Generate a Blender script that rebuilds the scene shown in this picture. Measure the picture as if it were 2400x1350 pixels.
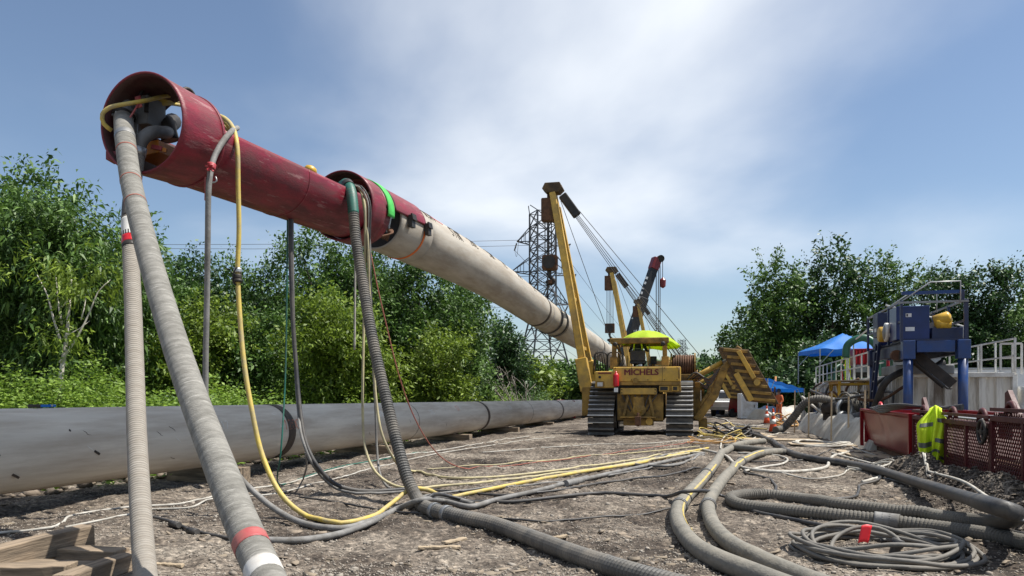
import bpy, math, random
import numpy as np
from mathutils import Vector, Matrix
R = math.radians
random.seed(7)
scene = bpy.context.scene
for o in list(bpy.data.objects):
    bpy.data.objects.remove(o)
col = scene.collection

# ------------------------------------------------------------------ camera, sky, sun, exposure
F, CH, VH = 1800.0, 1.5, 925.0            # focal length in photo pixels, eye height (m), horizon row
cam_d = bpy.data.cameras.new('camera'); cam = bpy.data.objects.new('camera', cam_d); col.objects.link(cam)
cam.location = (0, 0, CH); cam.rotation_euler = (R(90), 0, 0)
cam_d.sensor_width = 36; cam_d.lens = 36 * F / 2400; cam_d.shift_y = (VH - 675) / 2400
cam_d.clip_start = .05; cam_d.clip_end = 8000
scene.camera = cam

SUN_EL, SUN_AZ = 62.0, 88.0               # azimuth clockwise from +Y (view direction)
world = bpy.data.worlds.new('World'); scene.world = world; world.use_nodes = True
wn = world.node_tree; wn.nodes.clear()
def wnode(t, **k):
    n = wn.nodes.new(t)
    for a, b in k.items(): setattr(n, a, b)
    return n
sky = wnode('ShaderNodeTexSky', sky_type='NISHITA', sun_disc=False)
sky.sun_elevation = R(SUN_EL); sky.sun_rotation = R(SUN_AZ)
sky.altitude = 100; sky.air_density = 1.0; sky.dust_density = .6; sky.ozone_density = 2.2
tc = wnode('ShaderNodeTexCoord')
sep = wnode('ShaderNodeSeparateXYZ'); wn.links.new(tc.outputs['Generated'], sep.inputs[0])
zz = wnode('ShaderNodeMath', operation='MAXIMUM'); zz.inputs[1].default_value = 0.0
wn.links.new(sep.outputs['Z'], zz.inputs[0])
za = wnode('ShaderNodeMath', operation='ADD'); za.inputs[1].default_value = .22
wn.links.new(zz.outputs[0], za.inputs[0])
dx = wnode('ShaderNodeMath', operation='DIVIDE'); dy = wnode('ShaderNodeMath', operation='DIVIDE')
wn.links.new(sep.outputs['X'], dx.inputs[0]); wn.links.new(za.outputs[0], dx.inputs[1])
wn.links.new(sep.outputs['Y'], dy.inputs[0]); wn.links.new(za.outputs[0], dy.inputs[1])
cmb = wnode('ShaderNodeCombineXYZ'); wn.links.new(dx.outputs[0], cmb.inputs[0]); wn.links.new(dy.outputs[0], cmb.inputs[1])
CLOUD_OFF = (37.78, -6.22, 0.0)
mp = wnode('ShaderNodeMapping'); mp.inputs['Location'].default_value = CLOUD_OFF
wn.links.new(cmb.outputs[0], mp.inputs[0])
nz = wnode('ShaderNodeTexNoise'); nz.inputs['Scale'].default_value = .46; nz.inputs['Detail'].default_value = 7
nz.inputs['Roughness'].default_value = .47; nz.inputs['Distortion'].default_value = .35
wn.links.new(mp.outputs[0], nz.inputs['Vector'])
mr = wnode('ShaderNodeMapRange', interpolation_type='SMOOTHSTEP')
mr.inputs[1].default_value = .475; mr.inputs[2].default_value = .72; mr.inputs[3].default_value = .02; mr.inputs[4].default_value = .93
wn.links.new(nz.outputs['Fac'], mr.inputs[0])
cmix = wnode('ShaderNodeMix', data_type='RGBA')
cmix.inputs['B'].default_value = (9.0, 9.3, 9.6, 1)
wn.links.new(mr.outputs[0], cmix.inputs['Factor']); wn.links.new(sky.outputs[0], cmix.inputs['A'])
bg = wnode('ShaderNodeBackground'); bg.inputs['Strength'].default_value = .088
wn.links.new(cmix.outputs['Result'], bg.inputs['Color'])
wo = wnode('ShaderNodeOutputWorld'); wn.links.new(bg.outputs[0], wo.inputs[0])

sun_d = bpy.data.lights.new('sun', 'SUN'); sun = bpy.data.objects.new('sun', sun_d); col.objects.link(sun)
sun_d.energy = 5.0; sun_d.angle = R(.53); sun_d.color = (1, .955, .88)
_s = Vector((math.sin(R(SUN_AZ)) * math.cos(R(SUN_EL)), math.cos(R(SUN_AZ)) * math.cos(R(SUN_EL)), math.sin(R(SUN_EL))))
sun.rotation_euler = _s.to_track_quat('Z', 'Y').to_euler(); sun.location = (0, 0, 60)
vs = scene.view_settings
vs.view_transform = 'Standard'; vs.look = 'None'; vs.exposure = .50; vs.gamma = 1; vs.use_curve_mapping = False
scene.render.engine = 'CYCLES'
scene.cycles.use_denoising = True
scene.cycles.max_bounces = 6; scene.cycles.transparent_max_bounces = 6

# ------------------------------------------------------------------ noise and terrain
def _hash(ix, iy, s):
    n = (ix.astype(np.int64) * 374761393 + iy.astype(np.int64) * 668265263 + s * 982451653) & 0xffffffff
    n = ((n ^ (n >> 13)) * 1274126177) & 0xffffffff
    return ((n ^ (n >> 16)) & 0xffff) / 65535.0
def vnoise(x, y, s=0):
    ix = np.floor(x); iy = np.floor(y); fx = x - ix; fy = y - iy
    fx = fx * fx * (3 - 2 * fx); fy = fy * fy * (3 - 2 * fy)
    a = _hash(ix, iy, s); b = _hash(ix + 1, iy, s); c = _hash(ix, iy + 1, s); d = _hash(ix + 1, iy + 1, s)
    return (a + (b - a) * fx) * (1 - fy) + (c + (d - c) * fx) * fy - .5
def fbm(x, y, s=0, o=4):
    t = 0; a = 1.0
    for i in range(o):
        t = t + a * vnoise(x, y, s + i); x = x * 2.03 + 11.7; y = y * 2.03 + 5.3; a *= .5
    return t
def sstep(a, b, x):
    t = np.clip((x - a) / (b - a), 0, 1); return t * t * (3 - 2 * t)
ROW = Vector((.262, .965, 0)).normalized()          # direction along which the site is laid out
RN = Vector((ROW.y, -ROW.x, 0))                     # its right hand side
RZ = -math.atan2(ROW.x, ROW.y)
def gpx(y): return -6.4 + .272 * (y - 9.6)          # line of the pipe lying on the ground
def gheight(x, y, fine=1.):
    x = np.asarray(x, float); y = np.asarray(y, float)
    near = 1 - sstep(40, 90, np.hypot(x, y))
    h = .10 * fbm(x * .23, y * .23, 3, 3) + near * (.06 * fbm(x * 1.3, y * 1.3, 5, 4) + fine * .05 * fbm(x * 5.1, y * 5.1, 9, 3))
    d = gpx(y) - x                                   # metres behind the ground pipe
    h = h + (.55 * sstep(1.5, 5, d) + .25 * fbm(x * .7, y * .7, 21, 3) * sstep(1.0, 3, d)) * (1 - sstep(60, 110, y))
    # tyre ruts and a churned strip on the shadow side of the pipe
    h = h + near * .05 * fbm(x * 2.2, y * .8, 31, 3) * sstep(-2.6, -1.2, d) * (1 - sstep(.3, 1.2, d))
    for cx, cy, hd in ((5.22, 30.55, 13.), (1.6, 22., 9.)):  # crawler prints left along the yard
        sx, cx_ = math.sin(math.radians(hd)), math.cos(math.radians(hd)); l_ = (x - cx) * sx + (y - cy) * cx_; r_ = np.abs((x - cx) * cx_ - (y - cy) * sx)
        w_ = sstep(.92, 1.02, r_) * (1 - sstep(1.86, 1.98, r_)) * sstep(.0, 1.5, -l_ - .5) * (1 - sstep(14, 21, -l_)); wear = np.clip(.55 + 1.3 * fbm(x * .6, y * .6, 77, 2), 0, 1)
        h = h - fine * w_ * wear * (.045 + .022 * np.sign(np.sin(l_ * 27.9)))
    # spoil heap along the red skids
    r = (x - 8.3) * RN.x + (y - 15.9) * RN.y; l = (x - 8.3) * ROW.x + (y - 15.9) * ROW.y
    hp = np.exp(-((r + .38) / .42) ** 2) * sstep(1.2, -2.2, l) * (1 - sstep(1.5, 4, l))
    h = h + hp * (.34 + .30 * fbm(x * 3.1, y * 3.1, 41, 4))
    h = h + 3.0 * sstep(120, 400, np.hypot(x, y)) * (.6 + fbm(x * .01, y * .01, 51, 3))
    return h
def gz(x, y, fine=1.): return float(gheight(np.array([x]), np.array([y]), fine)[0])

def P(u, v, Y): return Vector(((u - 1200) / F * Y, Y, CH - (v - VH) / F * Y))
def G(u, v, lift=0.0):                              # where the ray of a photo pixel meets the ground (+ lift)
    z = lift
    for _ in range(4):
        Y = F * (CH - z) / (v - VH); p = P(u, v, Y); z = gz(p.x, p.y, .25) + lift
    return p

# ------------------------------------------------------------------ materials
MATS = {}
def mat(name, c, rough=.6, metal=0., var=.22, scale=3., bump=0., bscale=40., dirt=None, damt=.5, dscale=1.6, trans=0., coords='Object',
        island=0., stretch=None, spec=.5, wave=None, hue=None, dlo=.42, dhi=.62, scr=None):
    m = bpy.data.materials.new(name); m.use_nodes = True; nt = m.node_tree; N = nt.nodes; L = nt.links
    b = N['Principled BSDF']; b.inputs['Roughness'].default_value = rough; b.inputs['Metallic'].default_value = metal
    b.inputs['Specular IOR Level'].default_value = spec
    if coords == 'World': vec = N.new('ShaderNodeNewGeometry').outputs['Position']
    else: vec = N.new('ShaderNodeTexCoord').outputs[coords]
    if stretch:
        mpn = N.new('ShaderNodeMapping'); mpn.inputs['Scale'].default_value = stretch; L.new(vec, mpn.inputs[0]); vec = mpn.outputs[0]
    n1 = N.new('ShaderNodeTexNoise'); n1.inputs['Scale'].default_value = scale; n1.inputs['Detail'].default_value = 6
    n1.inputs['Roughness'].default_value = .62; L.new(vec, n1.inputs['Vector'])
    mrn = N.new('ShaderNodeMapRange'); mrn.inputs[1].default_value = .28; mrn.inputs[2].default_value = .72
    mrn.inputs[3].default_value = 1 - var; mrn.inputs[4].default_value = 1 + var; L.new(n1.outputs['Fac'], mrn.inputs[0])
    fac = mrn.outputs[0]
    if island:
        gi = N.new('ShaderNodeNewGeometry'); ir = N.new('ShaderNodeMapRange')
        ir.inputs[3].default_value = 1 - island; ir.inputs[4].default_value = 1 + island
        L.new(gi.outputs['Random Per Island'], ir.inputs[0])
        mu = N.new('ShaderNodeMath'); mu.operation = 'MULTIPLY'; L.new(fac, mu.inputs[0]); L.new(ir.outputs[0], mu.inputs[1]); fac = mu.outputs[0]
    vm = N.new('ShaderNodeVectorMath'); vm.operation = 'SCALE'; vm.inputs[0].default_value = c; L.new(fac, vm.inputs['Scale'])
    out = vm.outputs[0]
    if hue:                                          # second colour picked per loose piece
        gi2 = N.new('ShaderNodeNewGeometry'); mh = N.new('ShaderNodeMix'); mh.data_type = 'RGBA'
        vm2 = N.new('ShaderNodeVectorMath'); vm2.operation = 'SCALE'; vm2.inputs[0].default_value = hue; L.new(fac, vm2.inputs['Scale'])
        L.new(gi2.outputs['Random Per Island'], mh.inputs['Factor']); L.new(out, mh.inputs['A']); L.new(vm2.outputs[0], mh.inputs['B'])
        out = mh.outputs['Result']
    if dirt:
        n2 = N.new('ShaderNodeTexNoise'); n2.inputs['Scale'].default_value = dscale; n2.inputs['Detail'].default_value = 8
        n2.inputs['Roughness'].default_value = .68; L.new(vec, n2.inputs['Vector'])
        r2 = N.new('ShaderNodeMapRange'); r2.inputs[1].default_value = dlo; r2.inputs[2].default_value = dhi
        r2.inputs[4].default_value = damt; L.new(n2.outputs['Fac'], r2.inputs[0])
        mx = N.new('ShaderNodeMix'); mx.data_type = 'RGBA'; mx.inputs['B'].default_value = (*dirt, 1)
        L.new(r2.outputs[0], mx.inputs['Factor']); L.new(out, mx.inputs['A']); out = mx.outputs['Result']
        rr = N.new('ShaderNodeMapRange'); rr.inputs[3].default_value = rough; rr.inputs[4].default_value = min(1, rough + .35)
        L.new(r2.outputs[0], rr.inputs[0]); L.new(rr.outputs[0], b.inputs['Roughness'])
    if scr:                                          # (colour, amount, scale xyz, threshold): worn streaks and scrapes
        mps = N.new('ShaderNodeMapping'); mps.inputs['Scale'].default_value = scr[2]; mps.inputs['Rotation'].default_value = (0, 0, .12); L.new(vec, mps.inputs[0])
        n4 = N.new('ShaderNodeTexNoise'); n4.inputs['Scale'].default_value = 1; n4.inputs['Detail'].default_value = 9; n4.inputs['Roughness'].default_value = .72; L.new(mps.outputs[0], n4.inputs['Vector'])
        r4 = N.new('ShaderNodeMapRange'); r4.inputs[1].default_value = scr[3]; r4.inputs[2].default_value = scr[3] + .06; r4.inputs[4].default_value = scr[1]; L.new(n4.outputs['Fac'], r4.inputs[0])
        m4 = N.new('ShaderNodeMix'); m4.data_type = 'RGBA'; m4.inputs['B'].default_value = (*scr[0], 1); L.new(r4.outputs[0], m4.inputs['Factor']); L.new(out, m4.inputs['A']); out = m4.outputs['Result']
    L.new(out, b.inputs['Base Color'])
    bsrc = None
    if bump:
        n3 = N.new('ShaderNodeTexNoise'); n3.inputs['Scale'].default_value = bscale; n3.inputs['Detail'].default_value = 5; L.new(vec, n3.inputs['Vector'])
        bsrc = n3.outputs['Fac']
    if wave:                                         # (repeats per metre along the length, depth)
        w = N.new('ShaderNodeTexWave'); w.wave_type = 'BANDS'; w.bands_direction = 'X'
        w.inputs['Scale'].default_value = wave[0]; w.inputs['Distortion'].default_value = wave[2] if len(wave) > 2 else 0
        w.inputs['Detail'].default_value = 2; w.inputs['Detail Scale'].default_value = .6; L.new(vec, w.inputs['Vector'])
        if bsrc:
            ad = N.new('ShaderNodeMath'); ad.operation = 'ADD'; L.new(w.outputs['Fac'], ad.inputs[0]); L.new(bsrc, ad.inputs[1]); bsrc = ad.outputs[0]
        else: bsrc = w.outputs['Fac']
        bump = max(bump, wave[1])
    if bsrc:
        bp = N.new('ShaderNodeBump'); bp.inputs['Strength'].default_value = min(1, bump); bp.inputs['Distance'].default_value = .02
        L.new(bsrc, bp.inputs['Height']); L.new(bp.outputs[0], b.inputs['Normal'])
    if trans:
        tr = N.new('ShaderNodeBsdfTranslucent'); ms = N.new('ShaderNodeMixShader'); ms.inputs[0].default_value = trans
        L.new(out, tr.inputs['Color']); L.new(b.outputs[0], ms.inputs[1]); L.new(tr.outputs[0], ms.inputs[2])
        L.new(ms.outputs[0], N['Material Output'].inputs['Surface'])
    MATS[name] = m
    return m
DUST = (.30, .25, .19); MUD = (.09, .07, .05); GREY_MUD = (.22, .20, .17)
mat('pipe_coat', (.60, .545, .455), .75, 0, .12, 1.2, .12, 60, dirt=(.42, .355, .28), damt=.75, dscale=1.3, stretch=(.35, 1.6, 1), coords='UV', scr=((.64, .61, .55), .75, (1.2, 8, 1), .62), spec=.2)
mat('pipe_tan', (.43, .39, .325), .6, 0, .14, 1.5, .1, 60, dirt=(.26, .21, .155), damt=.6, dscale=1.3, stretch=(.5, 1.5, 1), coords='UV', scr=((.20, .15, .11), .6, (1.5, 7, 1), .62))
mat('weld_band', (.045, .036, .03), .7, .2, .4, 8, .3, 60, dirt=(.13, .09, .06))
mat('head_red', (.19, .011, .024), .45, 0, .4, 2.6, .2, 24, dirt=(.10, .035, .035), damt=.8, dscale=1.7, stretch=(.8, 1.5, 1), coords='UV', dlo=.45, dhi=.66, scr=((.36, .20, .19), .6, (1.6, 3.6, 1), .575))
mat('head_inside', (.055, .014, .016), .7, 0, .4, 4, .2, 30, dirt=MUD, damt=.6)  # inner faces of the head, shade of the hollows put into the colour
mat('steel_grey', (.25, .26, .27), .45, .5, .25, 5, .1, 50, dirt=GREY_MUD, damt=.5)
mat('steel_dull', (.15, .15, .15), .6, .2, .25, 5, .1, 50, dirt=GREY_MUD, damt=.4)
mat('steel_dark', (.035, .033, .032), .55, .5, .4, 5, .1, 60, dirt=(.10, .08, .06), damt=.4)
mat('galvanised', (.42, .43, .43), .45, .7, .15, 6)
mat('orange_paint', (.55, .19, .02), .5, 0, .2, 5, dirt=MUD, damt=.5)
mat('hose_wrapped', (.235, .225, .20), .85, 0, .22, 7, .5, 26, dirt=(.10, .095, .08), damt=.6, dscale=3.4, coords='UV', stretch=(4.2, .7, 1), scr=((.40, .385, .35), .55, (9, 5, 1), .56))
mat('hose_pale', (.27, .245, .21), .85, 0, .16, 7, .4, 26, dirt=(.22, .19, .155), damt=.55, dscale=3, coords='UV', stretch=(4.5, .5, 1), scr=((.46, .43, .38), .5, (14, 2, 1), .57), wave=(2.4, .14, 3.))
mat('hose_rib', (.075, .073, .068), .6, 0, .35, 6, .1, 40, dirt=(.25, .22, .18), damt=.55, dscale=2.4)
mat('hose_dust', (.145, .135, .115), .75, 0, .30, 6, .2, 40, dirt=(.11, .10, .085), damt=.6, dscale=3)
mat('hose_flat', (.165, .155, .13), .75, 0, .25, 5, .3, 30, dirt=(.27, .245, .20), damt=.6, dscale=3.0, coords='UV', wave=(2.4, .18, 4.))
mat('hose_black', (.028, .028, .03), .5, 0, .4, 5, .1, 40, dirt=(.14, .125, .105), damt=.5, dscale=3)
mat('hose_coil', (.13, .122, .108), .65, 0, .3, 6, .15, 40, dirt=(.21, .19, .16), damt=.5, dscale=4)
mat('hose_grey', (.20, .195, .185), .65, 0, .3, 6, .15, 40, dirt=(.10, .09, .075), damt=.6, dscale=4)
mat('hose_white', (.46, .44, .39), .65, 0, .25, 6, .1, 40, dirt=(.22, .19, .15), damt=.6, dscale=4)
mat('hose_yellow', (.56, .42, .085), .55, 0, .18, 5, .1, 40, dirt=(.34, .29, .19), damt=.75, dscale=4)
mat('hose_ochre', (.46, .40, .215), .65, 0, .2, 5, .1, 40, dirt=(.32, .28, .21), damt=.75, dscale=4)
mat('hose_orange', (.52, .27, .07), .55, 0, .2, 5, .1, 40, dirt=(.38, .27, .12), damt=.5, dscale=3)
mat('hose_green', (.01, .12, .085), .45, 0, .25, 6, .1, 40, dirt=(.12, .13, .11), damt=.3)
mat('rope_red', (.30, .10, .07), .8, 0, .25, 8)
mat('tape_red', (.40, .04, .05), .5, 0, .15, 8, dirt=DUST, damt=.4)
mat('tape_white', (.62, .61, .58), .6, 0, .15, 8, dirt=DUST, damt=.6, dscale=4)
mat('tag_red', (.72, .02, .03), .5, 0, .08, 8)
mat('sling_green', (.06, .48, .08), .7, 0, .2, 12, .2, 80)
mat('strap_orange', (.75, .17, .03), .7, 0, .1, 8)
mat('chalk_red', (.60, .18, .10), .9, 0, .3, 30)
mat('paint_pink', (.70, .04, .10), .8, 0, .2, 20)
mat('marker_black', (.06, .05, .04), .8, 0, .3, 20)
mat('sticker_white', (.74, .74, .72), .5, 0, .08, 10)
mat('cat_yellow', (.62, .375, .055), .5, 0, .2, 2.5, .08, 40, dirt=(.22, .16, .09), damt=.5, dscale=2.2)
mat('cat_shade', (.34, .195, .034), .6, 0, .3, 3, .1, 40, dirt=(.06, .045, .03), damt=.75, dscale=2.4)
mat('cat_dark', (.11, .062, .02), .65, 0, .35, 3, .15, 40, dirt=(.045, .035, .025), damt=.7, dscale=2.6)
mat('lettering_red', (.14, .008, .014), .5, 0, .1, 8)
mat('track_bright', (.50, .49, .47), .35, .75, .2, 6)
mat('track_steel', (.055, .052, .05), .45, .5, .3, 6, .1, 60, dirt=(.17, .15, .12), damt=.5, dscale=4)
mat('fire_red', (.52, .012, .02), .3, 0, .1, 8)
mat('umbrella_lime', (.55, .72, .04), .75, 0, .08, 4, trans=.45)
mat('hivis', (.60, .78, .02), .75, 0, .07, 6, .15, 30, trans=.06)
mat('reflective', (.13, .14, .13), .45, 0, .1, 10)
mat('clothes_dark', (.02, .022, .03), .85, 0, .3, 8)
mat('clothes_orange', (.55, .13, .04), .8, 0, .1, 8)
mat('skin', (.36, .20, .14), .55, 0, .08, 8)
mat('hat_white', (.75, .74, .70), .4, 0, .05, 8)
mat('hat_dark', (.03, .03, .035), .5, 0, .1, 8)
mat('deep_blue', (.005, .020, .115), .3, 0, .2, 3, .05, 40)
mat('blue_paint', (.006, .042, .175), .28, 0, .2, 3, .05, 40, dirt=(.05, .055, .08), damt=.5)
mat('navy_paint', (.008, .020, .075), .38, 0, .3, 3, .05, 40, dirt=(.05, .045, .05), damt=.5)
mat('white_paint', (.68, .67, .63), .5, 0, .1, 3, .06, 40, dirt=(.36, .31, .24), damt=.5, dscale=2.5)
mat('tank_white', (.74, .71, .64), .55, 0, .14, 2, .08, 40, dirt=(.16, .12, .085), damt=.9, dscale=1.0, stretch=(2.6, 2.6, .35))
mat('trailer_white', (.78, .79, .78), .45, 0, .05, 1.2, dirt=(.5, .48, .44), damt=.4)
mat('tarp_blue', (.015, .19, .62), .55, 0, .12, 3, .2, 12, trans=.3)
mat('tarp_white', (.74, .71, .63), .5, 0, .08, 3, .3, 9, dirt=(.40, .33, .25), damt=.5, dscale=2.2, trans=.35)
mat('mesh_red', (.075, .003, .006), .5, 0, .2, 3, dirt=(.05, .02, .015), damt=.5)
mat('skid_red', (.20, .005, .010), .3, 0, .12, 2.2, .06, 4, spec=.3)
mat('green_paint', (.012, .10, .055), .4, 0, .2, 4, dirt=MUD, damt=.3)
mat('motor_yellow', (.60, .36, .025), .4, 0, .15, 5, dirt=MUD, damt=.4)
mat('rust', (.13, .06, .03), .8, .1, .4, 6, .2, 40, dirt=(.06, .04, .03), damt=.6)
mat('wood', (.27, .205, .14), .85, 0, .3, 4, .4, 12, dirt=(.09, .07, .05), damt=.8, dscale=3, stretch=(.5, 6, 6))
mat('wood_plank', (.42, .33, .22), .8, 0, .25, 4, .3, 12, dirt=(.20, .16, .11), damt=.6, dscale=2, stretch=(6, .6, 6))
mat('stake_wood', (.50, .38, .24), .8, 0, .2, 8)
mat('cone_orange', (.80, .085, .015), .5, 0, .08, 6, dirt=DUST, damt=.25)
mat('tower_steel', (.06, .065, .07), .6, .3, .2, 2)
mat('insulator', (.05, .035, .03), .3, 0, .1, 4)
mat('wire', (.10, .10, .11), .6, .3, .1, 4)
mat('crane_black', (.008, .008, .009), .55, 0, .2, 2)
mat('crane_red', (.16, .008, .01), .4, 0, .2, 3)
mat('glass_dark', (.02, .025, .03), .08, 0, .1, 2)
mat('tyre', (.02, .02, .02), .85, 0, .2, 8)
mat('bark', (.085, .065, .05), .9, 0, .35, 6, .6, 14, stretch=(1, 1, .3))
mat('bark_pale', (.55, .50, .43), .85, 0, .2, 6, .4, 16, stretch=(1, 1, .4))
mat('twig_dry', (.30, .27, .23), .9, 0, .2, 6)
mat('leaf_mid', (.050, .115, .022), .55, 0, .25, .6, trans=.24, island=.4, hue=(.105, .185, .034), coords='World')
mat('leaf_dark', (.028, .070, .021), .5, 0, .25, .6, trans=.2, island=.4, hue=(.060, .120, .032), coords='World')
mat('leaf_light', (.13, .21, .022), .55, 0, .25, .6, trans=.35, island=.35, hue=(.19, .26, .03), coords='World')
mat('leaf_weed', (.13, .24, .022), .6, 0, .3, .5, trans=.35, island=.35, hue=(.19, .28, .04), coords='World')
mat('leaf_far', (.045, .075, .035), .8, 0, .35, .02, island=.3, hue=(.06, .095, .035), coords='World')

# the gravelled earth of the yard
m = bpy.data.materials.new('yard_earth'); m.use_nodes = True; nt = m.node_tree; N = nt.nodes; L = nt.links; MATS['yard_earth'] = m
b = N['Principled BSDF']; b.inputs['Roughness'].default_value = .92; b.inputs['Specular IOR Level'].default_value = .25
g = N.new('ShaderNodeNewGeometry')
def tex(t, sc, **k):
    n = N.new(t); n.inputs['Scale'].default_value = sc; L.new(g.outputs['Position'], n.inputs['Vector'])
    for a, v in k.items(): n.inputs[a].default_value = v
    return n
def ramp(src, stops):
    r = N.new('ShaderNodeValToRGB'); e = r.color_ramp.elements
    while len(e) < len(stops): e.new(.5)
    for i, (p, c) in enumerate(stops): e[i].position = p; e[i].color = (*c, 1)
    L.new(src, r.inputs[0]); return r
big = tex('ShaderNodeTexNoise', .50, Detail=10, Roughness=.70)
base = ramp(big.outputs['Fac'], [(.34, (.032, .026, .021)), (.44, (.088, .071, .057)), (.53, (.175, .148, .121)), (.66, (.29, .255, .212))])
fine = tex('ShaderNodeTexNoise', 11, Detail=8, Roughness=.75)
fr = ramp(fine.outputs['Fac'], [(.34, (.10, .095, .09)), (.50, (.75, .74, .73)), (.66, (2.0, 1.98, 1.92))])
mul = N.new('ShaderNodeMix'); mul.data_type = 'RGBA'; mul.blend_type = 'MULTIPLY'; mul.inputs['Factor'].default_value = .9
L.new(base.outputs[0], mul.inputs['A']); L.new(fr.outputs[0], mul.inputs['B'])
vor = tex('ShaderNodeTexVoronoi', 32, Randomness=1.0)
vr = ramp(vor.outputs['Color'], [(.25, (.55, .55, .55)), (.7, (1.25, 1.24, 1.22)), (.95, (1.9, 1.87, 1.8))])
mul2 = N.new('ShaderNodeMix'); mul2.data_type = 'RGBA'; mul2.blend_type = 'MULTIPLY'; mul2.inputs['Factor'].default_value = .55
L.new(mul.outputs['Result'], mul2.inputs['A']); L.new(vr.outputs[0], mul2.inputs['B'])
L.new(mul2.outputs['Result'], b.inputs['Base Color'])
bp = N.new('ShaderNodeBump'); bp.inputs['Strength'].default_value = .9; bp.inputs['Distance'].default_value = .018
ad = N.new('ShaderNodeMath'); ad.operation = 'MULTIPLY_ADD'; ad.inputs[1].default_value = -.8
L.new(vor.outputs['Distance'], ad.inputs[0]); L.new(fine.outputs['Fac'], ad.inputs[2]); L.new(ad.outputs[0], bp.inputs['Height'])
L.new(bp.outputs[0], b.inputs['Normal'])
mat('stone', (.47, .42, .35), .85, 0, .25, 8, .2, 60, island=.5, hue=(.14, .118, .095), coords='World')
mat('clod', (.15, .12, .092), .9, 0, .3, 6, .3, 40, island=.4, coords='World')
mat('chip', (.30, .245, .175), .85, 0, .25, 8, .2, 60, island=.35, hue=(.17, .135, .10), coords='World')

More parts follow.
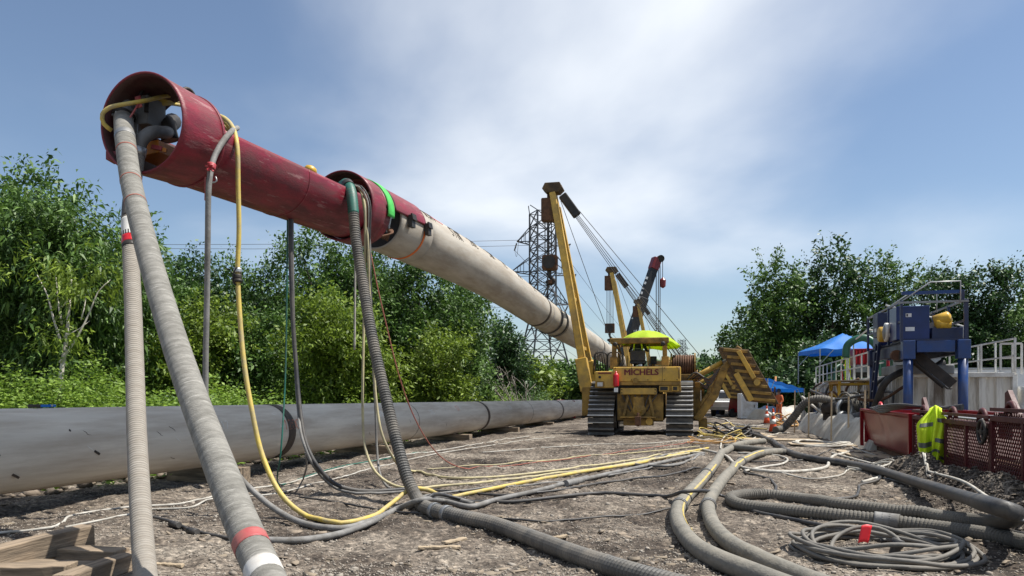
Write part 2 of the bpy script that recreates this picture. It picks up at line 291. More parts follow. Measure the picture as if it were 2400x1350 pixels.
# ------------------------------------------------------------------ mesh helpers
Z = Vector((0, 0, 1))
class MB:
    def __init__(s): s.v = []; s.f = []; s.uv = {}
    def add(s, vs, fs):
        o = len(s.v); s.v += [tuple(q) for q in vs]; s.f += [tuple(i + o for i in f) for f in fs]; return s
    def box(s, c, d, M=None):
        c = Vector(c); h = [x / 2 for x in d]
        vs = [Vector((a * h[0], b_ * h[1], e * h[2])) for a in (-1, 1) for b_ in (-1, 1) for e in (-1, 1)]
        if M is not None: vs = [M @ q for q in vs]
        return s.add([c + q for q in vs], [(0, 1, 3, 2), (4, 6, 7, 5), (0, 4, 5, 1), (2, 3, 7, 6), (0, 2, 6, 4), (1, 5, 7, 3)])
    def beam(s, p, q, w, h=None, up=Z):
        p = Vector(p); q = Vector(q); h = h or w; d = (q - p)
        if d.length < 1e-6: return s
        d.normalize(); a = d.cross(Vector(up))
        if a.length < 1e-3: a = d.cross(Vector((0, 1, 0)))
        a.normalize(); u = a.cross(d); vs = []
        for e in (p, q):
            for x, y in ((-1, -1), (1, -1), (1, 1), (-1, 1)): vs.append(e + a * x * w / 2 + u * y * h / 2)
        return s.add(vs, [(0, 1, 2, 3), (7, 6, 5, 4), (0, 4, 5, 1), (1, 5, 6, 2), (2, 6, 7, 3), (3, 7, 4, 0)])
    def tube(s, pts, r, n=8, caps=True, closed=False):
        pts = [Vector(p) for p in pts]; k = len(pts); rs = r if isinstance(r, (list, tuple)) else [r] * k
        t0 = (pts[1] - pts[0]).normalized(); a = t0.cross(Z)
        if a.length < 1e-3: a = t0.cross(Vector((0, 1, 0)))
        a.normalize(); o = len(s.v); ln = 0; prev = t0
        for i, p in enumerate(pts):
            if i == 0: t = (pts[1] - pts[-1 if closed else 0])
            elif i == k - 1: t = ((pts[0] if closed else pts[i]) - pts[i - 1])
            else: t = (pts[i + 1] - pts[i - 1])
            if t.length < 1e-7: t = prev.copy()
            t.normalize(); a = (a - t * a.dot(t))
            if a.length < 1e-5: a = t.orthogonal()
            a.normalize(); c = t.cross(a); prev = t
            for j in range(n):
                g_ = 2 * math.pi * j / n; s.v.append(tuple(p + (a * math.cos(g_) + c * math.sin(g_)) * rs[i]))
        acc = [0]
        for i in range(1, k): acc.append(acc[-1] + (pts[i] - pts[i - 1]).length)
        for i in range(k - (0 if closed else 1)):
            i2 = (i + 1) % k
            for j in range(n):
                j2 = (j + 1) % n
                s.uv[len(s.f)] = [(acc[i], j / n), (acc[i], (j + 1) / n), (acc[i2] if i2 else acc[i] + .05, (j + 1) / n), (acc[i2] if i2 else acc[i] + .05, j / n)]
                s.f.append((o + i * n + j, o + i * n + j2, o + i2 * n + j2, o + i2 * n + j))
        if caps and not closed:
            s.f.append(tuple(o + j for j in reversed(range(n)))); s.f.append(tuple(o + (k - 1) * n + j for j in range(n)))
        return s
    def cyl(s, p, q, r, r2=None, n=14): return s.tube([p, q], [r, r if r2 is None else r2], n)
    def lathe(s, prof, M=Matrix(), n=20):            # prof: (radius, height)
        o = len(s.v)
        for r, z in prof:
            for j in range(n):
                g_ = 2 * math.pi * j / n; s.v.append(tuple(M @ Vector((r * math.cos(g_), r * math.sin(g_), z))))
        for i in range(len(prof) - 1):
            for j in range(n):
                j2 = (j + 1) % n; s.f.append((o + i * n + j, o + i * n + j2, o + (i + 1) * n + j2, o + (i + 1) * n + j))
        s.f.append(tuple(o + j for j in reversed(range(n)))); s.f.append(tuple(o + (len(prof) - 1) * n + j for j in range(n)))
        return s
    def prism(s, poly, a, b_, f):                    # poly of 2D points, f(p2d, t) -> 3D
        n = len(poly); vs = [f(p, a) for p in poly] + [f(p, b_) for p in poly]
        return s.add(vs, [tuple(reversed(range(n))), tuple(range(n, 2 * n))] + [(i, (i + 1) % n, n + (i + 1) % n, n + i) for i in range(n)])
    def grid(s, fn, nu, nv, closed_u=False):
        o = len(s.v)
        for i in range(nu + (0 if closed_u else 1)):
            for j in range(nv + 1): s.v.append(tuple(fn(i / nu, j / nv)))
        w = nv + 1
        for i in range(nu):
            i2 = (i + 1) % nu if closed_u else i + 1
            for j in range(nv):
                s.uv[len(s.f)] = [(i / nu, j / nv), ((i + 1) / nu, j / nv), ((i + 1) / nu, (j + 1) / nv), (i / nu, (j + 1) / nv)]
                s.f.append((o + i * w + j, o + i2 * w + j, o + i2 * w + j + 1, o + i * w + j + 1))
        return s
    def mesh(s, name, mt, smooth=False):
        me = bpy.data.meshes.new(name); me.from_pydata(s.v, [], s.f)
        if s.uv:
            ul = me.uv_layers.new(name='UVMap'); d = np.zeros((len(me.loops), 2), np.float32)
            for pi, uvs in s.uv.items():
                ls = me.polygons[pi].loop_start
                for q, w in enumerate(uvs): d[ls + q] = w
            ul.data.foreach_set('uv', d.ravel())
        if smooth: me.polygons.foreach_set('use_smooth', [True] * len(me.polygons))
        me.materials.append(MATS[mt]); me.update(); return me
    def build(s, name, mt, parent=None, smooth=False, bevel=0, label=None, stuff=False):
        o = bpy.data.objects.new(name, s.mesh(name, mt, smooth)); col.objects.link(o)
        if smooth:
            for p in o.data.polygons:
                if len(p.vertices) > 4: p.use_smooth = False
        if parent: o.parent = parent
        if bevel:
            bm_ = o.modifiers.new('bevel', 'BEVEL'); bm_.width = bevel; bm_.segments = 2; bm_.limit_method = 'ANGLE'
        if label: o['label'] = label
        if stuff: o['kind'] = 'stuff'
        return o
def tag(o, label, cat, group=None):
    o['label'] = label; o['category'] = cat
    if group: o['group'] = group
    return o
def thing(name, label, cat, loc=(0, 0, 0), rz=0., group=None):
    o = bpy.data.objects.new(name, None); col.objects.link(o); o.empty_display_size = .3
    o.location = loc; o.rotation_euler = (0, 0, rz); return tag(o, label, cat, group)
def solo(mb, name, mt, label, cat, group=None, smooth=True, bevel=0):
    a = np.array(mb.v); c = Vector(((a[:, 0].min() + a[:, 0].max()) / 2, (a[:, 1].min() + a[:, 1].max()) / 2, a[:, 2].min()))
    mb.v = [(x - c.x, y - c.y, z - c.z) for x, y, z in mb.v]
    o = mb.build(name, mt, None, smooth, bevel); o.location = c
    return tag(o, label, cat, group)
def structure(o): o['kind'] = 'structure'; return o
def copy_tree(o, parent=None):
    c = o.copy(); col.objects.link(c); c.parent = parent
    for ch in list(o.children): copy_tree(ch, c)
    return c
def catmull(pts, step=.08, closed=False):
    pts = [Vector(p) for p in pts]; n = len(pts); out = []
    for i in range(n if closed else n - 1):
        if closed: p0, p1, p2, p3 = pts[i - 1], pts[i], pts[(i + 1) % n], pts[(i + 2) % n]
        else:
            p1, p2 = pts[i], pts[i + 1]; p0 = pts[i - 1] if i else p1 * 2 - p2; p3 = pts[i + 2] if i + 2 < n else p2 * 2 - p1
        d1 = max((p1 - p0).length, 1e-4) ** .5; d2 = max((p2 - p1).length, 1e-4) ** .5; d3 = max((p3 - p2).length, 1e-4) ** .5
        m1 = (p2 - p1) + d2 * ((p1 - p0) / d1 - (p2 - p0) / (d1 + d2)) if i or closed else (p2 - p1)
        m2 = (p2 - p1) + d2 * ((p3 - p2) / d3 - (p3 - p1) / (d2 + d3)) if i + 2 < n or closed else (p2 - p1)
        k = max(2, int((p2 - p1).length / step))
        for j in range(k):
            t = j / k; t2 = t * t; t3 = t2 * t
            out.append(p1 * (2 * t3 - 3 * t2 + 1) + m1 * (t3 - 2 * t2 + t) + p2 * (-2 * t3 + 3 * t2) + m2 * (t3 - t2))
    if not closed: out.append(pts[-1])
    return out
def resample(pts, step):
    acc = [0.0]
    for i in range(1, len(pts)): acc.append(acc[-1] + (pts[i] - pts[i - 1]).length)
    n = max(2, int(acc[-1] / step)); out = []; j = 0
    for i in range(n + 1):
        s_ = acc[-1] * i / n
        while j < len(pts) - 2 and acc[j + 1] < s_: j += 1
        t = (s_ - acc[j]) / max(1e-9, acc[j + 1] - acc[j]); out.append(pts[j].lerp(pts[j + 1], min(1, t)))
    return out
def route(spec, r):
    """(u, v) lies on the ground; (u, v, Y) hangs at distance Y; (u, v, 0, lift) lies on something lift metres high"""
    out = []
    for e in spec:
        if len(e) == 2: out.append(G(e[0], e[1], r * .92))
        elif len(e) == 4: out.append(G(e[0], e[1], r * .92 + e[3]))
        else: out.append(P(*e))
    return out
def settle(pts, r):
    zm = gheight(np.array([p.x for p in pts]), np.array([p.y for p in pts]), .15) + r * .75
    for p, z_ in zip(pts, zm):
        if p.z < z_: p.z = float(z_)
    return pts
def hose(name, spec, r, mt, label, cat='hose', group=None, step=.1, n=10, rib=None, wob=0., raw=False):
    pts = catmull(spec if raw else route(spec, r), step)
    if rib:
        pts = resample(pts, rib / 3); rs = [r * (.86, 1.0, 1.0)[i % 3] for i in range(len(pts))]
    else: rs = r
    settle(pts, r)
    if wob:
        ph = random.random() * 9
        for i, p in enumerate(pts):
            p.x += wob * math.sin(i * .23 + ph) * math.sin(i * .071 + ph); p.y += wob * math.cos(i * .19 + ph)
    return solo(MB().tube(pts, rs, n), name, mt, label, cat, group, not rib)
# ------------------------------------------------------------------ ground sheet
def axis(lo, hi, fine_lo, fine_hi, d, grow=1.16):
    a = list(np.arange(fine_lo, fine_hi, d)); s = d; x = a[-1]
    while x < hi: s *= grow; x += s; a.append(x)
    s = d; x = a[0]
    while x > lo: s *= grow; x -= s; a.insert(0, x)
    return np.array(a)
def grid_mesh(name, X, Y, Zv, mt, smooth=True):
    nx, ny = Zv.shape; co = np.stack([X, Y, Zv], -1).reshape(-1, 3).astype(np.float32)
    i = np.arange(nx * ny).reshape(nx, ny); q = np.stack([i[:-1, :-1], i[1:, :-1], i[1:, 1:], i[:-1, 1:]], -1).reshape(-1, 4)
    return np_mesh(name, co, q, mt, smooth)
def np_mesh(name, co, q, mt, smooth=False):
    k = q.shape[1]; me = bpy.data.meshes.new(name); me.vertices.add(len(co)); me.vertices.foreach_set('co', co.astype(np.float32).ravel())
    me.loops.add(q.size); me.loops.foreach_set('vertex_index', q.astype(np.int32).ravel())
    me.polygons.add(len(q)); me.polygons.foreach_set('loop_start', np.arange(0, q.size, k, dtype=np.int32))
    me.polygons.foreach_set('loop_total', np.full(len(q), k, np.int32))
    if smooth: me.polygons.foreach_set('use_smooth', np.ones(len(q), bool))
    me.materials.append(MATS[mt]); me.update(calc_edges=True); me.validate(); return me
def link(me, name, parent=None):
    o = bpy.data.objects.new(name, me); col.objects.link(o)
    if parent: o.parent = parent
    return o
ax = axis(-2500, 2500, -9.5, 10.5, .05, 1.13); ay = axis(-300, 4000, 4.6, 24, .055, 1.10)
gx, gy = np.meshgrid(ax, ay, indexing='ij')
structure(link(grid_mesh('ground', gx, gy, gheight(gx, gy), 'yard_earth'), 'ground'))

# ------------------------------------------------------------------ gravel and wood chips (uncountable)
rng = np.random.default_rng(5)
OCT = np.array([(1, 0, 0), (-1, 0, 0), (0, 1, 0), (0, -1, 0), (0, 0, 1), (0, 0, -1)], float)
OCF = np.array([(0, 2, 4), (2, 1, 4), (1, 3, 4), (3, 0, 4), (2, 0, 5), (1, 2, 5), (3, 1, 5), (0, 3, 5)])
CUB = np.array([(a, b_, c) for a in (-1, 1) for b_ in (-1, 1) for c in (-1, 1)], float)
CUF = np.array([(0, 1, 3, 2), (4, 6, 7, 5), (0, 4, 5, 1), (2, 3, 7, 6), (0, 2, 6, 4), (1, 5, 7, 3)])
def scatter(n, ylo, yhi, smin, smax, shape, faces, flat=(.35, .75), pw=2.6, clump=None, long=1.):
    Y = np.exp(rng.uniform(np.log(ylo), np.log(yhi), n)); X = rng.uniform(-.80, .80, n) * Y
    keep = (gpx(Y) - X) < .9
    if clump is not None: keep &= fbm(X * .8, Y * .8, clump, 3) + .22 * rng.standard_normal(n) > -.02
    X, Y = X[keep], Y[keep]; n = len(X)
    sz = smin + (smax - smin) * rng.random(n) ** pw
    rot = rng.uniform(0, 6.283, n); ti = rng.normal(0, .35, n); fl = rng.uniform(*flat, n); el = rng.uniform(.6, 1.0, n) 
    S = np.stack([sz * el * long, sz * rng.uniform(.6, 1, n), sz * fl], -1)
    V = shape[None] * S[:, None] * rng.uniform(.72, 1.18, (n, len(shape), 1))
    c, s_ = np.cos(ti)[:, None], np.sin(ti)[:, None]; y2 = V[..., 1] * c - V[..., 2] * s_; z2 = V[..., 1] * s_ + V[..., 2] * c
    c, s_ = np.cos(rot)[:, None], np.sin(rot)[:, None]; x3 = V[..., 0] * c - y2 * s_; y3 = V[..., 0] * s_ + y2 * c
    Zg = gheight(X, Y); V = np.stack([x3 + X[:, None], y3 + Y[:, None], z2 + (Zg + S[:, 2] * .35)[:, None]], -1)
    q = (faces[None] + (np.arange(n) * len(shape))[:, None, None]).reshape(-1, faces.shape[1])
    return V.reshape(-1, 3), q
def stuff(o, label, cat): o['kind'] = 'stuff'; return tag(o, label, cat)
v, q = scatter(170000, 5.2, 30, .004, .021, OCT, OCF, pw=2.6, clump=61)
stuff(link(np_mesh('gravel', v, q, 'stone'), 'gravel'), 'loose grey and tan gravel strewn over the bare earth yard', 'gravel')
v, q = scatter(8000, 5.2, 24, .008, .032, CUB, CUF, (.35, .7), 3.8, 71)
stuff(link(np_mesh('rubble', v, q, 'stone'), 'rubble'), 'larger broken stones lying among the gravel of the yard', 'stones')
v, q = scatter(4200, 5.2, 18, .010, .045, CUB, CUF, (.08, .25), 2.5, 81, 2.2)
stuff(link(np_mesh('wood_chips', v, q, 'chip'), 'wood_chips'), 'pale splinters and chips of wood trodden into the earth', 'wood chips')

# ------------------------------------------------------------------ swept pipes and shells
def frame(C, y):
    c = C(y); t = (C(y + .05) - C(y - .05)).normalized(); s_ = t.cross(Z).normalized(); return c, t, s_, s_.cross(t)
def shell(C, y0, y1, th0, th1, ro, ri, ny, nt_, mb=None, cap=True):
    """thick tube wall; th in degrees from the top, positive on the right-hand side; ro may be a function of y"""
    mb = mb or MB(); full = abs(th1 - th0) >= 359.9; rows = []
    nth = nt_ + (0 if full else 1)
    fo = ro if callable(ro) else (lambda y: ro); dr = (fo(y0) - ri)
    for layer in (0, 1):
        for i in range(ny + 1):
            y = y0 + (y1 - y0) * i / ny; c, t, s_, u_ = frame(C, y); r = fo(y) - (dr if layer else 0)
            row = []
            for j in range(nth):
                a = R(th0 + (th1 - th0) * j / nt_); row.append(len(mb.v)); mb.v.append(tuple(c + (s_ * math.sin(a) + u_ * math.cos(a)) * r))
            rows.append(row)
    O, I = rows[:ny + 1], rows[ny + 1:]
    def q(a, b_, c, d, uv=None):
        if uv: mb.uv[len(mb.f)] = uv
        mb.f.append((a, b_, c, d))
    for i in range(ny):
        ya = y0 + (y1 - y0) * i / ny; yb = y0 + (y1 - y0) * (i + 1) / ny
        for j in range(nt_):
            j2 = (j + 1) % nth; ta = (th0 + (th1 - th0) * j / nt_) / 60; tb = (th0 + (th1 - th0) * (j + 1) / nt_) / 60
            uv = [(ya, ta), (yb, ta), (yb, tb), (ya, tb)]
            q(O[i][j], O[i + 1][j], O[i + 1][j2], O[i][j2], uv); q(I[i][j2], I[i + 1][j2], I[i + 1][j], I[i][j], uv)
    for j in range(nt_):
        j2 = (j + 1) % nth
        q(O[0][j2], I[0][j2], I[0][j], O[0][j]); q(O[-1][j], I[-1][j], I[-1][j2], O[-1][j2])
    if not full:
        for i in range(ny):
            q(O[i][0], I[i][0], I[i + 1][0], O[i + 1][0]); q(O[i + 1][-1], I[i + 1][-1], I[i][-1], O[i][-1])
    return mb
def solid(C, y0, y1, r, ny, n=48):
    mb = MB(); fr = []
    for i in range(ny + 1):
        y = y0 + (y1 - y0) * i / ny; c, t, s_, u_ = frame(C, y)
        for j in range(n + 1):
            a = 2 * math.pi * j / n; mb.v.append(tuple(c + (s_ * math.sin(a) + u_ * math.cos(a)) * r))
    w = n + 1
    for i in range(ny):
        ya = y0 + (y1 - y0) * i / ny; yb = y0 + (y1 - y0) * (i + 1) / ny
        for j in range(n):
            mb.uv[len(mb.f)] = [(ya, 6 * j / n), (yb, 6 * j / n), (yb, 6 * (j + 1) / n), (ya, 6 * (j + 1) / n)]
            mb.f.append((i * w + j, (i + 1) * w + j, (i + 1) * w + j + 1, i * w + j + 1))
    mb.f.append(tuple(range(n))); mb.f.append(tuple(reversed(range(ny * w, ny * w + n))))
    return mb
GLY = {'0': [[(0, .2), (0, .8), (.3, 1), (.6, .8), (.6, .2), (.3, 0), (0, .2)]], '1': [[(.1, .75), (.35, 1), (.3, 0)]],
       '2': [[(0, .8), (.3, 1), (.6, .75), (0, 0), (.6, .05)]], '5': [[(.6, 1), (.05, 1), (0, .55), (.5, .55), (.6, .25), (.3, 0), (0, .1)]],
       '8': [[(.3, .52), (.05, .75), (.3, 1), (.55, .75), (.3, .52), (0, .22), (.3, 0), (.6, .22), (.3, .52)]], '7': [[(0, 1), (.6, 1), (.2, 0)]],
       '4': [[(.4, 0), (.42, 1), (0, .35), (.65, .4)]], 'S': [[(.6, .85), (.3, 1), (0, .78), (.55, .3), (.3, 0), (0, .12)]],
       'R': [[(0, 0), (0, 1), (.5, .8), (.05, .5), (.55, 0)]], 'M': [[(0, 0), (.05, 1), (.3, .4), (.58, 1), (.62, 0)]], '3': [[(0, .9), (.4, 1), (.25, .55), (.6, .25), (.3, 0), (0, .1)]],
       '9': [[(.55, .7), (.2, .5), (.05, .8), (.35, 1), (.55, .7), (.4, 0)]], '-': [[(-.3, .6), (1.6, .45)]], 'P': [[(0, 0), (0, 1), (.55, .8), (.05, .5)]]}
def mark(C, r, y, th, txt, h, w, mt, parent, name, flip=1):
    """hand-written figures laid on a pipe wall: y along the axis, th degrees round from the top"""
    mb = MB(); off = 0
    for ch in txt:
        for st in GLY[ch]:
            pts = []
            st2 = catmull([Vector((a, b_, 0)) for a, b_ in st], .18)
            for p in st2:
                yy = y + flip * (off + p.x * h * .9); a = R(th) - (p.y * h) / r; c, t, s_, u_ = frame(C, yy)
                pts.append(c + (s_ * math.sin(a) + u_ * math.cos(a)) * (r + .001))
            mb.tube(pts, w, 5)
        off += h * .75
    return mb.build(name, mt, parent)

# ---- the pipe lying on timbers, welded from three joints and running out of the picture
def CG(y): return Vector((gpx(y), y, .79 - .004 * (y - 9.6)))
GR = .535
gp = thing('ground_pipe', 'long dusty grey steel pipe lying on timber blocks along the trees', 'pipe', (gpx(2.), 2., 0))
def reparent(o, p): o.parent = p; o.matrix_parent_inverse = Matrix.Translation(-p.location); return o
bands = [2.3, 15.3, 28.2, 41.4, 54.4, 67.6]
for i in range(5):
    reparent(solid(CG, bands[i], bands[i + 1], GR, 26).build('pipe_joint', 'pipe_coat', None, True), gp)
for y in bands[1:5]:
    reparent(shell(CG, y - .12, y + .12, 0, 360, GR + .006, GR - .01, 4, 48).build('weld_band', 'weld_band', None, True), gp)
for y in (21.7, 34.8):
    reparent(shell(CG, y - .012, y + .012, 0, 360, GR + .004, GR - .01, 1, 48).build('weld_seam', 'weld_band', None, True), gp)
for y, th, txt, h in ((11.15, 83, '40', .24), (15.05, 84, '1200', .19)):
    reparent(mark(CG, GR, y, th, txt, h, .0055, 'chalk_red', None, 'chalk_figures'), gp)
for y, th, txt, h, m_ in ((19.2, 66, '428', .15, 'sticker_white'), (22.6, 70, '315', .15, 'sticker_white'), (25.0, 62, '07', .2, 'chalk_red'), (13.2, 75, '17', .14, 'sticker_white'), (31, 70, '209', .2, 'sticker_white')):
    reparent(mark(CG, GR, y, th, txt, h, .004, m_, None, 'chalk_figures'), gp)
rs_ = random.Random(8)
for k in range(26):                                   # scrapes where slings and chains rubbed the coating
    y = rs_.uniform(8.5, 24); th = rs_.uniform(40, 120); c, t, s_, u_ = frame(CG, y); L_ = rs_.uniform(4, 16); pts_ = []
    for q in range(5):
        a = R(th + L_ * q / 4); cc_, tt_, ss_, uu_ = frame(CG, y + .03 * q * rs_.uniform(.5, 1.2)); pts_.append(cc_ + (ss_ * math.sin(a) + uu_ * math.cos(a)) * (GR + .0005))
    reparent(MB().tube(pts_, [.001, .0035, .004, .003, .001], 5).build('scrape', rs_.choice(('sticker_white', 'sticker_white', 'weld_band')), None, True), gp)
for y, th in ((10.2, 62), (10.55, 95), (9.4, 118), (12.9, 70), (18.5, 55), (9.1, 86)):       # small scuffs and lugs on the coating
    c, t, s_, u_ = frame(CG, y); a = R(th); n_ = s_ * math.sin(a) + u_ * math.cos(a)
    reparent(MB().beam(c + n_ * GR - t * .04, c + n_ * GR + t * .05 - u_ * .05, .03, .012, n_).build('scuff_patch', 'weld_band', None), gp)

# ---- timbers carrying it
def timber(p, q, w, h, label, mt='wood', name='timber', group=None):
    p = Vector(p); q = Vector(q); d = (q - p); L_ = d.length; yaw = math.atan2(d.y, d.x); pit = -math.asin(d.z / L_)
    mb = MB(); n = 10; prof = []
    rr = random.Random(int(p.x * 997 + p.y * 31))
    for i in range(n + 1):                           # slightly uneven sawn faces
        x = L_ * i / n
        for a, b_ in ((-1, -1), (1, -1), (1, 1), (-1, 1)):
            mb.v.append((x + (rr.uniform(-.008, .008) if i in (0, n) else 0), a * w / 2 + rr.uniform(-.004, .004), b_ * h / 2 + rr.uniform(-.004, .004)))
    for i in range(n):
        for j in range(4): mb.f.append((i * 4 + j, i * 4 + (j + 1) % 4, i * 4 + 4 + (j + 1) % 4, i * 4 + 4 + j))
    mb.f.append((3, 2, 1, 0)); mb.f.append(tuple(n * 4 + j for j in range(4)))
    o = mb.build(name, mt, None, False, .008); o.location = p; o.rotation_euler = (0, pit, yaw)
    return tag(o, label, 'timber', group)
for k, y in enumerate((7.4, 13.5, 19.5, 25.5, 31.5, 38., 45.5, 53)):
    c = CG(y); zt = c.z - GR; g0 = gz(c.x, c.y); hh = max(.12, zt - g0 + .07)
    lab = ('first', 'second', 'third', 'fourth', 'fifth', 'sixth', 'seventh', 'eighth')[k] + ' timber block under the ground pipe, counted from the timber pile'
    timber((c.x - .75 * RN.x, c.y - .75 * RN.y, zt - hh / 2), (c.x + .75 * RN.x, c.y + .75 * RN.y, zt - hh / 2), .30, hh, lab, group='blocks under the pipe on the ground')

# ---- the pipe hung from the pipelayers, with its red pulling head
HC = [Vector((-5.45, 5.8, 4.67)), Vector((-4.44, 9.2, 4.76)), Vector((-3.40, 12.7, 4.87)), Vector((-2.33, 16.3, 4.95)), Vector((-.66, 22.6, 4.93)), Vector((1.28, 30., 4.57)), Vector((4.6, 43, 4.20)),
      Vector((6.85, 51.5, 3.85)), Vector((11.4, 69, 3.1)), Vector((16.3, 88, 2.3)), Vector((20.5, 104, 1.2)), Vector((22.6, 112, .5))]
_hy = np.array([p.y for p in HC]); 
def _spl():
    pts = catmull(HC, .25); return np.array([p.y for p in pts]), np.array([p.x for p in pts]), np.array([p.z for p in pts])
_sy, _sx, _sz = _spl()
def CT(y): return Vector((float(np.interp(y, _sy, _sx)), y, float(np.interp(y, _sy, _sz))))
PR = .585
base = CT(30)
hp = thing('hung_pipe', 'tan steel pipe with red pulling head hung in slings above the yard', 'pipe', (base.x, base.y, base.z - PR))
def onhp(mb, name, mt, smooth=True, par=None, **k):
    o = mb.build(name, mt, None, smooth, **k)
    if par is None: return reparent(o, hp)
    o.parent = par; o.matrix_parent_inverse = par.matrix_parent_inverse.copy() if par.parent else Matrix(); return o
HEAD0, HEAD1 = 9.2, 9.95
def flare(y): return .565 + .04 * max(0., min(1., (10.3 - y) / 1.1))
onhp(shell(CT, HEAD0, HEAD1, 0, 360, flare, flare(HEAD0) - .022, 8, 56), 'nose_shell', 'head_red', label='front red steel sleeve with open round mouth')
onhp(shell(CT, HEAD0 + .012, HEAD1 + .02, 0, 360, lambda y: flare(y) - .0235, flare(HEAD0) - .032, 8, 56), 'sleeve_shade_liner', 'head_inside')  # this and the next two: dark inner shells added so the hollows look shaded
onhp(shell(CT, 13.815, 14.3, 0, 360, .605, .595, 3, 56), 'collar_shade_liner', 'head_inside')
onhp(shell(CT, HEAD1 + .01, 13.98, 81, 281, .5435, .535, 16, 40), 'trough_shade_liner', 'head_inside')
onhp(shell(CT, HEAD1, 14.0, 80, 282, .565, .545, 20, 40), 'open_trough', 'head_red', label='red trough cut open along its top')
onhp(shell(CT, 13.8, 14.3, 0, 360, .63, .607, 4, 56), 'rear_collar', 'head_red', label='second red sleeve mouth behind the trough')
onhp(shell(CT, 14.3, 16.15, -62, 84, .622, .60, 12, 44), 'cover_plate', 'head_red', label='curved red cover plate over the pipe end')
onhp(shell(CT, 14.0, 14.55, 86, 296, .60, .58, 6, 40), 'trough_end', 'head_red')
onhp(shell(CT, 15.05, 16.6, 0, 360, PR, PR - .04, 8, 56), 'pipe_end', 'pipe_tan')
for i, (a, b_) in enumerate(((16.6, 29.0), (29.0, 43.0), (43.0, 56.), (56., 69), (69, 82), (82, 95), (95, 112))):
    onhp(solid(CT, a, b_, PR, 30 if i < 2 else 14), 'pipe_joint', 'pipe_tan')
for y in (28.4, 43., 56): onhp(shell(CT, y - .13, y + .13, 0, 360, PR + .008, PR - .02, 3, 48), 'weld_band', 'weld_band')
onhp(shell(CT, 32.0, 32.04, 0, 360, PR + .006, PR - .02, 1, 48), 'weld_seam', 'weld_band')
onhp(shell(CT, 11.9, 11.93, 80, 282, .572, .55, 1, 40), 'weld_seam', 'head_red')
onhp(shell(CT, 9.92, 9.96, 0, 360, .592, .56, 1, 56), 'weld_seam', 'head_red')
onhp(shell(CT, 16.1, 16.17, 95, 205, PR + .012, PR - .0, 1, 20), 'orange_strap', 'strap_orange')
onhp(shell(CT, 14.38, 14.62, -30, 100, .645, .624, 1, 26), 'green_sling', 'sling_green', label='green webbing sling round the red sleeve')
onhp(shell(CT, 14.70, 14.73, -60, 84, .634, .61, 1, 26), 'cover_seam', 'steel_dark')
for y, th in ((15.35, 88), (16.15, 88)):              # latch brackets along the cover's edge
    c, t, s_, u_ = frame(CT, y); a = R(th); n_ = s_ * math.sin(a) + u_ * math.cos(a); d_ = s_ * math.cos(a) - u_ * math.sin(a)
    mb = MB(); mb.beam(c + n_ * .65 - d_ * .08, c + n_ * .65 + d_ * .16, .17, .08, n_); mb.beam(c + n_ * .69 - d_ * .10, c + n_ * .71 + d_ * .02, .20, .03, n_)
    onhp(mb, 'latch_bracket', 'steel_dark', False)
# things seen inside the gap: bars, valve, cable stubs
c, t, s_, u_ = frame(CT, 14.8)
mb = MB(); mb.beam(c + s_ * .40 - u_ * .32, c + s_ * .47 + u_ * .05, .035, .05); mb.beam(c + s_ * .47 - u_ * .02, c + s_ * .42 + t * .2 + u_ * .34, .035, .05)
mb.beam(c + s_ * .35 - t * .15 - u_ * .05, c + s_ * .45 + t * .1 - u_ * .02, .03, .04)
onhp(mb, 'inner_brace', 'galvanised', False)
mb = MB(); mb.cyl(c + t * .35, c + t * .37, .545, None, 40); onhp(mb, 'bulkhead', 'steel_dark', False)
mb = MB()
for k in range(5): mb.tube(catmull([c + s_ * .34 - u_ * .46 + t * (.1 - .1 * k), c + s_ * (.43 + .02 * k) - u_ * .33, c + s_ * .38 - u_ * .20 + t * .12 * (k - 2) * .5], .05), .018, 6)
onhp(mb, 'cable_stub', 'rust')
# figures written on the pipe by hand
for y, th, txt, h, mt_, fl in ((16.5, 54, 'RSM', .20, 'marker_black', 1), (17.0, 64, '-', .30, 'paint_pink', 1), (16.7, 42, '11', .26, 'paint_pink', 1), (17.9, 68, 'S78R', .22, 'marker_black', 1),
                           (19.4, 60, '202', .22, 'marker_black', 1), (21.0, 60, '58P', .24, 'marker_black', 1), (22.4, 60, '72', .22, 'marker_black', 1), (24.0, 60, '351', .22, 'marker_black', 1), (26.0, 66, '29', .22, 'marker_black', 1)):
    reparent(mark(CT, PR, y, th, txt, h * 1.25, .010, mt_, None, 'written_figures', fl), hp)
# bolt pad and eyes on top of the head
c, t, s_, u_ = frame(CT, 12.1)
onhp(MB().lathe([(.10, 0), (.10, .06), (.08, .10), (.03, .12)], Matrix.Translation(c + u_ * .10 + s_ * .44) @ Matrix.Rotation(.35, 4, 'Y'), 16), 'brass_cap', 'motor_yellow')
c, t, s_, u_ = frame(CT, 9.95)
mb = MB(); mb.tube([c + u_ * .565 + t * .12 * math.cos(a) + u_ * .10 * math.sin(a) + s_ * .05 for a in np.linspace(0, math.pi, 9)], .022, 8)
onhp(mb, 'lifting_eye', 'steel_dark'); onhp(MB().beam(c + u_ * .592 - t * .4, c + u_ * .584 - t * .1, .10, .03, u_), 'nose_plate', 'sticker_white', False)
c, t, s_, u_ = frame(CT, 9.35)
onhp(MB().box(c - s_ * .55 - u_ * .33, (.12, .2, .10)), 'nose_lug', 'head_red', False)
def N_(u, v, Y): return P(u, v, Y + .92)
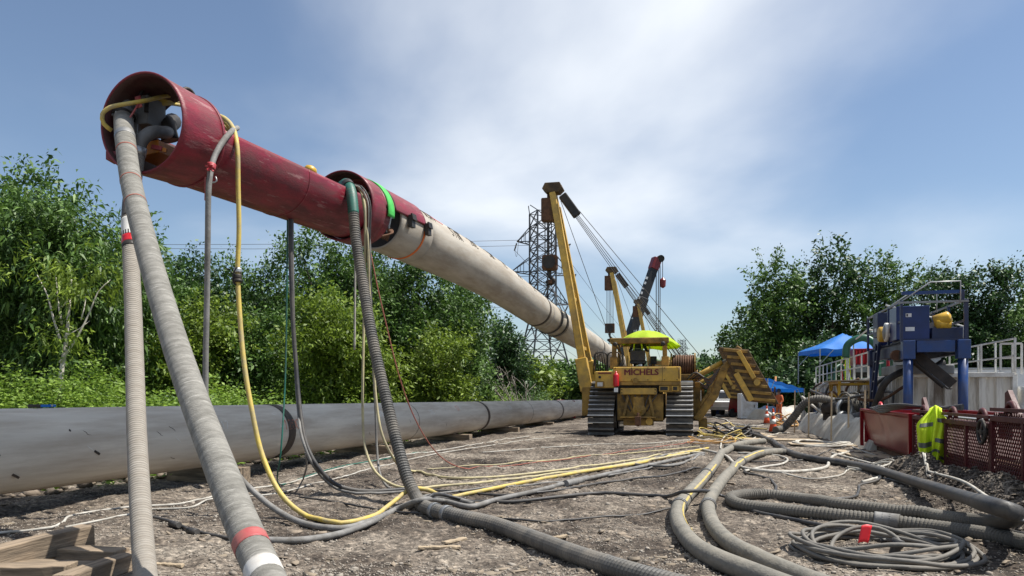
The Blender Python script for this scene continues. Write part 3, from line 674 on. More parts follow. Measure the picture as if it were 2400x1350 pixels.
# --- equipment inside the open mouth
c, t, s_, u_ = frame(CT, 9.85)
FLC = N_(291, 268, 8.62)
dirf = Vector((.02, -.42, -1)).normalized(); q_ = dirf.to_track_quat('Z', 'Y').to_matrix().to_4x4()
fl = onhp(MB().lathe([(.10, -.16), (.10, -.03), (.142, -.03), (.142, .012), (.10, .012), (.10, .03)], Matrix.Translation(FLC) @ q_, 28), 'pipe_flange', 'steel_grey', False)
fl2 = onhp(MB().lathe([(.10, .0), (.138, .0), (.138, .04), (.10, .04), (.10, .12)], Matrix.Translation(FLC + dirf * .02) @ q_, 28), 'hose_flange', 'steel_dark', False)
for k in range(10):
    a = k * math.pi / 5; p = q_ @ Vector((.12 * math.cos(a), .12 * math.sin(a), 0))
    onhp(MB().cyl(FLC + p - dirf * .05, FLC + p + dirf * .085, .012, None, 6), 'bolt', 'galvanised', False)
onhp(MB().box(N_(352, 268, 8.85), (.20, .34, .36), Matrix.Rotation(-.25, 3, 'Z')), 'pump_cabinet', 'steel_dull', False, bevel=.01)
onhp(MB().box(N_(322, 292, 8.80), (.13, .2, .44), Matrix.Rotation(.1, 3, 'Y')), 'support_plate', 'steel_grey', False, bevel=.008)
onhp(MB().box(N_(375, 362, 8.85), (.34, .5, .16), Matrix.Rotation(-.22, 3, 'Z') @ Matrix.Rotation(-.12, 3, 'Y')), 'pump_skid', 'orange_paint', False, bevel=.01)
mb = MB(); mb.box(N_(368, 346, 8.55), (.13, .03, .05), Matrix.Rotation(.2, 3, 'Y')); onhp(mb, 'reflector', 'tape_red', False)
onhp(MB().box(N_(386, 352, 8.56), (.05, .03, .05), Matrix.Rotation(.2, 3, 'Y')), 'reflector', 'orange_paint', False)
el = catmull([N_(400, 312, 9.1), N_(382, 310, 8.7), N_(352, 312, 8.45), N_(333, 328, 8.4), N_(325, 350, 8.4)], .03)
onhp(MB().tube(el, .078, 16), 'elbow_pipe', 'steel_dull')
onhp(MB().cyl(N_(326, 345, 8.4), N_(322, 366, 8.4), .092, None, 18), 'clamp_collar', 'galvanised')
onhp(MB().tube(catmull([N_(405, 285, 9.3), N_(392, 300, 9.0), N_(400, 330, 9.0)], .05), .11, 12), 'pump_body', 'steel_dark')
mb = MB(); mb.beam(N_(350, 188, 8.75), N_(345, 235, 8.7), .035, .02); mb.beam(N_(345, 190, 8.75), N_(327, 226, 8.55), .03, .02); mb.beam(N_(345, 225, 8.7), N_(343, 262, 8.6), .05, .03)
onhp(mb, 'hanger_chain', 'steel_dark', False)
mb = MB(); mb.beam(N_(323, 226, 8.5), N_(327, 252, 8.45), .07, .015, (0, 1, 0)); mb.tube(catmull([N_(327, 240, 8.45), N_(305, 275, 8.4), N_(280, 310, 8.34), N_(276, 335, 8.3)], .05), .012, 6)
onhp(mb, 'red_strap', 'tape_red')
for k in range(4):                                    # yellow air line looped in the mouth
    spec_ = [N_(430, 226 + 7 * k, 9.4), N_(395, 225 + 6 * k, 9.0), N_(360, 236 + 4 * k, 8.9), N_(328, 246 + 5 * k, 8.95)] if k else [N_(415, 222, 9.2), N_(385, 226, 8.8), N_(340, 236, 8.5), N_(300, 243, 8.38), N_(258, 252, 8.33), N_(240, 268, 8.33), N_(243, 290, 8.36), N_(262, 306, 8.42)]
    onhp(MB().tube(catmull(spec_, .04), .026, 10), 'air_line', 'hose_yellow')
for k in range(3):
    onhp(MB().tube(catmull([N_(480, 262 + 6 * k, 9.7 + .1 * k), N_(505, 270 + 9 * k, 9.75 + .1 * k), N_(532, 292 + 10 * k, 9.8 + .1 * k), N_(545, 318 + 7 * k, 9.95 + .1 * k)], .05), .026, 10), 'air_line', 'hose_yellow')
mb = MB(); mb.tube(catmull([N_(492, 270, 9.55), N_(498, 300, 9.4), N_(498, 350, 9.34)], .05), .014, 6); mb.box(N_(494, 278, 9.45), (.06, .06, .07)); onhp(mb, 'tie_cable', 'steel_dark')
# ------------------------------------------------------------------ hoses that hang from the pulling head
pts = [FLC + dirf * .05, P(293, 322, 9.0), P(306, 420, 8.5), P(326, 510, 8.0), P(352, 610, 7.5), P(384, 720, 7.0), P(420, 835, 6.5), P(460, 950, 6.05), P(508, 1075, 5.55), P(560, 1210, 5.08), P(604, 1310, 4.74), P(640, 1390, 4.4), P(690, 1480, 4.05)]
e_ = pts[-1]; pts += [Vector((e_.x + .5, e_.y - .55, .115 + gz(e_.x + .5, e_.y - .55))), Vector((e_.x + 1.6, e_.y - 1.3, .1)), Vector((e_.x + 3, e_.y - 1.9, .1))]
big_hose = hose('suction_hose', pts, .112, 'hose_wrapped', 'thick weathered grey hose sloping from bolted flange in red mouth to ground', raw=True, step=.06, n=20)
def cuff(path, i0, i1, r, mt_, name, parent, label=None):
    o = MB().tube(path[i0:i1], r, 20).build(name, mt_, None, True); o.parent = parent; o.matrix_parent_inverse = Matrix.Translation(-parent.location)
    if label: o['label'] = label
    return o
def near_px(path, v):                                # index of the path point seen at photo row v
    return min(range(len(path)), key=lambda i: abs(VH - (path[i].z - CH) * F / max(.1, path[i].y) - v))
cp = catmull(pts, .02)
for v_, w_, m_, nm in ((1278, 5, 'tape_red', 'red_tape'), (1345, 6, 'tape_white', 'white_sleeve'), (425, 0, 'rope_red', 'clamp_band'), (352, 0, 'rope_red', 'clamp_band'), (475, 0, 'rope_red', 'clamp_band'), (322, 4, 'steel_grey', 'hose_ferrule')):
    i = near_px(cp, v_); cuff(cp, i - w_ // 2, i + w_ // 2 + 2, .1145, m_, nm, big_hose)
pts2 = [P(322, 362, 9.32), P(314, 420, 9.2), P(305, 500, 9.0), P(307, 600, 8.7), P(312, 720, 8.3), P(316, 860, 7.8), P(320, 1000, 7.25), P(327, 1150, 6.7), P(336, 1290, 6.2), P(344, 1390, 5.8), P(350, 1470, 5.45)]
e_ = pts2[-1]; pts2 += [Vector((e_.x + .05, e_.y - .6, .09)), Vector((e_.x + .2, e_.y - 1.7, .085)), Vector((e_.x + .8, e_.y - 3, .085))]
pale_hose = hose('discharge_hose', pts2, .088, 'hose_pale', 'thick pale hose hanging nearly straight down from elbow in red mouth', raw=True, step=.06, n=18)
cp = catmull(pts2, .02)
for v_, w_, m_, nm in ((537, 12, 'tape_white', 'white_label'), (566, 4, 'fire_red', 'red_band'), (552, 2, 'steel_dark', 'hose_clamp'), (578, 2, 'steel_dark', 'hose_clamp'), (470, 24, 'hose_black', 'black_cuff')):
    i = near_px(cp, v_); cuff(cp, i - w_ // 2, i + w_ // 2 + 2, .0925, m_, nm, pale_hose)
ribsp = [(803, 436, 13.4), (814, 432, 13.05), (823, 452, 12.85), (834, 560, 12.6), (850, 660, 12.35), (872, 790, 11.95), (900, 915, 11.6), (932, 1045, 11.15), (956, 1125, 10.85), (975, 1163, 10.65), (1000, 1190), (1060, 1207), (1150, 1226), (1250, 1262), (1350, 1300), (1450, 1333), (1560, 1365), (1700, 1400), (1900, 1440)]
rib = hose('ribbed_hose', ribsp, .088, 'hose_rib', 'dark ribbed hose from second red collar to ground, running toward the camera', rib=.044, n=18)
cp = catmull(route(ribsp, .088), .02)
i = near_px(cp, 436); j = near_px(cp, 505)
gs = resample(cp[i:j], .024); cuff(gs, 0, len(gs), [.094 if k % 2 else .086 for k in range(len(gs))], 'hose_green', 'green_section', rib, 'green ribbed upper section')
i = near_px(cp, 432); cuff(cp, i, i + 8, .10, 'steel_dark', 'hose_clamp', rib)
for v_ in (1196, 1203): i = near_px(cp, v_); cuff(cp, i, i + 4, .102, 'steel_grey', 'hose_clamp', rib)

yel = [(496, 268, 10.6), (524, 276, 10.35), (546, 300, 10.12), (556, 345, 9.98), (558, 430, 9.95), (560, 540, 9.93), (557, 640, 9.9), (562, 740, 9.85), (572, 850, 9.75), (590, 960, 9.65), (616, 1070, 9.55), (660, 1160, 9.38), (720, 1210, 9.22), (800, 1226), (868, 1212), (920, 1178, 10.5), (965, 1146, 10.85), (1000, 1147, 10.9), (1045, 1166), (1100, 1156), (1250, 1126), (1400, 1100), (1500, 1085), (1600, 1062), (1660, 1050)]
yh = hose('air_hose', yel, .031, 'hose_yellow', 'yellow air hose with black coupling hanging from red nose shell, lying on over ribbed hose', n=10)
cp = catmull(route(yel, .031), .02)
i = near_px(cp, 628); cuff(cp, i, i + 4, .05, 'galvanised', 'coupling', yh); i = near_px(cp, 645); cuff(cp, i, i + 4, .05, 'steel_dark', 'coupling', yh); i = near_px(cp, 660); cuff(cp, i - 1, i + 2, .055, 'steel_dark', 'coupling', yh)
o = MB().tube(catmull([P(556, 625, 9.86), P(548, 640, 9.86), P(547, 662, 9.86), P(554, 668, 9.86)], .02), .012, 6).build('safety_cable', 'steel_dark', None, True); o.parent = yh; o.matrix_parent_inverse = Matrix.Translation(-yh.location)
gh = [(556, 300, 10.5), (545, 306, 10.05), (522, 332, 9.66), (500, 374, 9.47), (490, 430, 9.36), (487, 560, 9.36), (485, 700, 9.4), (482, 860, 9.4), (484, 950, 9.4), (502, 1015, 9.4), (530, 1075, 9.4), (572, 1130, 9.35), (640, 1190, 9.2), (720, 1229), (800, 1238), (880, 1216), (955, 1182, 10.45), (1000, 1164, 10.6), (1055, 1168, 10.9), (1110, 1182)]
g5 = hose('slurry_hose', gh, .036, 'hose_grey', 'grey hose tied with red rag on red trough, hanging straight down', n=10)
cp = catmull(route(gh, .036), .02)
i = near_px(cp, 392); cuff(cp, i - 2, i + 3, .052, 'tape_red', 'red_rag', g5)
mb = MB()
for k in range(7): a = k * .9; mb.beam(P(492, 392, 9.36), P(492 + (9 + 3 * (k % 3)) * math.cos(a), 392 + (8 + 4 * (k % 2)) * math.sin(a), 9.32), .025, .012)
mb.beam(P(482, 415, 9.36), P(481, 470, 9.36), .03, .01); 
o = mb.build('red_rag', 'tape_red'); o.parent = g5; o.matrix_parent_inverse = Matrix.Translation(-g5.location)
o = MB().tube(catmull([P(490, 405, 9.4), P(488, 420, 9.38), P(498, 428, 9.38), P(508, 424, 9.38), P(505, 414, 9.38)], .02), .010, 6).build('snap_hook', 'galvanised', None, True); o.parent = g5; o.matrix_parent_inverse = Matrix.Translation(-g5.location)

hose('slurry_hose', [(560, 1262), (610, 1266), (700, 1266), (800, 1250), (870, 1224), (930, 1194), (985, 1172, 0, .14), (1040, 1174, 0, .03), (1100, 1187), (1160, 1172), (1250, 1152), (1350, 1128), (1450, 1105), (1570, 1080), (1650, 1062)], .036, 'hose_grey', 'grey hose emerging behind thick sloping hose, crossing ribbed hose with bulky coupling')
cpl = route([(1325, 1134), (1352, 1128), (1375, 1122)], .036)
solo(MB().tube(catmull(cpl, .04), [.05 if i % 3 else .062 for i in range(len(catmull(cpl, .04)))], 12), 'hose_coupling', 'hose_grey', 'bulky grey coupling joining two lengths of hose on bare gravel', 'coupling')
hose('power_cable', [(960, 1192), (1005, 1164, 0, .15), (1040, 1160, 0, .12), (1110, 1176), (1200, 1176), (1330, 1162), (1400, 1156), (1480, 1158), (1555, 1164), (1605, 1152, 0, .17), (1645, 1150, 0, .17), (1690, 1162), (1760, 1196), (1850, 1216), (1960, 1238), (2010, 1246)], .026, 'hose_black', 'black cable running from ribbed hose over the twin pale hoses toward the cable coil', 'cable')
def hang_group(spec, r, mt_, label, name='hanging_cable', cat='cable', **k): return hose(name, spec, r, mt_, label, cat, **k)
hang_group([(680, 500, 12.2), (682, 640, 12.15), (687, 760, 12.1), (694, 860, 12.0), (703, 960, 11.8), (716, 1035, 11.6), (742, 1090, 11.5), (785, 1134, 11.6), (840, 1150), (900, 1150), (960, 1146, 0, .0)], .034, 'hose_black', 'thick black cable hanging from underside of red trough', n=8)
hang_group([(685, 500, 12.25), (687, 700, 12.2), (692, 850, 12.1), (698, 950, 11.9), (709, 1030, 11.5), (735, 1092, 11.5), (780, 1140, 11.7), (835, 1156), (905, 1155), (975, 1150)], .022, 'hose_grey', 'thin grey cable bundled beside thick black cable under red trough', n=8)
hang_group([(674, 498, 12.3), (672, 700, 12.25), (668, 900, 12.2), (657, 1070, 11.9), (650, 1115, 12.2), (660, 1136), (690, 1130), (720, 1116), (800, 1093), (900, 1076), (1000, 1060)], .013, 'hose_green', 'thin green cable hanging beside the black one under red trough', n=6)
hang_group([(716, 1060, 11.5), (719, 1085, 11.6), (712, 1118, 12.2), (709, 1126)], .014, 'hose_grey', 'short grey lead branching off the black cable to the ground', n=6)
hang_group([(838, 436, 13.25), (853, 470, 12.95), (856, 560, 12.95), (854, 700, 13.05), (851, 850, 12.95), (850, 960, 12.85), (856, 1050, 12.7), (880, 1106, 12.5), (930, 1140, 12.25), (985, 1144, 0, .02), (1020, 1140), (1110, 1133), (1250, 1117), (1400, 1098), (1520, 1078), (1640, 1058)], .023, 'hose_ochre', 'yellow hose hanging from second red collar left of ribbed hose', 'air_hose', 'hose', n=8)
hang_group([(846, 440, 13.2), (860, 540, 12.95), (866, 680, 13.0), (874, 820, 12.9), (882, 940, 12.8), (896, 1020, 12.7), (926, 1080, 12.9), (975, 1106), (1060, 1120), (1140, 1119), (1300, 1103), (1450, 1083), (1560, 1066), (1650, 1052)], .023, 'hose_ochre', 'amber yellow hose hanging close behind ribbed hose, curving along the gravel', 'air_hose', 'hose', n=8)
hang_group([(850, 445, 13.2), (866, 560, 13.0), (868, 640, 13.0), (872, 800, 13.1), (880, 960, 13.0), (884, 1060, 12.9), (892, 1115, 12.6), (915, 1146), (955, 1150)], .022, 'hose_grey', 'thin grey cable hanging between the two yellow hoses by ribbed hose', n=6)
hang_group([(846, 436, 13.1), (862, 470, 13.0), (862, 545, 13.0), (878, 640, 13.0), (905, 760, 13.1), (938, 890, 13.3), (972, 980, 13.6), (1010, 1045, 14), (1050, 1083, 14.6), (1100, 1099), (1200, 1091), (1400, 1067), (1550, 1046), (1640, 1035)], .011, 'rope_red', 'thin reddish rope slanting from red collar down to gravel', 'hanging_rope', 'rope', n=6)
hang_group([(833, 560, 13.3), (832, 700, 13.3), (831, 820, 13.3)], .018, 'hose_white', 'short pale hose end dangling behind ribbed hose in front of bushes', n=6)
for k in range(3):
    hang_group([(812 + 2 * k, 432, 13.15), (840 + 3 * k, 440 - 2 * k, 13.0), (858 + 4 * k, 470, 12.95), (860 + 4 * k, 530, 12.95), (858 + 2 * k, 600 + 10 * k, 13.0)], .013, ('rust', 'hose_white', 'hose_black')[k], ('rusty brown', 'pale', 'black')[k] + ' short cable looped over the edge of second red collar', n=6)
# ------------------------------------------------------------------ lines on the ground, left half
hose('ground_cable', [(-40, 1258), (0, 1251), (120, 1236), (180, 1206), (300, 1189), (420, 1181), (490, 1166), (600, 1146), (680, 1131), (780, 1101), (880, 1081), (1000, 1061), (1150, 1036), (1240, 1022)], .016, 'hose_white', 'pale cable running along the shaded foot of the ground pipe', 'cable', wob=.008, n=6)
hose('ground_cable', [(150, 1236), (200, 1226), (300, 1206), (360, 1194), (440, 1190), (500, 1169), (620, 1160), (700, 1144), (800, 1119), (920, 1087), (1000, 1068), (1180, 1040), (1300, 1026)], .014, 'hose_white', 'thinner pale cable wandering between ground pipe and timber pile', 'cable', wob=.01, n=6)
hose('ground_cable', [(350, 1210), (400, 1222), (450, 1243), (500, 1254), (545, 1262)], .018, 'hose_black', 'black cable with plugs lying between the two thick hanging hoses', 'cable', n=6)
for u_, v_ in ((410, 1229), (452, 1245)):
    p = G(u_, v_, .03); solo(MB().cyl(p - Vector((.07, -.05, 0)), p + Vector((.07, -.05, 0)), .035, None, 10), 'cable_plug', 'hose_black', 'black plug on the dark cable, the one nearer the ' + ('pale hanging hose' if u_ < 430 else 'sloping grey hose'), 'plug', 'plugs on the black cable')
# ------------------------------------------------------------------ right half: twin lay-flat hoses
A_ = [(1790, 1034), (1740, 1040), (1700, 1058), (1672, 1092), (1640, 1130), (1604, 1170), (1588, 1200), (1594, 1235), (1625, 1275), (1685, 1312), (1765, 1344), (1850, 1378), (1960, 1415)]
B_ = [(1832, 1058), (1785, 1062), (1748, 1076), (1712, 1105), (1682, 1140), (1662, 1175), (1662, 1205), (1678, 1240), (1725, 1282), (1800, 1320), (1880, 1354), (1980, 1390), (2100, 1430)]
ha = hose('lay_flat_hose', A_, .090, 'hose_flat', 'dusty pale hose with yellow stripe curving toward the camera', step=.05, n=16)
hb = hose('lay_flat_hose', B_, .086, 'hose_flat', 'dusty pale hose without stripe curving beside the striped one', step=.05, n=16)
def stripe(spec, r, i0, i1, ang, w, mt_, parent):
    cp_ = catmull(route(spec, r), .05); settle(cp_, r); cp_ = cp_[int(len(cp_) * i0):int(len(cp_) * i1)]; mb_ = MB(); nn = len(cp_); off = 0
    for i in range(nn):
        t = (cp_[min(i + 1, nn - 1)] - cp_[max(i - 1, 0)]).normalized(); s_ = t.cross(Z).normalized(); u_ = s_.cross(t)
        for e in np.linspace(-w, w, 5):
            a = R(ang + e); mb_.v.append(tuple(cp_[i] + (s_ * math.sin(a) + u_ * math.cos(a)) * (r + .0035)))
    for i in range(nn - 1):
        for j in range(4): mb_.f.append((i * 5 + j, i * 5 + 5 + j, i * 5 + 6 + j, i * 5 + 1 + j))
    o = mb_.build('yellow_stripe', mt_, None, True); o.parent = parent; o.matrix_parent_inverse = Matrix.Translation(-parent.location); return o
stripe(A_, .090, .50, .97, -52, 9, 'hose_yellow', ha); stripe(B_, .086, .10, .40, -40, 9, 'hose_yellow', hb)
for spec, r, par, vs_ in ((A_, .09, ha, (1112, 1186)), (B_, .086, hb, (1082, 1186))):
    cp = catmull(route(spec, r), .02); settle(cp, r)
    for v_ in vs_:
        i = min(range(len(cp)), key=lambda i: abs(VH - (cp[i].z - CH) * F / cp[i].y - v_)); cuff(cp, i - 3, i + 4, r + .012, 'hose_grey', 'hose_joint', par); cuff(cp, i - 1, i + 1, r + .02, 'steel_grey', 'hose_clamp', par)
loopC = [(2560, 1308), (2460, 1285), (2380, 1266), (2300, 1250), (2200, 1236), (2085, 1221), (1960, 1207), (1860, 1197), (1780, 1189), (1728, 1180), (1712, 1169), (1735, 1160), (1790, 1158), (1870, 1167), (1960, 1180), (2060, 1192), (2180, 1207), (2290, 1220), (2335, 1223)]
lc = hose('corrugated_hose', loopC, .078, 'hose_dust', 'dusty corrugated hose doubled back on itself beyond the cable coil', rib=.044, n=18)
cp = catmull(route(loopC, .078), .02)
for uu in (2060, 2075, 2095):
    i = min(range(len(cp) // 2), key=lambda i: abs(1200 + cp[i].x / cp[i].y * F - uu)); cuff(cp, i - 3, i + 3, .092, 'hose_grey', 'hose_clamp', lc)
hose('black_hose', [(2318, 1222), (2350, 1222), (2378, 1216), (2384, 1206), (2360, 1196), (2318, 1183), (2270, 1168), (2200, 1146), (2120, 1121), (2050, 1100), (1980, 1086), (1900, 1074), (1850, 1060), (1822, 1044), (1790, 1026), (1750, 1014), (1725, 1006)], .078, 'hose_black', 'smooth black hose running along the red skids to the corrugated loop', step=.08, n=14)
hose('black_hose', [(1842, 1060), (1800, 1056), (1745, 1050), (1700, 1048)], .085, 'hose_dust', 'short dusty hose end pointing at the white covered berm', n=12)
hose('arched_hose', [(1818, 1008), (1836, 1003, 29.8), (1862, 975, 29.5), (1888, 944, 29.2), (1915, 935, 28.9), (1950, 940, 28.6), (1982, 955, 28.4), (2005, 975, 28.3)], .15, 'hose_rib', 'thick dark hose arching over the white covered berm', rib=.09, n=18)
hose('ground_cable', [(2640, 1262), (2500, 1262), (2400, 1252), (2330, 1238), (2290, 1236), (2230, 1248), (2180, 1258), (2110, 1262), (2060, 1268)], .024, 'hose_black', 'black cable crossing the corrugated hose into the cable coil', 'cable', n=8)
w1 = [(1640, 1052), (1700, 1068), (1722, 1086), (1760, 1100), (1830, 1106), (1885, 1104), (1930, 1097), (1944, 1080), (1962, 1066), (2000, 1062)]
hose('ground_cable', w1, .034, 'hose_white', 'pale thick cable curving round in front of the berm', 'cable', n=8)
hose('ground_cable', [(1760, 1098), (1746, 1108), (1790, 1118), (1818, 1138), (1826, 1154), (1870, 1164), (1940, 1170), (1995, 1166), (2013, 1150), (2018, 1136), (2050, 1128), (2066, 1112), (2058, 1098), (2044, 1096), (2052, 1104)], .022, 'hose_black', 'dark cable zigzagging over open gravel between pale cable and corrugated loop', 'cable', n=8)
hose('ground_cable', [(1990, 1044), (2030, 1060), (2100, 1082), (2180, 1106), (2260, 1130), (2320, 1168), (2370, 1192), (2440, 1206)], .020, 'hose_white', 'thin pale cable running along the foot of the red skids', 'cable', n=6)
hose('ground_cable', [(1950, 1062), (2010, 1078), (2058, 1092), (2072, 1104), (2060, 1118), (2035, 1126), (2020, 1130)], .026, 'hose_white', 'short pale loop lying beside the smooth black hose', 'cable', n=6)
def coil(name, u, v, rr, turns, r, mt_, label, seed, sq=1., n=7, hi=.10):
    rg = random.Random(seed); c = G(u, v); pts_ = []
    for k in range(turns * 14):
        a = k / 14 * 2 * math.pi; ring = int(k / 14); rad = rr * (1 - .045 * (ring % 6)) * (1 + .05 * math.sin(a * 1 + seed + ring))
        x = c.x + rad * math.cos(a) + .05 * math.sin(ring * 2.1); y = c.y + rad * sq * math.sin(a) + .07 * math.cos(ring * 1.7)
        pts_.append(Vector((x, y, gz(x, y) + r + hi * (ring / max(1, turns - 1)) * (.6 + .4 * math.sin(a * 2 + ring)))))
    return MB().tube(catmull(pts_, .09), r, n), c
mb, c = coil('cable_coil', 2062, 1296, .80, 12, 0.0205, 'hose_dust', '', 3, 1.0, 8, .17)
extra = [G(2060, 1268, .03), G(2010, 1262, .1), G(1975, 1285, .2), G(2000, 1300, .22), G(2075, 1290, .2), G(2100, 1275, .22), G(2110, 1262, .2)]
mb.tube(catmull([P(2110, 1285, 7.4), P(2103, 1262, 7.55), P(2060, 1238, 7.7), P(2010, 1236, 7.75), P(1965, 1255, 7.7), P(1950, 1290, 7.4), P(1990, 1310, 7.1), P(2080, 1322, 7.0), P(2150, 1318, 7.0)], .05), 0.0205, 8)
cc = solo(mb, 'cable_coil', 'hose_coil', 'heavy coil of dusty cable with red tag lying on the gravel', 'cable')
o = MB().lathe([(.030, 0), (.046, .03), (.046, .10), (.060, .11), (.060, .17), (.045, .18)], Matrix.Translation(P(2092, 1305, 7.3)) @ Matrix.Rotation(.35, 4, 'Y'), 16).build('plug', 'hose_black', None, True); o.parent = cc; o.matrix_parent_inverse = Matrix.Translation(-cc.location)
tp = P(2026, 1252, 7.62)
o = MB().grid(lambda a, b_: tp + Vector(((a - .5) * .105 + (b_ - .5) * -.045, -.02 * b_, .085 - b_ * .17 + .012 * math.sin(a * 3.1))), 6, 6).build('red_tag', 'tag_red', None, True)
sm = o.modifiers.new('thickness', 'SOLIDIFY'); sm.thickness = .003; o.parent = cc; o.matrix_parent_inverse = Matrix.Translation(-cc.location)
mb, c = coil('x', 1925, 1044, .85, 5, .03, 'x', '', 5, 1.15, 6, .1); solo(mb, 'cable_coil', 'hose_white', 'loose pale cable coil spread out before the white covered berm', 'cable')
mb, c = coil('x', 2040, 1102, .42, 3, .016, 'x', '', 8, 1.2, 6, .05); solo(mb, 'cable_coil', 'hose_white', 'small loose cable loops beside the smooth black hose and red skid', 'cable')
mb, c = coil('x', 1690, 1026, .8, 4, .017, 'x', '', 9, 1.5, 6, .3); solo(mb, 'cable_coil', 'hose_yellow', 'tangle of yellow hose on the ground beside the pipelayer track', 'hose')
mb, c = coil('x', 1715, 1022, .7, 4, .026, 'x', '', 12, 1.5, 6, .45); solo(mb, 'cable_coil', 'hose_black', 'tangle of black cable between pipelayer track and traffic cones', 'cable')
mb, c = coil('x', 1665, 1038, .7, 3, .014, 'x', '', 14, 1.4, 6, .2); solo(mb, 'cable_coil', 'hose_orange', 'tangle of orange cord where the yellow hoses end', 'cable')
mb, c = coil('x', 1838, 1000, .62, 5, .03, 'x', '', 15, .8, 6, .6); solo(mb, 'cable_coil', 'hose_orange', 'bundle of orange hose piled up against the berm by the cones', 'hose')
rg = random.Random(22); cols_ = ['hose_white', 'hose_yellow', 'hose_black', 'hose_grey', 'hose_white', 'hose_orange', 'hose_white', 'hose_black', 'hose_white', 'hose_yellow']
words = ['pale', 'yellow', 'black', 'grey', 'white', 'orange', 'cream', 'dark', 'chalky', 'ochre']; where = ['nearest the tangle', 'beside the track', 'before the cones', 'toward the parked equipment', 'past the board edge', 'by the counterweight', 'under other lines', 'over other lines', 'ending near berm', 'ending near track']
for k in range(10):
    v0 = 985 + 4.2 * k; u0 = 1628 + rg.uniform(0, 40); sp = []
    for j in range(6): sp.append((u0 + j * rg.uniform(22, 30), v0 + rg.uniform(-7, 7) + 2 * j))
    hose('ground_cable', sp, rg.uniform(.022, .036), cols_[k], words[k] + ' line in the heap of hoses behind the tangle, ' + where[k], 'cable', n=6, wob=.02)
hose('ground_hose', [(1642, 1062), (1600, 1062), (1540, 1072), (1490, 1088), (1560, 1092), (1620, 1078), (1650, 1066)], .026, 'hose_grey', 'grey hose folded in a long loop at the end of the yellow hoses', n=8)
hose('ground_hose', [(1730, 1062), (1790, 1064), (1838, 1072), (1830, 1088), (1790, 1094), (1745, 1104)], .024, 'hose_white', 'white hose looping over the ends of the twin pale hoses', n=8)
hose('ground_cable', [(1722, 1000), (1708, 1012), (1690, 1040), (1700, 1056), (1730, 1052), (1800, 1022), (1850, 1014)], .024, 'hose_white', 'white cable crossing in front of the two traffic cones', 'cable', n=6)
# ------------------------------------------------------------------ timbers in the near left corner
c_ = G(235, 1312)
def tb(u0, v0, u1, v1, Y0, Y1, w, h, label): timber(P(u0, v0, Y0), P(u1, v1, Y1), w, h, label, group=None)
tb(-260, 1372, 208, 1254, 5.55, 6.95, .17, .19, 'long squared timber laid across the top of the timber pile')
a_ = G(140, 1303, .085); b_ = G(285, 1312, .085); timber(a_ - (b_ - a_) * .6, b_, .20, .17, 'short thick timber with pale sawn end under the long one')
a_ = G(-60, 1348, .08); b_ = G(170, 1345, .08); timber(a_ - (b_ - a_) * .3, b_, .2, .16, 'timber lying flat below the long one toward the camera')
a_ = G(200, 1350, .07); b_ = G(318, 1308, .07); timber(a_ - (b_ - a_) * .4, b_, .16, .14, 'weathered timber lying crossways beside the sawn end')
a_ = G(20, 1330, .06); b_ = G(235, 1338, .06); timber(a_, b_, .18, .12, 'thin timber at the bottom of the pile')
for (u0, v0, u1, v1, lb) in ((980, 1284, 1080, 1282, 'pale split board lying alone on the gravel near ribbed hose'), (1040, 1272, 1090, 1262, 'narrow dark lath lying on the gravel near ribbed hose'), (1275, 1264, 1330, 1256, 'grey stick lying on gravel beyond ribbed hose'), (360, 1322, 430, 1326, 'broken white slat between the two thick hanging hoses')):
    timber(G(u0, v0, .02), G(u1, v1, .02), .06, .03, lb, 'wood_plank', 'loose_board')
# plywood sheets laid as a path in front of the berm
for k, (u, v, w_, l_) in enumerate(((1830, 1030, 1.2, 2.4), (1950, 1042, 1.2, 2.4), (2040, 1066, 1.1, 2.4), (2096, 1080, .5, 2.2), (1760, 1018, 1.2, 2.4))):
    p = G(u, v, .03); o = MB().box((0, 0, 0), (w_, l_, .03)).build('plywood_sheet', 'wood_plank', None, False, .004); o.location = p; o.rotation_euler = (.01 * k, .012, RZ + R(90 if k < 2 else 4 * k))
    tag(o, ('muddy plywood sheet under the arching hose end', 'muddy plywood sheet in front of the white covered berm', 'plywood sheet at the corner of the solid red tank', 'narrow board along the foot of the red skid', 'plywood sheet under the hose heap by the cones')[k], 'board')

fan = [([(1010, 1158), (1120, 1146), (1260, 1136), (1400, 1118), (1520, 1098), (1610, 1082)], .018, 'hose_grey', 'thin grey line fanning out just below the yellow hoses'),
       ([(930, 1152), (1050, 1150), (1180, 1160), (1300, 1150), (1420, 1130), (1540, 1118), (1640, 1096)], .020, 'hose_black', 'thin black line wandering below the yellow hoses toward twin hoses'),
       ([(700, 1165), (800, 1178), (900, 1196), (1000, 1204), (1090, 1203)], .014, 'hose_black', 'short black lead running into the foot of the ribbed hose'),
       ([(1130, 1060), (1250, 1052), (1380, 1044), (1500, 1040), (1620, 1030)], .014, 'hose_white', 'pale line crossing open gravel before the pipelayer tracks'),
       ([(1000, 1100), (1150, 1090), (1330, 1075), (1480, 1062), (1640, 1046)], .016, 'hose_ochre', 'dusty ochre line running above the yellow hoses'),
       ([(1830, 1108), (1900, 1122), (1960, 1116), (2010, 1098), (2060, 1090), (2130, 1098), (2180, 1118)], .016, 'hose_white', 'thin white lead looping in front of the smooth black hose'),
       ([(1700, 1078), (1780, 1082), (1860, 1080), (1940, 1058), (2010, 1040)], .018, 'hose_black', 'black lead passing the pale coil before the berm'),
       ([(2060, 1118), (2120, 1132), (2180, 1152), (2260, 1176), (2330, 1204), (2420, 1226)], .016, 'hose_grey', 'grey lead following the smooth black hose'),
       ([(1180, 1215), (1290, 1222), (1400, 1212), (1520, 1206), (1580, 1190)], .013, 'hose_black', 'thin black string lying on gravel between ribbed and striped hoses')]
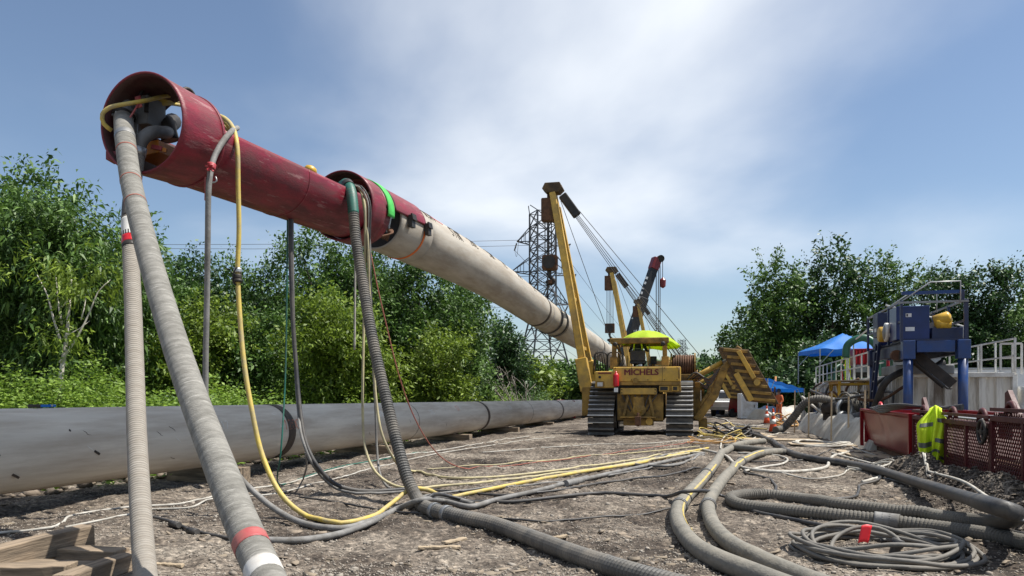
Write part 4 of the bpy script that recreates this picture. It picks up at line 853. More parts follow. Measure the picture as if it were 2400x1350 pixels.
for sp_, r_, m_, lb_ in fan: hose('ground_cable', sp_, r_, m_, lb_, 'cable', n=6, wob=.012)
# ------------------------------------------------------------------ pipelayers
def text_mesh(txt, size, depth=.004, offset=.012, sx=1.0):
    cu = bpy.data.curves.new('text', 'FONT'); cu.body = txt; cu.size = size; cu.extrude = depth; cu.offset = offset; cu.align_x = 'CENTER'; cu.align_y = 'CENTER'; cu.space_character = 1.0; cu.resolution_u = 3
    ob = bpy.data.objects.new('text', cu); col.objects.link(ob); bpy.context.view_layer.update()
    me = bpy.data.meshes.new_from_object(ob.evaluated_get(bpy.context.evaluated_depsgraph_get())); bpy.data.objects.remove(ob)
    if sx != 1:
        for v_ in me.vertices: v_.co.x *= sx
    return me
def text_part(txt, size, mt_, parent, M, name='lettering', offset=.012, sx=1.):
    me = text_mesh(txt, size, .004, offset, sx); me.transform(M); me.materials.clear(); me.materials.append(MATS[mt_]); o = link(me, name, parent); return o
def hull_path(circ, step):
    """outline of a belt round circles (y, z, r), as evenly spaced points with outward normals"""
    pts = []
    for y, z, r in circ:
        for k in range(72): a = k * math.pi / 36; pts.append((y + r * math.cos(a), z + r * math.sin(a)))
    pts = sorted(set(pts)); lo, up = [], []
    for p in pts:
        while len(lo) > 1 and (lo[-1][0] - lo[-2][0]) * (p[1] - lo[-2][1]) - (lo[-1][1] - lo[-2][1]) * (p[0] - lo[-2][0]) <= 0: lo.pop()
        lo.append(p)
    for p in reversed(pts):
        while len(up) > 1 and (up[-1][0] - up[-2][0]) * (p[1] - up[-2][1]) - (up[-1][1] - up[-2][1]) * (p[0] - up[-2][0]) <= 0: up.pop()
        up.append(p)
    h = [Vector((0, a, b_)) for a, b_ in lo[:-1] + up[:-1]]; h.append(h[0].copy()); h = resample(h, step)[:-1]; n = len(h); out = []
    for i in range(n):
        t = (h[(i + 1) % n] - h[i - 1]).normalized(); out.append((h[i], t, Vector((0, t.z, -t.y))))
    return out
HEADL = Vector((-3.57, -.31, 9.73))
def pipelayer(loc, rz, label, group, full=True, hook_z=5.9):
    T = thing('pipelayer', label, 'pipelayer', loc, rz, group)
    def part(mb, name, mt_='cat_yellow', par=None, smooth=False, bevel=.012, **k): return mb.build(name, mt_, par or T, smooth, bevel if full else 0, **k)
    for sx in (-1, 1):                               # two crawler tracks
        xc = sx * 1.44; path = hull_path([(-1.75, .55, .52), (2.05, .55, .52), (-.95, 1.42, .50)], .225)
        fr = MB(); fr.box((xc, .15, .62), (.5, 3.6, .5)); fr.box((xc, -.5, 1.1), (.4, 1.2, .7)); tr = part(fr, 'track_frame', 'steel_dark')
        for (y, z, r) in ((-1.75, .55, .46), (2.05, .55, .46), (-.95, 1.42, .44)): part(MB().cyl((xc - .3, y, z), (xc + .3, y, z), r, None, 20), 'track_wheel', 'steel_dark', tr, False, 0)
        for k in range(7): part(MB().cyl((xc - .25, -1.2 + k * .45, .24), (xc + .25, -1.2 + k * .45, .24), .17, None, 12), 'track_roller', 'steel_dark', tr, False, 0)
        sh = MB(); sh.box((0, 0, .0), (.97, .205, .035)); sh.box((0, .075, .065), (.97, .03, .11)); sh.box((0, 0, -.05), (.30, .16, .07)); sm = sh.mesh('track_shoe', 'track_steel'); sm.materials.append(MATS['track_bright']); sm.polygons.foreach_set('material_index', [1 if 6 <= k_ < 12 else 0 for k_ in range(len(sm.polygons))])
        if full:
            for p, t, n_ in path:
                o = link(sm, 'track_shoe', tr); Mx = Matrix((( 1, 0, 0), (0, t.y, n_.y), (0, t.z, n_.z))).to_4x4(); o.matrix_local = Matrix.Translation((xc, p.y, p.z)) @ Mx
        else:
            mb = MB()
            for p, t, n_ in path:
                Mx = Matrix(((1, 0, 0), (0, t.y, n_.y), (0, t.z, n_.z))); mb.box((xc, p.y, p.z), (.97, .21, .05), Mx)
            part(mb, 'track_chain', 'track_steel', tr, False, 0)
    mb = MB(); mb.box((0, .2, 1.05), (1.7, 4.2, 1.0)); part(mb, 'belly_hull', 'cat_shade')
    mb = MB(); mb.box((0.05, 1.35, 1.95), (1.35, 2.4, 1.0)); mb.box((.05, 1.35, 2.5), (1.1, 2.2, .16)); part(mb, 'engine_hood', 'cat_yellow', None, False, .05)
    part(MB().cyl((.35, 1.3, 2.5), (.35, 1.3, 3.1), .07), 'exhaust_pipe', 'steel_dark')
    # rear
    rp = part(MB().box((.25, -1.85, 2.27), (2.46, .75, .54)), 'fuel_tank', 'cat_yellow', None, False, .03, label='yellow rear tank with red lettering')
    Mt = Matrix.Translation((.05, -2.232, 2.33)) @ Matrix.Rotation(R(90), 4, 'X')
    tx = text_mesh('MICHELS', .30, .004, 0, 1.08); vs3 = [v_.co.copy() for v_ in tx.vertices]; fs3 = [tuple(p.vertices) for p in tx.polygons]; mb = MB()
    for k, (ox, oz) in enumerate(((0, 0), (.016, .002), (.008, .012), (-.008, .006))): mb.add([Mt @ (q + Vector((ox, oz, .0008 * k))) for q in vs3], fs3)   # heavy strokes
    lt_ = mb.build('lettering', 'lettering_red', rp); lt_['kind'] = 'stuff'
    part(MB().box((.82, -2.228, 2.27), (.012, .012, .53)), 'panel_joint', 'steel_dark', rp, False, 0)
    part(MB().cyl((-.15, -2.30, 2.03), (-.15, -2.2, 2.03), .10), 'filler_cap', 'cat_shade', rp, False, 0)
    part(MB().box((.25, -1.83, 1.93), (2.46, .78, .13)), 'tank_rail', 'cat_shade', rp)
    bx = part(MB().box((-1.30, -1.8, 2.08), (.72, .72, .62)), 'side_box', 'cat_yellow', None, False, .03)
    part(MB().box((-1.47, -2.17, 1.90), (.32, .03, .24)), 'lamp_frame', 'cat_shade', bx); part(MB().box((-1.47, -2.192, 1.90), (.20, .02, .15)), 'rear_lamp', 'tape_white', bx, False, 0)
    part(MB().cyl((-1.48, -2.22, 2.17), (-1.48, -2.15, 2.17), .05), 'filler_cap', 'steel_dark', bx, False, 0); part(MB().box((-1.3, -2.17, 2.32), (.5, .02, .05)), 'plate', 'lettering_red', bx, False, 0)
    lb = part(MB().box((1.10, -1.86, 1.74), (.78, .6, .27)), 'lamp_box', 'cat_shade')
    for x in (.88, 1.28): part(MB().box((x, -2.18, 1.74), (.36 if x < 1 else .24, .03, .19)), 'lamp_frame', 'cat_yellow', lb); part(MB().box((x, -2.2, 1.74), (.27 if x < 1 else .15, .02, .13)), 'rear_lamp', 'steel_dark', lb, False, 0)
    part(MB().box((-.05, -2.1, 1.64), (1.32, .16, .24)), 'rear_beam', 'cat_yellow', None, False, .02)
    for x in (-.66, .56):
        for z in (1.58, 1.70): part(MB().cyl((x, -2.2, z), (x, -2.17, z), .025, None, 6), 'bolt', 'steel_dark', None, False, 0)
    mb = MB(); mb.box((-.05, -1.72, 1.10), (.98, .5, .86)); part(mb, 'winch_frame', 'cat_shade', None, False, .05); part(MB().box((-.05, -1.50, 1.15), (1.75, .3, 1.3)), 'recess_shade', 'steel_dark', None, False, 0); part(MB().box((.2, -1.95, 1.83), (1.7, .1, .1)), 'slot_shade', 'steel_dark', None, False, 0)  # dark boxes added for the shaded slot and gaps round the winch
    mb = MB(); mb.lathe([(.24, 0), (.24, .1), (.15, .12), (.08, .16)], Matrix.Translation((-.03, -2.0, .95)) @ Matrix.Rotation(R(90), 4, 'X'), 20); part(mb, 'gear_cover', 'cat_shade', None, False, 0)
    for s_ in (-1, 1): part(MB().beam((-.05 + s_ * .55, -2.02, .72), (-.05 + s_ * .38, -2.02, 1.5), .12, .1), 'winch_bracket', 'cat_shade')
    part(MB().box((-.05, -2.05, 1.25), (.42, .12, .4)), 'winch_motor', 'cat_shade', None, False, .06)
    mb = MB(); mb.box((-.05, -2.2, .68), (1.3, .5, .06)); mb.box((-.05, -2.1, .50), (1.1, .3, .26)); part(mb, 'drawbar_plate', 'cat_shade')
    mb = MB(); mb.box((-.05, -2.45, .55), (.22, .16, .34)); mb.cyl((-.05, -2.46, .35), (-.05, -2.46, .85), .05); part(mb, 'hitch_pin', 'rust')
    part(MB().cyl((.35, -2.3, .52), (.35, -1.9, .52), .13, None, 16), 'tow_eye', 'cat_yellow', None, False, 0)
    mb = MB(); mb.lathe([(.02, -.24), (.105, -.24), (.11, -.2), (.11, .16), (.085, .22), (.03, .26), (.03, .32)], Matrix.Translation((-.86, -2.33, 2.06)), 16); ex = part(mb, 'fire_extinguisher', 'fire_red', None, True, 0)
    part(MB().box((-.86, -2.36, 1.69), (.14, .06, .16)), 'extinguisher_label', 'sticker_white', ex, False, 0)
    for k in range(6): part(MB().tube(catmull([(-.75 + .28 * k, -1.98, 1.84), (-.7 + .26 * k, -2.08, 1.6 - .05 * (k % 3)), (-.5 + .18 * k, -2.04, 1.2), (-.35 + .12 * k, -1.98, .9)], .08), .024, 6), 'hydraulic_hose', 'hose_black', None, True, 0)
    for x in (-.9, -.3, .3, .9, 1.35):
        for z in (2.06, 2.5): part(MB().cyl((x, -2.245, z), (x, -2.22, z), .022, None, 6), 'bolt', 'cat_dark', rp, False, 0)
    for x in (-.95, .83): part(MB().lathe([(.05, 0), (.09, .03), (.09, .12), (.05, .15)], Matrix.Translation((x, -1.62, 3.42)) @ Matrix.Rotation(R(90), 4, 'X'), 14), 'work_lamp', 'steel_dark', None, False, 0)
    for k in range(3): part(MB().box((-1.78, -1.55, 1.2 + .35 * k), (.1, .4, .04)), 'step', 'steel_dark', None, False, 0)
    part(MB().tube(catmull([(1.42, -2.2, 2.1), (1.42, -2.32, 2.2), (1.42, -2.32, 2.45), (1.42, -2.2, 2.52)], .05), .018, 6), 'grab_handle', 'cat_dark', None, True, 0)
    part(MB().box((.25, -1.6, 2.56), (2.3, .25, .05)), 'mud_ledge', 'cat_dark', None, False, 0)
    for k in range(5): part(MB().tube(catmull([(1.7 + .1 * k, -.9, 2.1), (2.0 + .08 * k, -1.0, 2.35 - .05 * k), (2.5, -1.05, 2.1 - .06 * k), (2.9, -1.0, 2.5)], .1), .03, 6), 'hydraulic_hose', ('hose_black', 'rust')[k % 2], None, True, 0)
    # operator's place
    part(MB().box((0, -.6, 2.50), (1.9, 1.8, .1)), 'cab_floor', 'steel_dark')
    for s_, x in ((-1, -1.02), (1, .90)):
        rops = MB(); rops.beam((x, -1.5, 2.52), (x * .98, -1.5, 3.46), .17, .17); rops.beam((x, -1.52, 2.5), (x, -1.5, 2.95), .27, .2); rops.beam((x * .98, -1.48, 3.45), (x * .95, .3, 3.42), .15, .15); rops.beam((x * .95, .3, 2.5), (x * .95, .3, 3.45), .13, .13)
        part(rops, 'canopy_post', 'cat_shade')
    part(MB().box((-.06, -1.5, 3.56), (2.2, .22, .22)), 'canopy_beam', 'cat_shade', None, False, .03)
    part(MB().box((-.06, .28, 3.53), (2.0, .16, .16)), 'canopy_beam', 'cat_shade')
    st = MB(); st.box((-.15, -.75, 2.78), (.6, .55, .14)); st.box((-.15, -1.02, 3.02), (.58, .12, .42)); part(st, 'seat', 'hose_black', None, False, .03)
    for x, z in ((.35, .5), (.45, .42), (-.6, .55)): part(MB().tube([(x, -.4, 2.5), (x, -.45, 2.5 + z)], [.018, .018], 6), 'control_lever', 'steel_dark', None, False, 0)
    part(MB().box((.42, -.45, 2.86), (.25, .2, .3)), 'instrument_box', 'steel_dark', None, False, .02)
    mb = MB()                                         # black guard frame of the boom controls
    for x in (-1.75, -1.25): mb.tube(catmull([(x, -1.4, 2.4), (x, -1.4, 3.05), (x + .08, -1.4, 3.12), (x + .38, -1.4, 3.12), (x + .44, -1.4, 3.05), (x + .44, -1.4, 2.4)], .08), .028, 6)
    for k in range(6): mb.tube([(-1.85 + .1 * k, -1.2, 2.3), (-1.8 + .07 * k, -1.25, 3.1 + .08 * (k % 3))], [.022, .022], 6)
    part(mb, 'guard_frame', 'steel_dark', None, True, 0)
    part(MB().tube(catmull([(-.88, -1.45, 3.5), (-.72, -1.5, 3.1), (-.70, -1.5, 2.75), (-.9, -1.5, 2.5), (-1.2, -1.5, 2.6)], .06), .035, 8), 'hydraulic_hose', 'hose_black', None, True, 0)
    # winch drums with wound rope
    for y, x, z, r in ((-.2, 1.55, 2.65, .48), (.7, 1.45, 2.6, .42)):
        dr = part(MB().cyl((x - .42, y, z), (x + .42, y, z), r * .72, None, 20), 'winch_drum', 'steel_dark', None, False, 0)
        for s_ in (-1, 1): part(MB().cyl((x + s_ * .42, y, z), (x + s_ * .48, y, z), r, None, 22), 'drum_flange', 'cat_shade', dr, False, 0)
        for k in range(9): part(MB().tube([(x - .36 + .09 * k, y + (r * .80) * math.cos(a), z + (r * .80) * math.sin(a)) for a in np.linspace(0, 2 * math.pi, 17)[:-1]], .045, 6, closed=True), 'wire_turn', 'rust', dr, True, 0)
    part(MB().box((1.5, .25, 2.05), (1.0, 2.0, .5)), 'winch_stand', 'cat_shade')
    # boom
    for y in (-1.15, 1.15):
        foot = Vector((-2.12, y, 1.75)); hd = HEADL + Vector((.0, .20 * (1 if y > 0 else -1), -.1)); d = (hd - foot).normalized()
        bm_ = part(MB().beam(foot, hd, .24, .24, (0, 1, 0)), 'boom_leg', 'cat_yellow', None, False, .03)
        part(MB().beam(foot + d * .3 + Vector((.145, 0, 0)), hd - d * .5 + Vector((.14, 0, 0)), .045, .25, (0, 1, 0)), 'boom_flange', 'cat_yellow', bm_, False, 0)
        part(MB().beam(foot - d * .1, foot + d * 1.2, .46, .40, (0, 1, 0)), 'boom_foot', 'cat_yellow', bm_, False, .03)
        part(MB().box((-2.10, y, 1.25), (.32, .5, 1.1)), 'boom_hinge', 'cat_shade', None, False, .03)
    for z in (3.4, 5.4, 7.4):
        t = (z - 1.75) / (HEADL.z - 1.75); x = -2.12 + (HEADL.x + 2.12) * t; w_ = 1.15 * (1 - t) + .2 * t; part(MB().beam((x, -w_, z), (x, w_, z), .12, .14), 'boom_tie', 'cat_yellow')
    hdp = MB(); hdp.prism([(-.42, -.05), (-.30, .18), (.30, .18), (.42, -.05), (.25, -.22), (-.25, -.22)], -.30, .30, lambda p, t: HEADL + Vector((p[0], t, p[1] + .12))); part(hdp, 'boom_head', 'cat_dark', None, False, .02)
    # upper block, falls, travelling block, hook and belt sling
    ub = MB(); ub.box(HEADL + Vector((-.20, 0, -.75)), (.55, .42, .95)); ub.box(HEADL + Vector((-.20, 0, -.2)), (.12, .1, .4)); part(ub, 'upper_block', 'rust', None, False, .06)
    hx = HEADL.x - .14; lbz = hook_z + .75
    for i, (ox, oy) in enumerate(((-.18, -.12), (-.06, .1), (.08, -.1), (.2, .12))): part(MB().cyl((hx + ox, HEADL.y + oy, HEADL.z - 1.1), (hx + ox, HEADL.y + oy, lbz), .020, None, 6), 'hoist_rope', 'steel_dark', None, False, 0)
    lbk = part(MB().box((hx, HEADL.y, lbz), (.62, .4, .62)), 'lower_block', 'rust', None, False, .08)
    for oy in (-.21, .21): part(MB().cyl((hx, HEADL.y + oy - .02, lbz), (hx, HEADL.y + oy + .02, lbz), .26, None, 20), 'sheave', 'steel_dark', lbk, False, 0)
    hk = MB(); hk.tube(catmull([(hx, HEADL.y, lbz - .3), (hx, HEADL.y, lbz - .55), (hx + .16, HEADL.y, lbz - .72), (hx, HEADL.y, lbz - .86), (hx - .16, HEADL.y, lbz - .74)], .04), .07, 8); part(hk, 'hook', 'steel_dark', None, True, 0)
    # boom lines to the winches
    lx = HEADL + Vector((.42, 0, -.25)); wpt = Vector((1.45, .3, 3.0)); d = (wpt - lx).normalized()
    part(MB().beam(lx - d * .1, lx + d * .95, .26, .34), 'boom_block', 'steel_dark', None, False, .04)
    for i, (ox, oy) in enumerate(((-.30, -.1), (-.16, .1), (-.02, -.05), (.16, .08), (.62, .0))): part(MB().cyl(lx + d * .7 + Vector((ox * .35, oy, .0)), wpt + Vector((ox * 1.15, oy * 3, .1)), .0135, None, 6), 'boom_line', 'steel_dark', None, False, 0)
    part(MB().cyl(HEADL + Vector((.3, 0, -.4)), (-.9, -1.0, 2.8), .012, None, 6), 'guy_line', 'steel_dark', None, False, 0)
    # counterweight folded out on the right
    cw = Vector((3.95, -.3, 2.22)); ang = R(28); ax_ = Vector((math.sin(ang), 0, -math.cos(ang))); pr = Vector((math.cos(ang), 0, math.sin(ang)))
    sl = Vector((1, 0, -.10)).normalized(); top = cw - ax_ * 1.15
    W = MB(); W.prism([(-.52, 0), (.52, 0), (.52, 1), (-.52, 1)], -.95, .95, lambda q, t: top + sl * q[0] + ax_ * 2.3 * q[1] + Vector((0, t, 0))); cwb = part(W, 'counterweight', 'cat_dark', None, False, .02, label='ribbed brown counterweight block swung out on arms')
    for k in range(8):
        p = top + ax_ * (.10 + .295 * k); part(MB().beam(p - sl * .44, p + sl * .44, 1.98, .11, Vector((0, 0, 1))), 'weight_rib', 'cat_shade', cwb, False, .012)
    part(MB().beam(top + ax_ * .1 + sl * .1 + Vector((0, -1.03, 0)), top + ax_ * 1.25 + sl * .12 + Vector((0, -1.03, 0)), .16, .08, (0, 1, 0)), 'weight_strut', 'cat_yellow', cwb)
    part(MB().beam(top + ax_ * 1.1 - sl * .46 + Vector((0, -1.0, 0)), top + ax_ * 2.25 - sl * .44 + Vector((0, -1.0, 0)), .20, .16, (0, 1, 0)), 'weight_strut', 'cat_yellow', cwb)
    part(MB().cyl(cw + ax_ * .35 + pr * .12 + Vector((0, -1.06, 0)), cw + ax_ * .35 + pr * .12 + Vector((0, -.9, 0)), .12, None, 14), 'pivot_pin', 'cat_yellow', cwb, False, 0)
    for y in (-1.0, .8):
        am = MB(); am.beam((2.05, y, .55), (2.75, y, 1.55), .30, .18, (0, 1, 0)); am.beam((2.70, y, 1.45), (3.05, y, 2.45), .28, .18, (0, 1, 0)); am.beam((3.0, y, 2.35), (3.62, y, 3.3), .22, .18, (0, 1, 0)); part(am, 'weight_arm', 'cat_shade', None, False, .03)
        part(MB().cyl((1.75, y + .25, 2.05), (3.0, y + .25, 2.75), .09, None, 12), 'ram_barrel', 'cat_yellow', None, True, 0); part(MB().cyl((3.0, y + .25, 2.75), (3.6, y + .25, 3.1), .05, None, 10), 'ram_rod', 'galvanised', None, True, 0)
    mb = MB(); mb.beam((2.3, -.9, .4), (2.3, .9, .4), .3, .4); mb.beam((2.05, 0, .5), (2.05, 0, 2.0), .3, .8); part(mb, 'weight_frame', 'cat_shade')
    return T
AH = R(13)
PL = 'pipelayers holding up the hung pipe'
hk1 = CT(30.8)
pl1 = pipelayer((5.22, 30.55, gz(5.2, 30.5) - .02), -AH, 'yellow pipelayer seen from behind, red letters across its rear tank', PL, True, 6.1)
pl2 = pipelayer((10.25, 51.0, gz(10.25, 51)), -AH, 'yellow pipelayer behind the lettered one, its boom head level with black crane', PL, False, 5.2)
pl3 = pipelayer((14.9, 68.6, gz(14.9, 68.6)), -AH, 'farthest yellow pipelayer, boom top beside the black crane boom', PL, False, 4.3)
def sling_at(root, label, hz):
    bpy.context.view_layer.update(); hpnt = root.matrix_world @ Vector((HEADL.x - .14, HEADL.y, hz + .75 - .80)); c = min((CT(y) for y in np.arange(hpnt.y - 3, hpnt.y + 3, .1)), key=lambda q: (q.xy - hpnt.xy).length)
    y0 = c.y; T = thing('belt_sling', label, 'sling', (c.x, c.y, c.z - PR), 0, 'slings under the hung pipe'); W = []
    for s_ in (-.55, .55):
        mb = MB(); pts_ = []; cc_, t, sd, u_ = frame(CT, y0 + s_)
        for a in np.linspace(-115, 115, 25): b_ = R(180 + a); pts_.append(cc_ + (sd * math.sin(b_) + u_ * math.cos(b_)) * (PR + .03))
        pts_ = [hpnt] + pts_ + [hpnt]; n = len(pts_)
        for i in range(n):
            for e in (-.085, .085):
                for k in (0, .022): mb.v.append(tuple(pts_[i] + t * e + (cc_ - pts_[i]).normalized() * -k * (1 if 0 < i < n - 1 else 0)))
        for i in range(n - 1):
            o_ = i * 4
            for a, b_ in ((0, 1), (1, 3), (3, 2), (2, 0)): mb.f.append((o_ + a, o_ + b_, o_ + 4 + b_, o_ + 4 + a))
        reparent(mb.build('belt', 'hose_black', None), T)
    reparent(MB().box(hpnt + Vector((0, 0, .02)), (.16, .5, .14)).build('sling_shackle', 'rust', None), T)
sling_at(pl1, 'black belt sling round tan pipe below the boom of the lettered pipelayer', 6.1); sling_at(pl2, 'black belt sling behind the lime umbrella, under the second boom', 5.2); sling_at(pl3, 'black belt sling under the farthest pipelayer boom', 4.3)
# lime umbrella over the operator
ML = Matrix.Translation(pl1.location) @ Matrix.Rotation(-AH, 4, 'Z')
um = thing('sun_umbrella', 'lime yellow umbrella tied over the operator seat of the pipelayer', 'umbrella', ML @ Vector((.25, -.35, 2.5)), -AH)
mb = MB()
def ubr(a, b_):
    th = a * 2 * math.pi; scal = 1 - .06 * abs(math.sin(th * 4)); r = 1.22 * b_ * scal
    return Vector((r * math.cos(th), r * math.sin(th), 1.50 - .50 * b_ ** 2.2 - (.05 * (1 - abs(math.cos(th * 4))) * b_) - .16 * b_ * math.cos(th - .9)))
mb.grid(ubr, 64, 10, True); o = mb.build('umbrella_cloth', 'umbrella_lime', um, True); sm = o.modifiers.new('thickness', 'SOLIDIFY'); sm.thickness = .006
mb = MB(); mb.cyl((0, 0, .0), (0, 0, 1.48), .02, None, 8); mb.build('umbrella_pole', 'steel_grey', um)
for k in range(8):
    a = k / 8; MB().tube([ubr(a, .02) - Vector((0, 0, .02)), ubr(a, .5) - Vector((0, 0, .02)), ubr(a, 1) - Vector((0, 0, .015))], .008, 5).build('umbrella_rib', 'steel_dark', um, True)

# ------------------------------------------------------------------ people
def person(name, label, loc, rz, pose, cloth, shirt=None, hat=None, vest=None, sc=1.0):
    """body grown as one skinned surface from a joint skeleton, feet/seat on z = 0 of the pose"""
    J = pose; names = list(J); idx = {n: i for i, n in enumerate(names)}
    E = [('pelvis', 'waist'), ('waist', 'chest'), ('chest', 'neck'), ('neck', 'head'), ('head', 'crown')]
    for s in 'lr': E += [('pelvis', 'hip_' + s), ('hip_' + s, 'knee_' + s), ('knee_' + s, 'ankle_' + s), ('ankle_' + s, 'toe_' + s), ('chest', 'sho_' + s), ('sho_' + s, 'elb_' + s), ('elb_' + s, 'wri_' + s), ('wri_' + s, 'hand_' + s)]
    rad = dict(pelvis=.15, waist=.14, chest=.165, neck=.062, head=.098, crown=.085, hip=.105, knee=.07, ankle=.05, toe=.045, sho=.08, elb=.055, wri=.038, hand=.042)
    me = bpy.data.meshes.new(name); me.from_pydata([tuple(Vector(J[n]) * sc) for n in names], [(idx[a], idx[b_]) for a, b_ in E], [])
    ob = bpy.data.objects.new(name, me); col.objects.link(ob); me.materials.append(MATS[cloth])
    sk = ob.modifiers.new('skin', 'SKIN'); ob.modifiers.new('smooth', 'SUBSURF').levels = 2; ob.modifiers[-1].render_levels = 2; sk.use_smooth_shade = True
    for n in names:
        r = rad[n.split('_')[0]] * sc; d = me.skin_vertices[0].data[idx[n]]; d.radius = (r * (1.2 if n in ('chest', 'waist', 'pelvis') else 1), r); d.use_root = n == 'pelvis'
    bpy.context.view_layer.update(); dg = bpy.context.evaluated_depsgraph_get(); me2 = bpy.data.meshes.new_from_object(ob.evaluated_get(dg)); ob.modifiers.clear(); ob.data = me2
    me2.materials.clear(); me2.materials.append(MATS[cloth]); me2.materials.append(MATS['skin'])
    hz = (Vector(J['neck']) * sc).z + .02; hands = [Vector(J['wri_l']) * sc, Vector(J['wri_r']) * sc]
    for p in me2.polygons:
        if p.center.z > hz or min((p.center - h).length for h in hands) < .11 * sc: p.material_index = 1
        p.use_smooth = True
    ob.location = loc; ob.rotation_euler = (0, 0, rz); tag(ob, label, 'person')
    hd = Vector(J['head']) * sc; cr = Vector(J['crown']) * sc
    for s in (-1, 1): MB().box(hd + Vector((s * .098, 0, .0)) * sc, (.02, .045, .06)).build('ear', 'skin', ob, False, .008)
    MB().box(hd + Vector((0, .105, -.01)) * sc, (.03, .035, .045)).build('nose', 'skin', ob, False, .01)
    if hat:
        h = MB(); Mh = Matrix.Translation(cr + Vector((0, 0, -.02))); h.lathe([(.155, -.02), (.16, 0), (.128, .012), (.124, .06), (.10, .115), (.05, .145), (.01, .15)], Mh, 20); h.box(cr + Vector((0, .15, -.012)), (.17, .09, .014)); h.box(cr + Vector((0, 0, .13)), (.03, .2, .03)); h.build('hard_hat', hat, ob, True)
    if vest:
        w, c_, nk = Vector(J['waist']) * sc, Vector(J['chest']) * sc, Vector(J['neck']) * sc; v = MB(); pv = Vector(J['pelvis']) * sc
        def vf(a, b_):
            th = a * 2 * math.pi; p = pv.lerp(w, b_ * 2) if b_ < .5 else w.lerp(nk - Vector((0, 0, .05)), (b_ - .5) * 2); rx = .245 - .02 * math.sin(b_ * 3) if b_ < .8 else .245 - (b_ - .8) * .75; return p + Vector((rx * math.cos(th), rx * .74 * math.sin(th), 0)) * sc
        v.grid(vf, 28, 12, True); vo = v.build('vest', vest, ob, True); sm = vo.modifiers.new('thickness', 'SOLIDIFY'); sm.thickness = .008
        for b0 in (.22, .52):
            s = MB(); s.grid(lambda a, b_: (lambda q: q + Vector(((q - pv).x, (q - pv).y, 0)) * .045)(vf(a, b0 + b_ * .09)), 28, 1, True); s.build('reflective_band', 'reflective' if vest == 'hivis' else 'sticker_white', vo, True)
    return ob
def stand(ar=.28, arf=.12, lean=0.):
    d = dict(pelvis=(0, 0, .95), waist=(0, 0, 1.1), chest=(0, lean * .5, 1.33), neck=(0, lean, 1.5), head=(0, lean + .02, 1.62), crown=(0, lean + .015, 1.72))
    for s, k in (('l', -1), ('r', 1)):
        d.update({'hip_' + s: (k * .10, 0, .90), 'knee_' + s: (k * .12, .03, .5), 'ankle_' + s: (k * .13, -.02, .09), 'toe_' + s: (k * .15, .15, .05), 'sho_' + s: (k * .19, lean * .9, 1.42), 'elb_' + s: (k * ar, lean + arf * .4, 1.14), 'wri_' + s: (k * ar * .9, lean + arf * 2.2, .97), 'hand_' + s: (k * ar * .85, lean + arf * 2.9, .93)})
    return d
def sit():
    d = dict(pelvis=(0, 0, .14), waist=(0, -.01, .29), chest=(0, .02, .52), neck=(0, .05, .69), head=(0, .07, .81), crown=(0, .06, .91))
    for s, k in (('l', -1), ('r', 1)):
        d.update({'hip_' + s: (k * .10, .05, .12), 'knee_' + s: (k * .17, .46, .13), 'ankle_' + s: (k * .17, .55, -.28), 'toe_' + s: (k * .18, .72, -.32), 'sho_' + s: (k * .20, .03, .60), 'elb_' + s: (k * .33, .15, .36), 'wri_' + s: (k * .36, .38, .36), 'hand_' + s: (k * .36, .46, .37)})
    return d
person('person', 'operator in dark clothes and hi-vis vest seated under the lime umbrella', ML @ Vector((-.15, -.78, 2.86)), -AH, sit(), 'clothes_dark', hat='hat_dark', vest=None)
op = bpy.data.objects['person']
for s_ in (-1, 1):                                    # vest straps over the dark jacket
    MB().tube(catmull([(s_ * .17, -.16, .30), (s_ * .15, -.155, .50), (s_ * .13, -.10, .66), (s_ * .13, .06, .68)], .04), .028, 8).build('vest_strap', 'hivis', op, True)
MB().tube(catmull([(-.2, -.14, .40), (0, -.18, .42), (.2, -.14, .40)], .04), .03, 8).build('vest_band', 'reflective', op, True)

# ------------------------------------------------------------------ black lattice-free crane
cr0 = P(1462, 925, 88); cz = gz(cr0.x, 88.)
ck = thing('mobile_crane', 'mobile crane with thick black telescopic boom and red boom head', 'crane', (cr0.x, 88, cz), R(-8))
Ci = (Matrix.Translation(ck.location) @ Matrix.Rotation(R(-8), 4, 'Z')).inverted()
def cpnt(u, v, Y): return Ci @ P(u, v, Y)
piv = cpnt(1468, 815, 88); tip = cpnt(1532, 628, 89); d = (tip - piv).normalized()
MB().beam(piv - d * 1.5, piv + d * (tip - piv).length * .62, 1.0, 1.05).build('boom_base', 'crane_black', ck, False, .08)
MB().beam(piv + d * (tip - piv).length * .60, tip, .85, .9).build('boom_section', 'crane_black', ck, False, .08)
hdm = MB(); hdm.beam(tip - d * .2, tip + d * 1.2, .95, 1.0); hdm.beam(tip + d * .9, cpnt(1548, 604, 89), .5, .6); hdm.build('boom_head', 'crane_red', ck, False, .06)
hs = MB(); hs.cyl(cpnt(1549, 606, 88.6), cpnt(1549, 606, 89.4), .42, None, 16); hs.build('head_sheave', 'steel_dark', ck)
for u in (1538, 1543, 1547): MB().cyl(cpnt(u, 622, 89), cpnt(u, 800, 89), .05, None, 6).build('hoist_rope', 'wire', ck)
MB().cyl(cpnt(1553, 610, 89), cpnt(1553, 655, 89), .04, None, 6).build('hoist_rope', 'wire', ck)
MB().lathe([(.1, -.6), (.32, -.4), (.36, .3), (.12, .6)], Matrix.Translation(cpnt(1553.5, 663, 89)), 14).build('hook_ball', 'crane_red', ck)
MB().cyl(piv + d * 3 + Vector((0, -.5, -.8)), Vector((2.2, 0, 2.4)), .25, None, 10).build('luffing_ram', 'galvanised', ck)
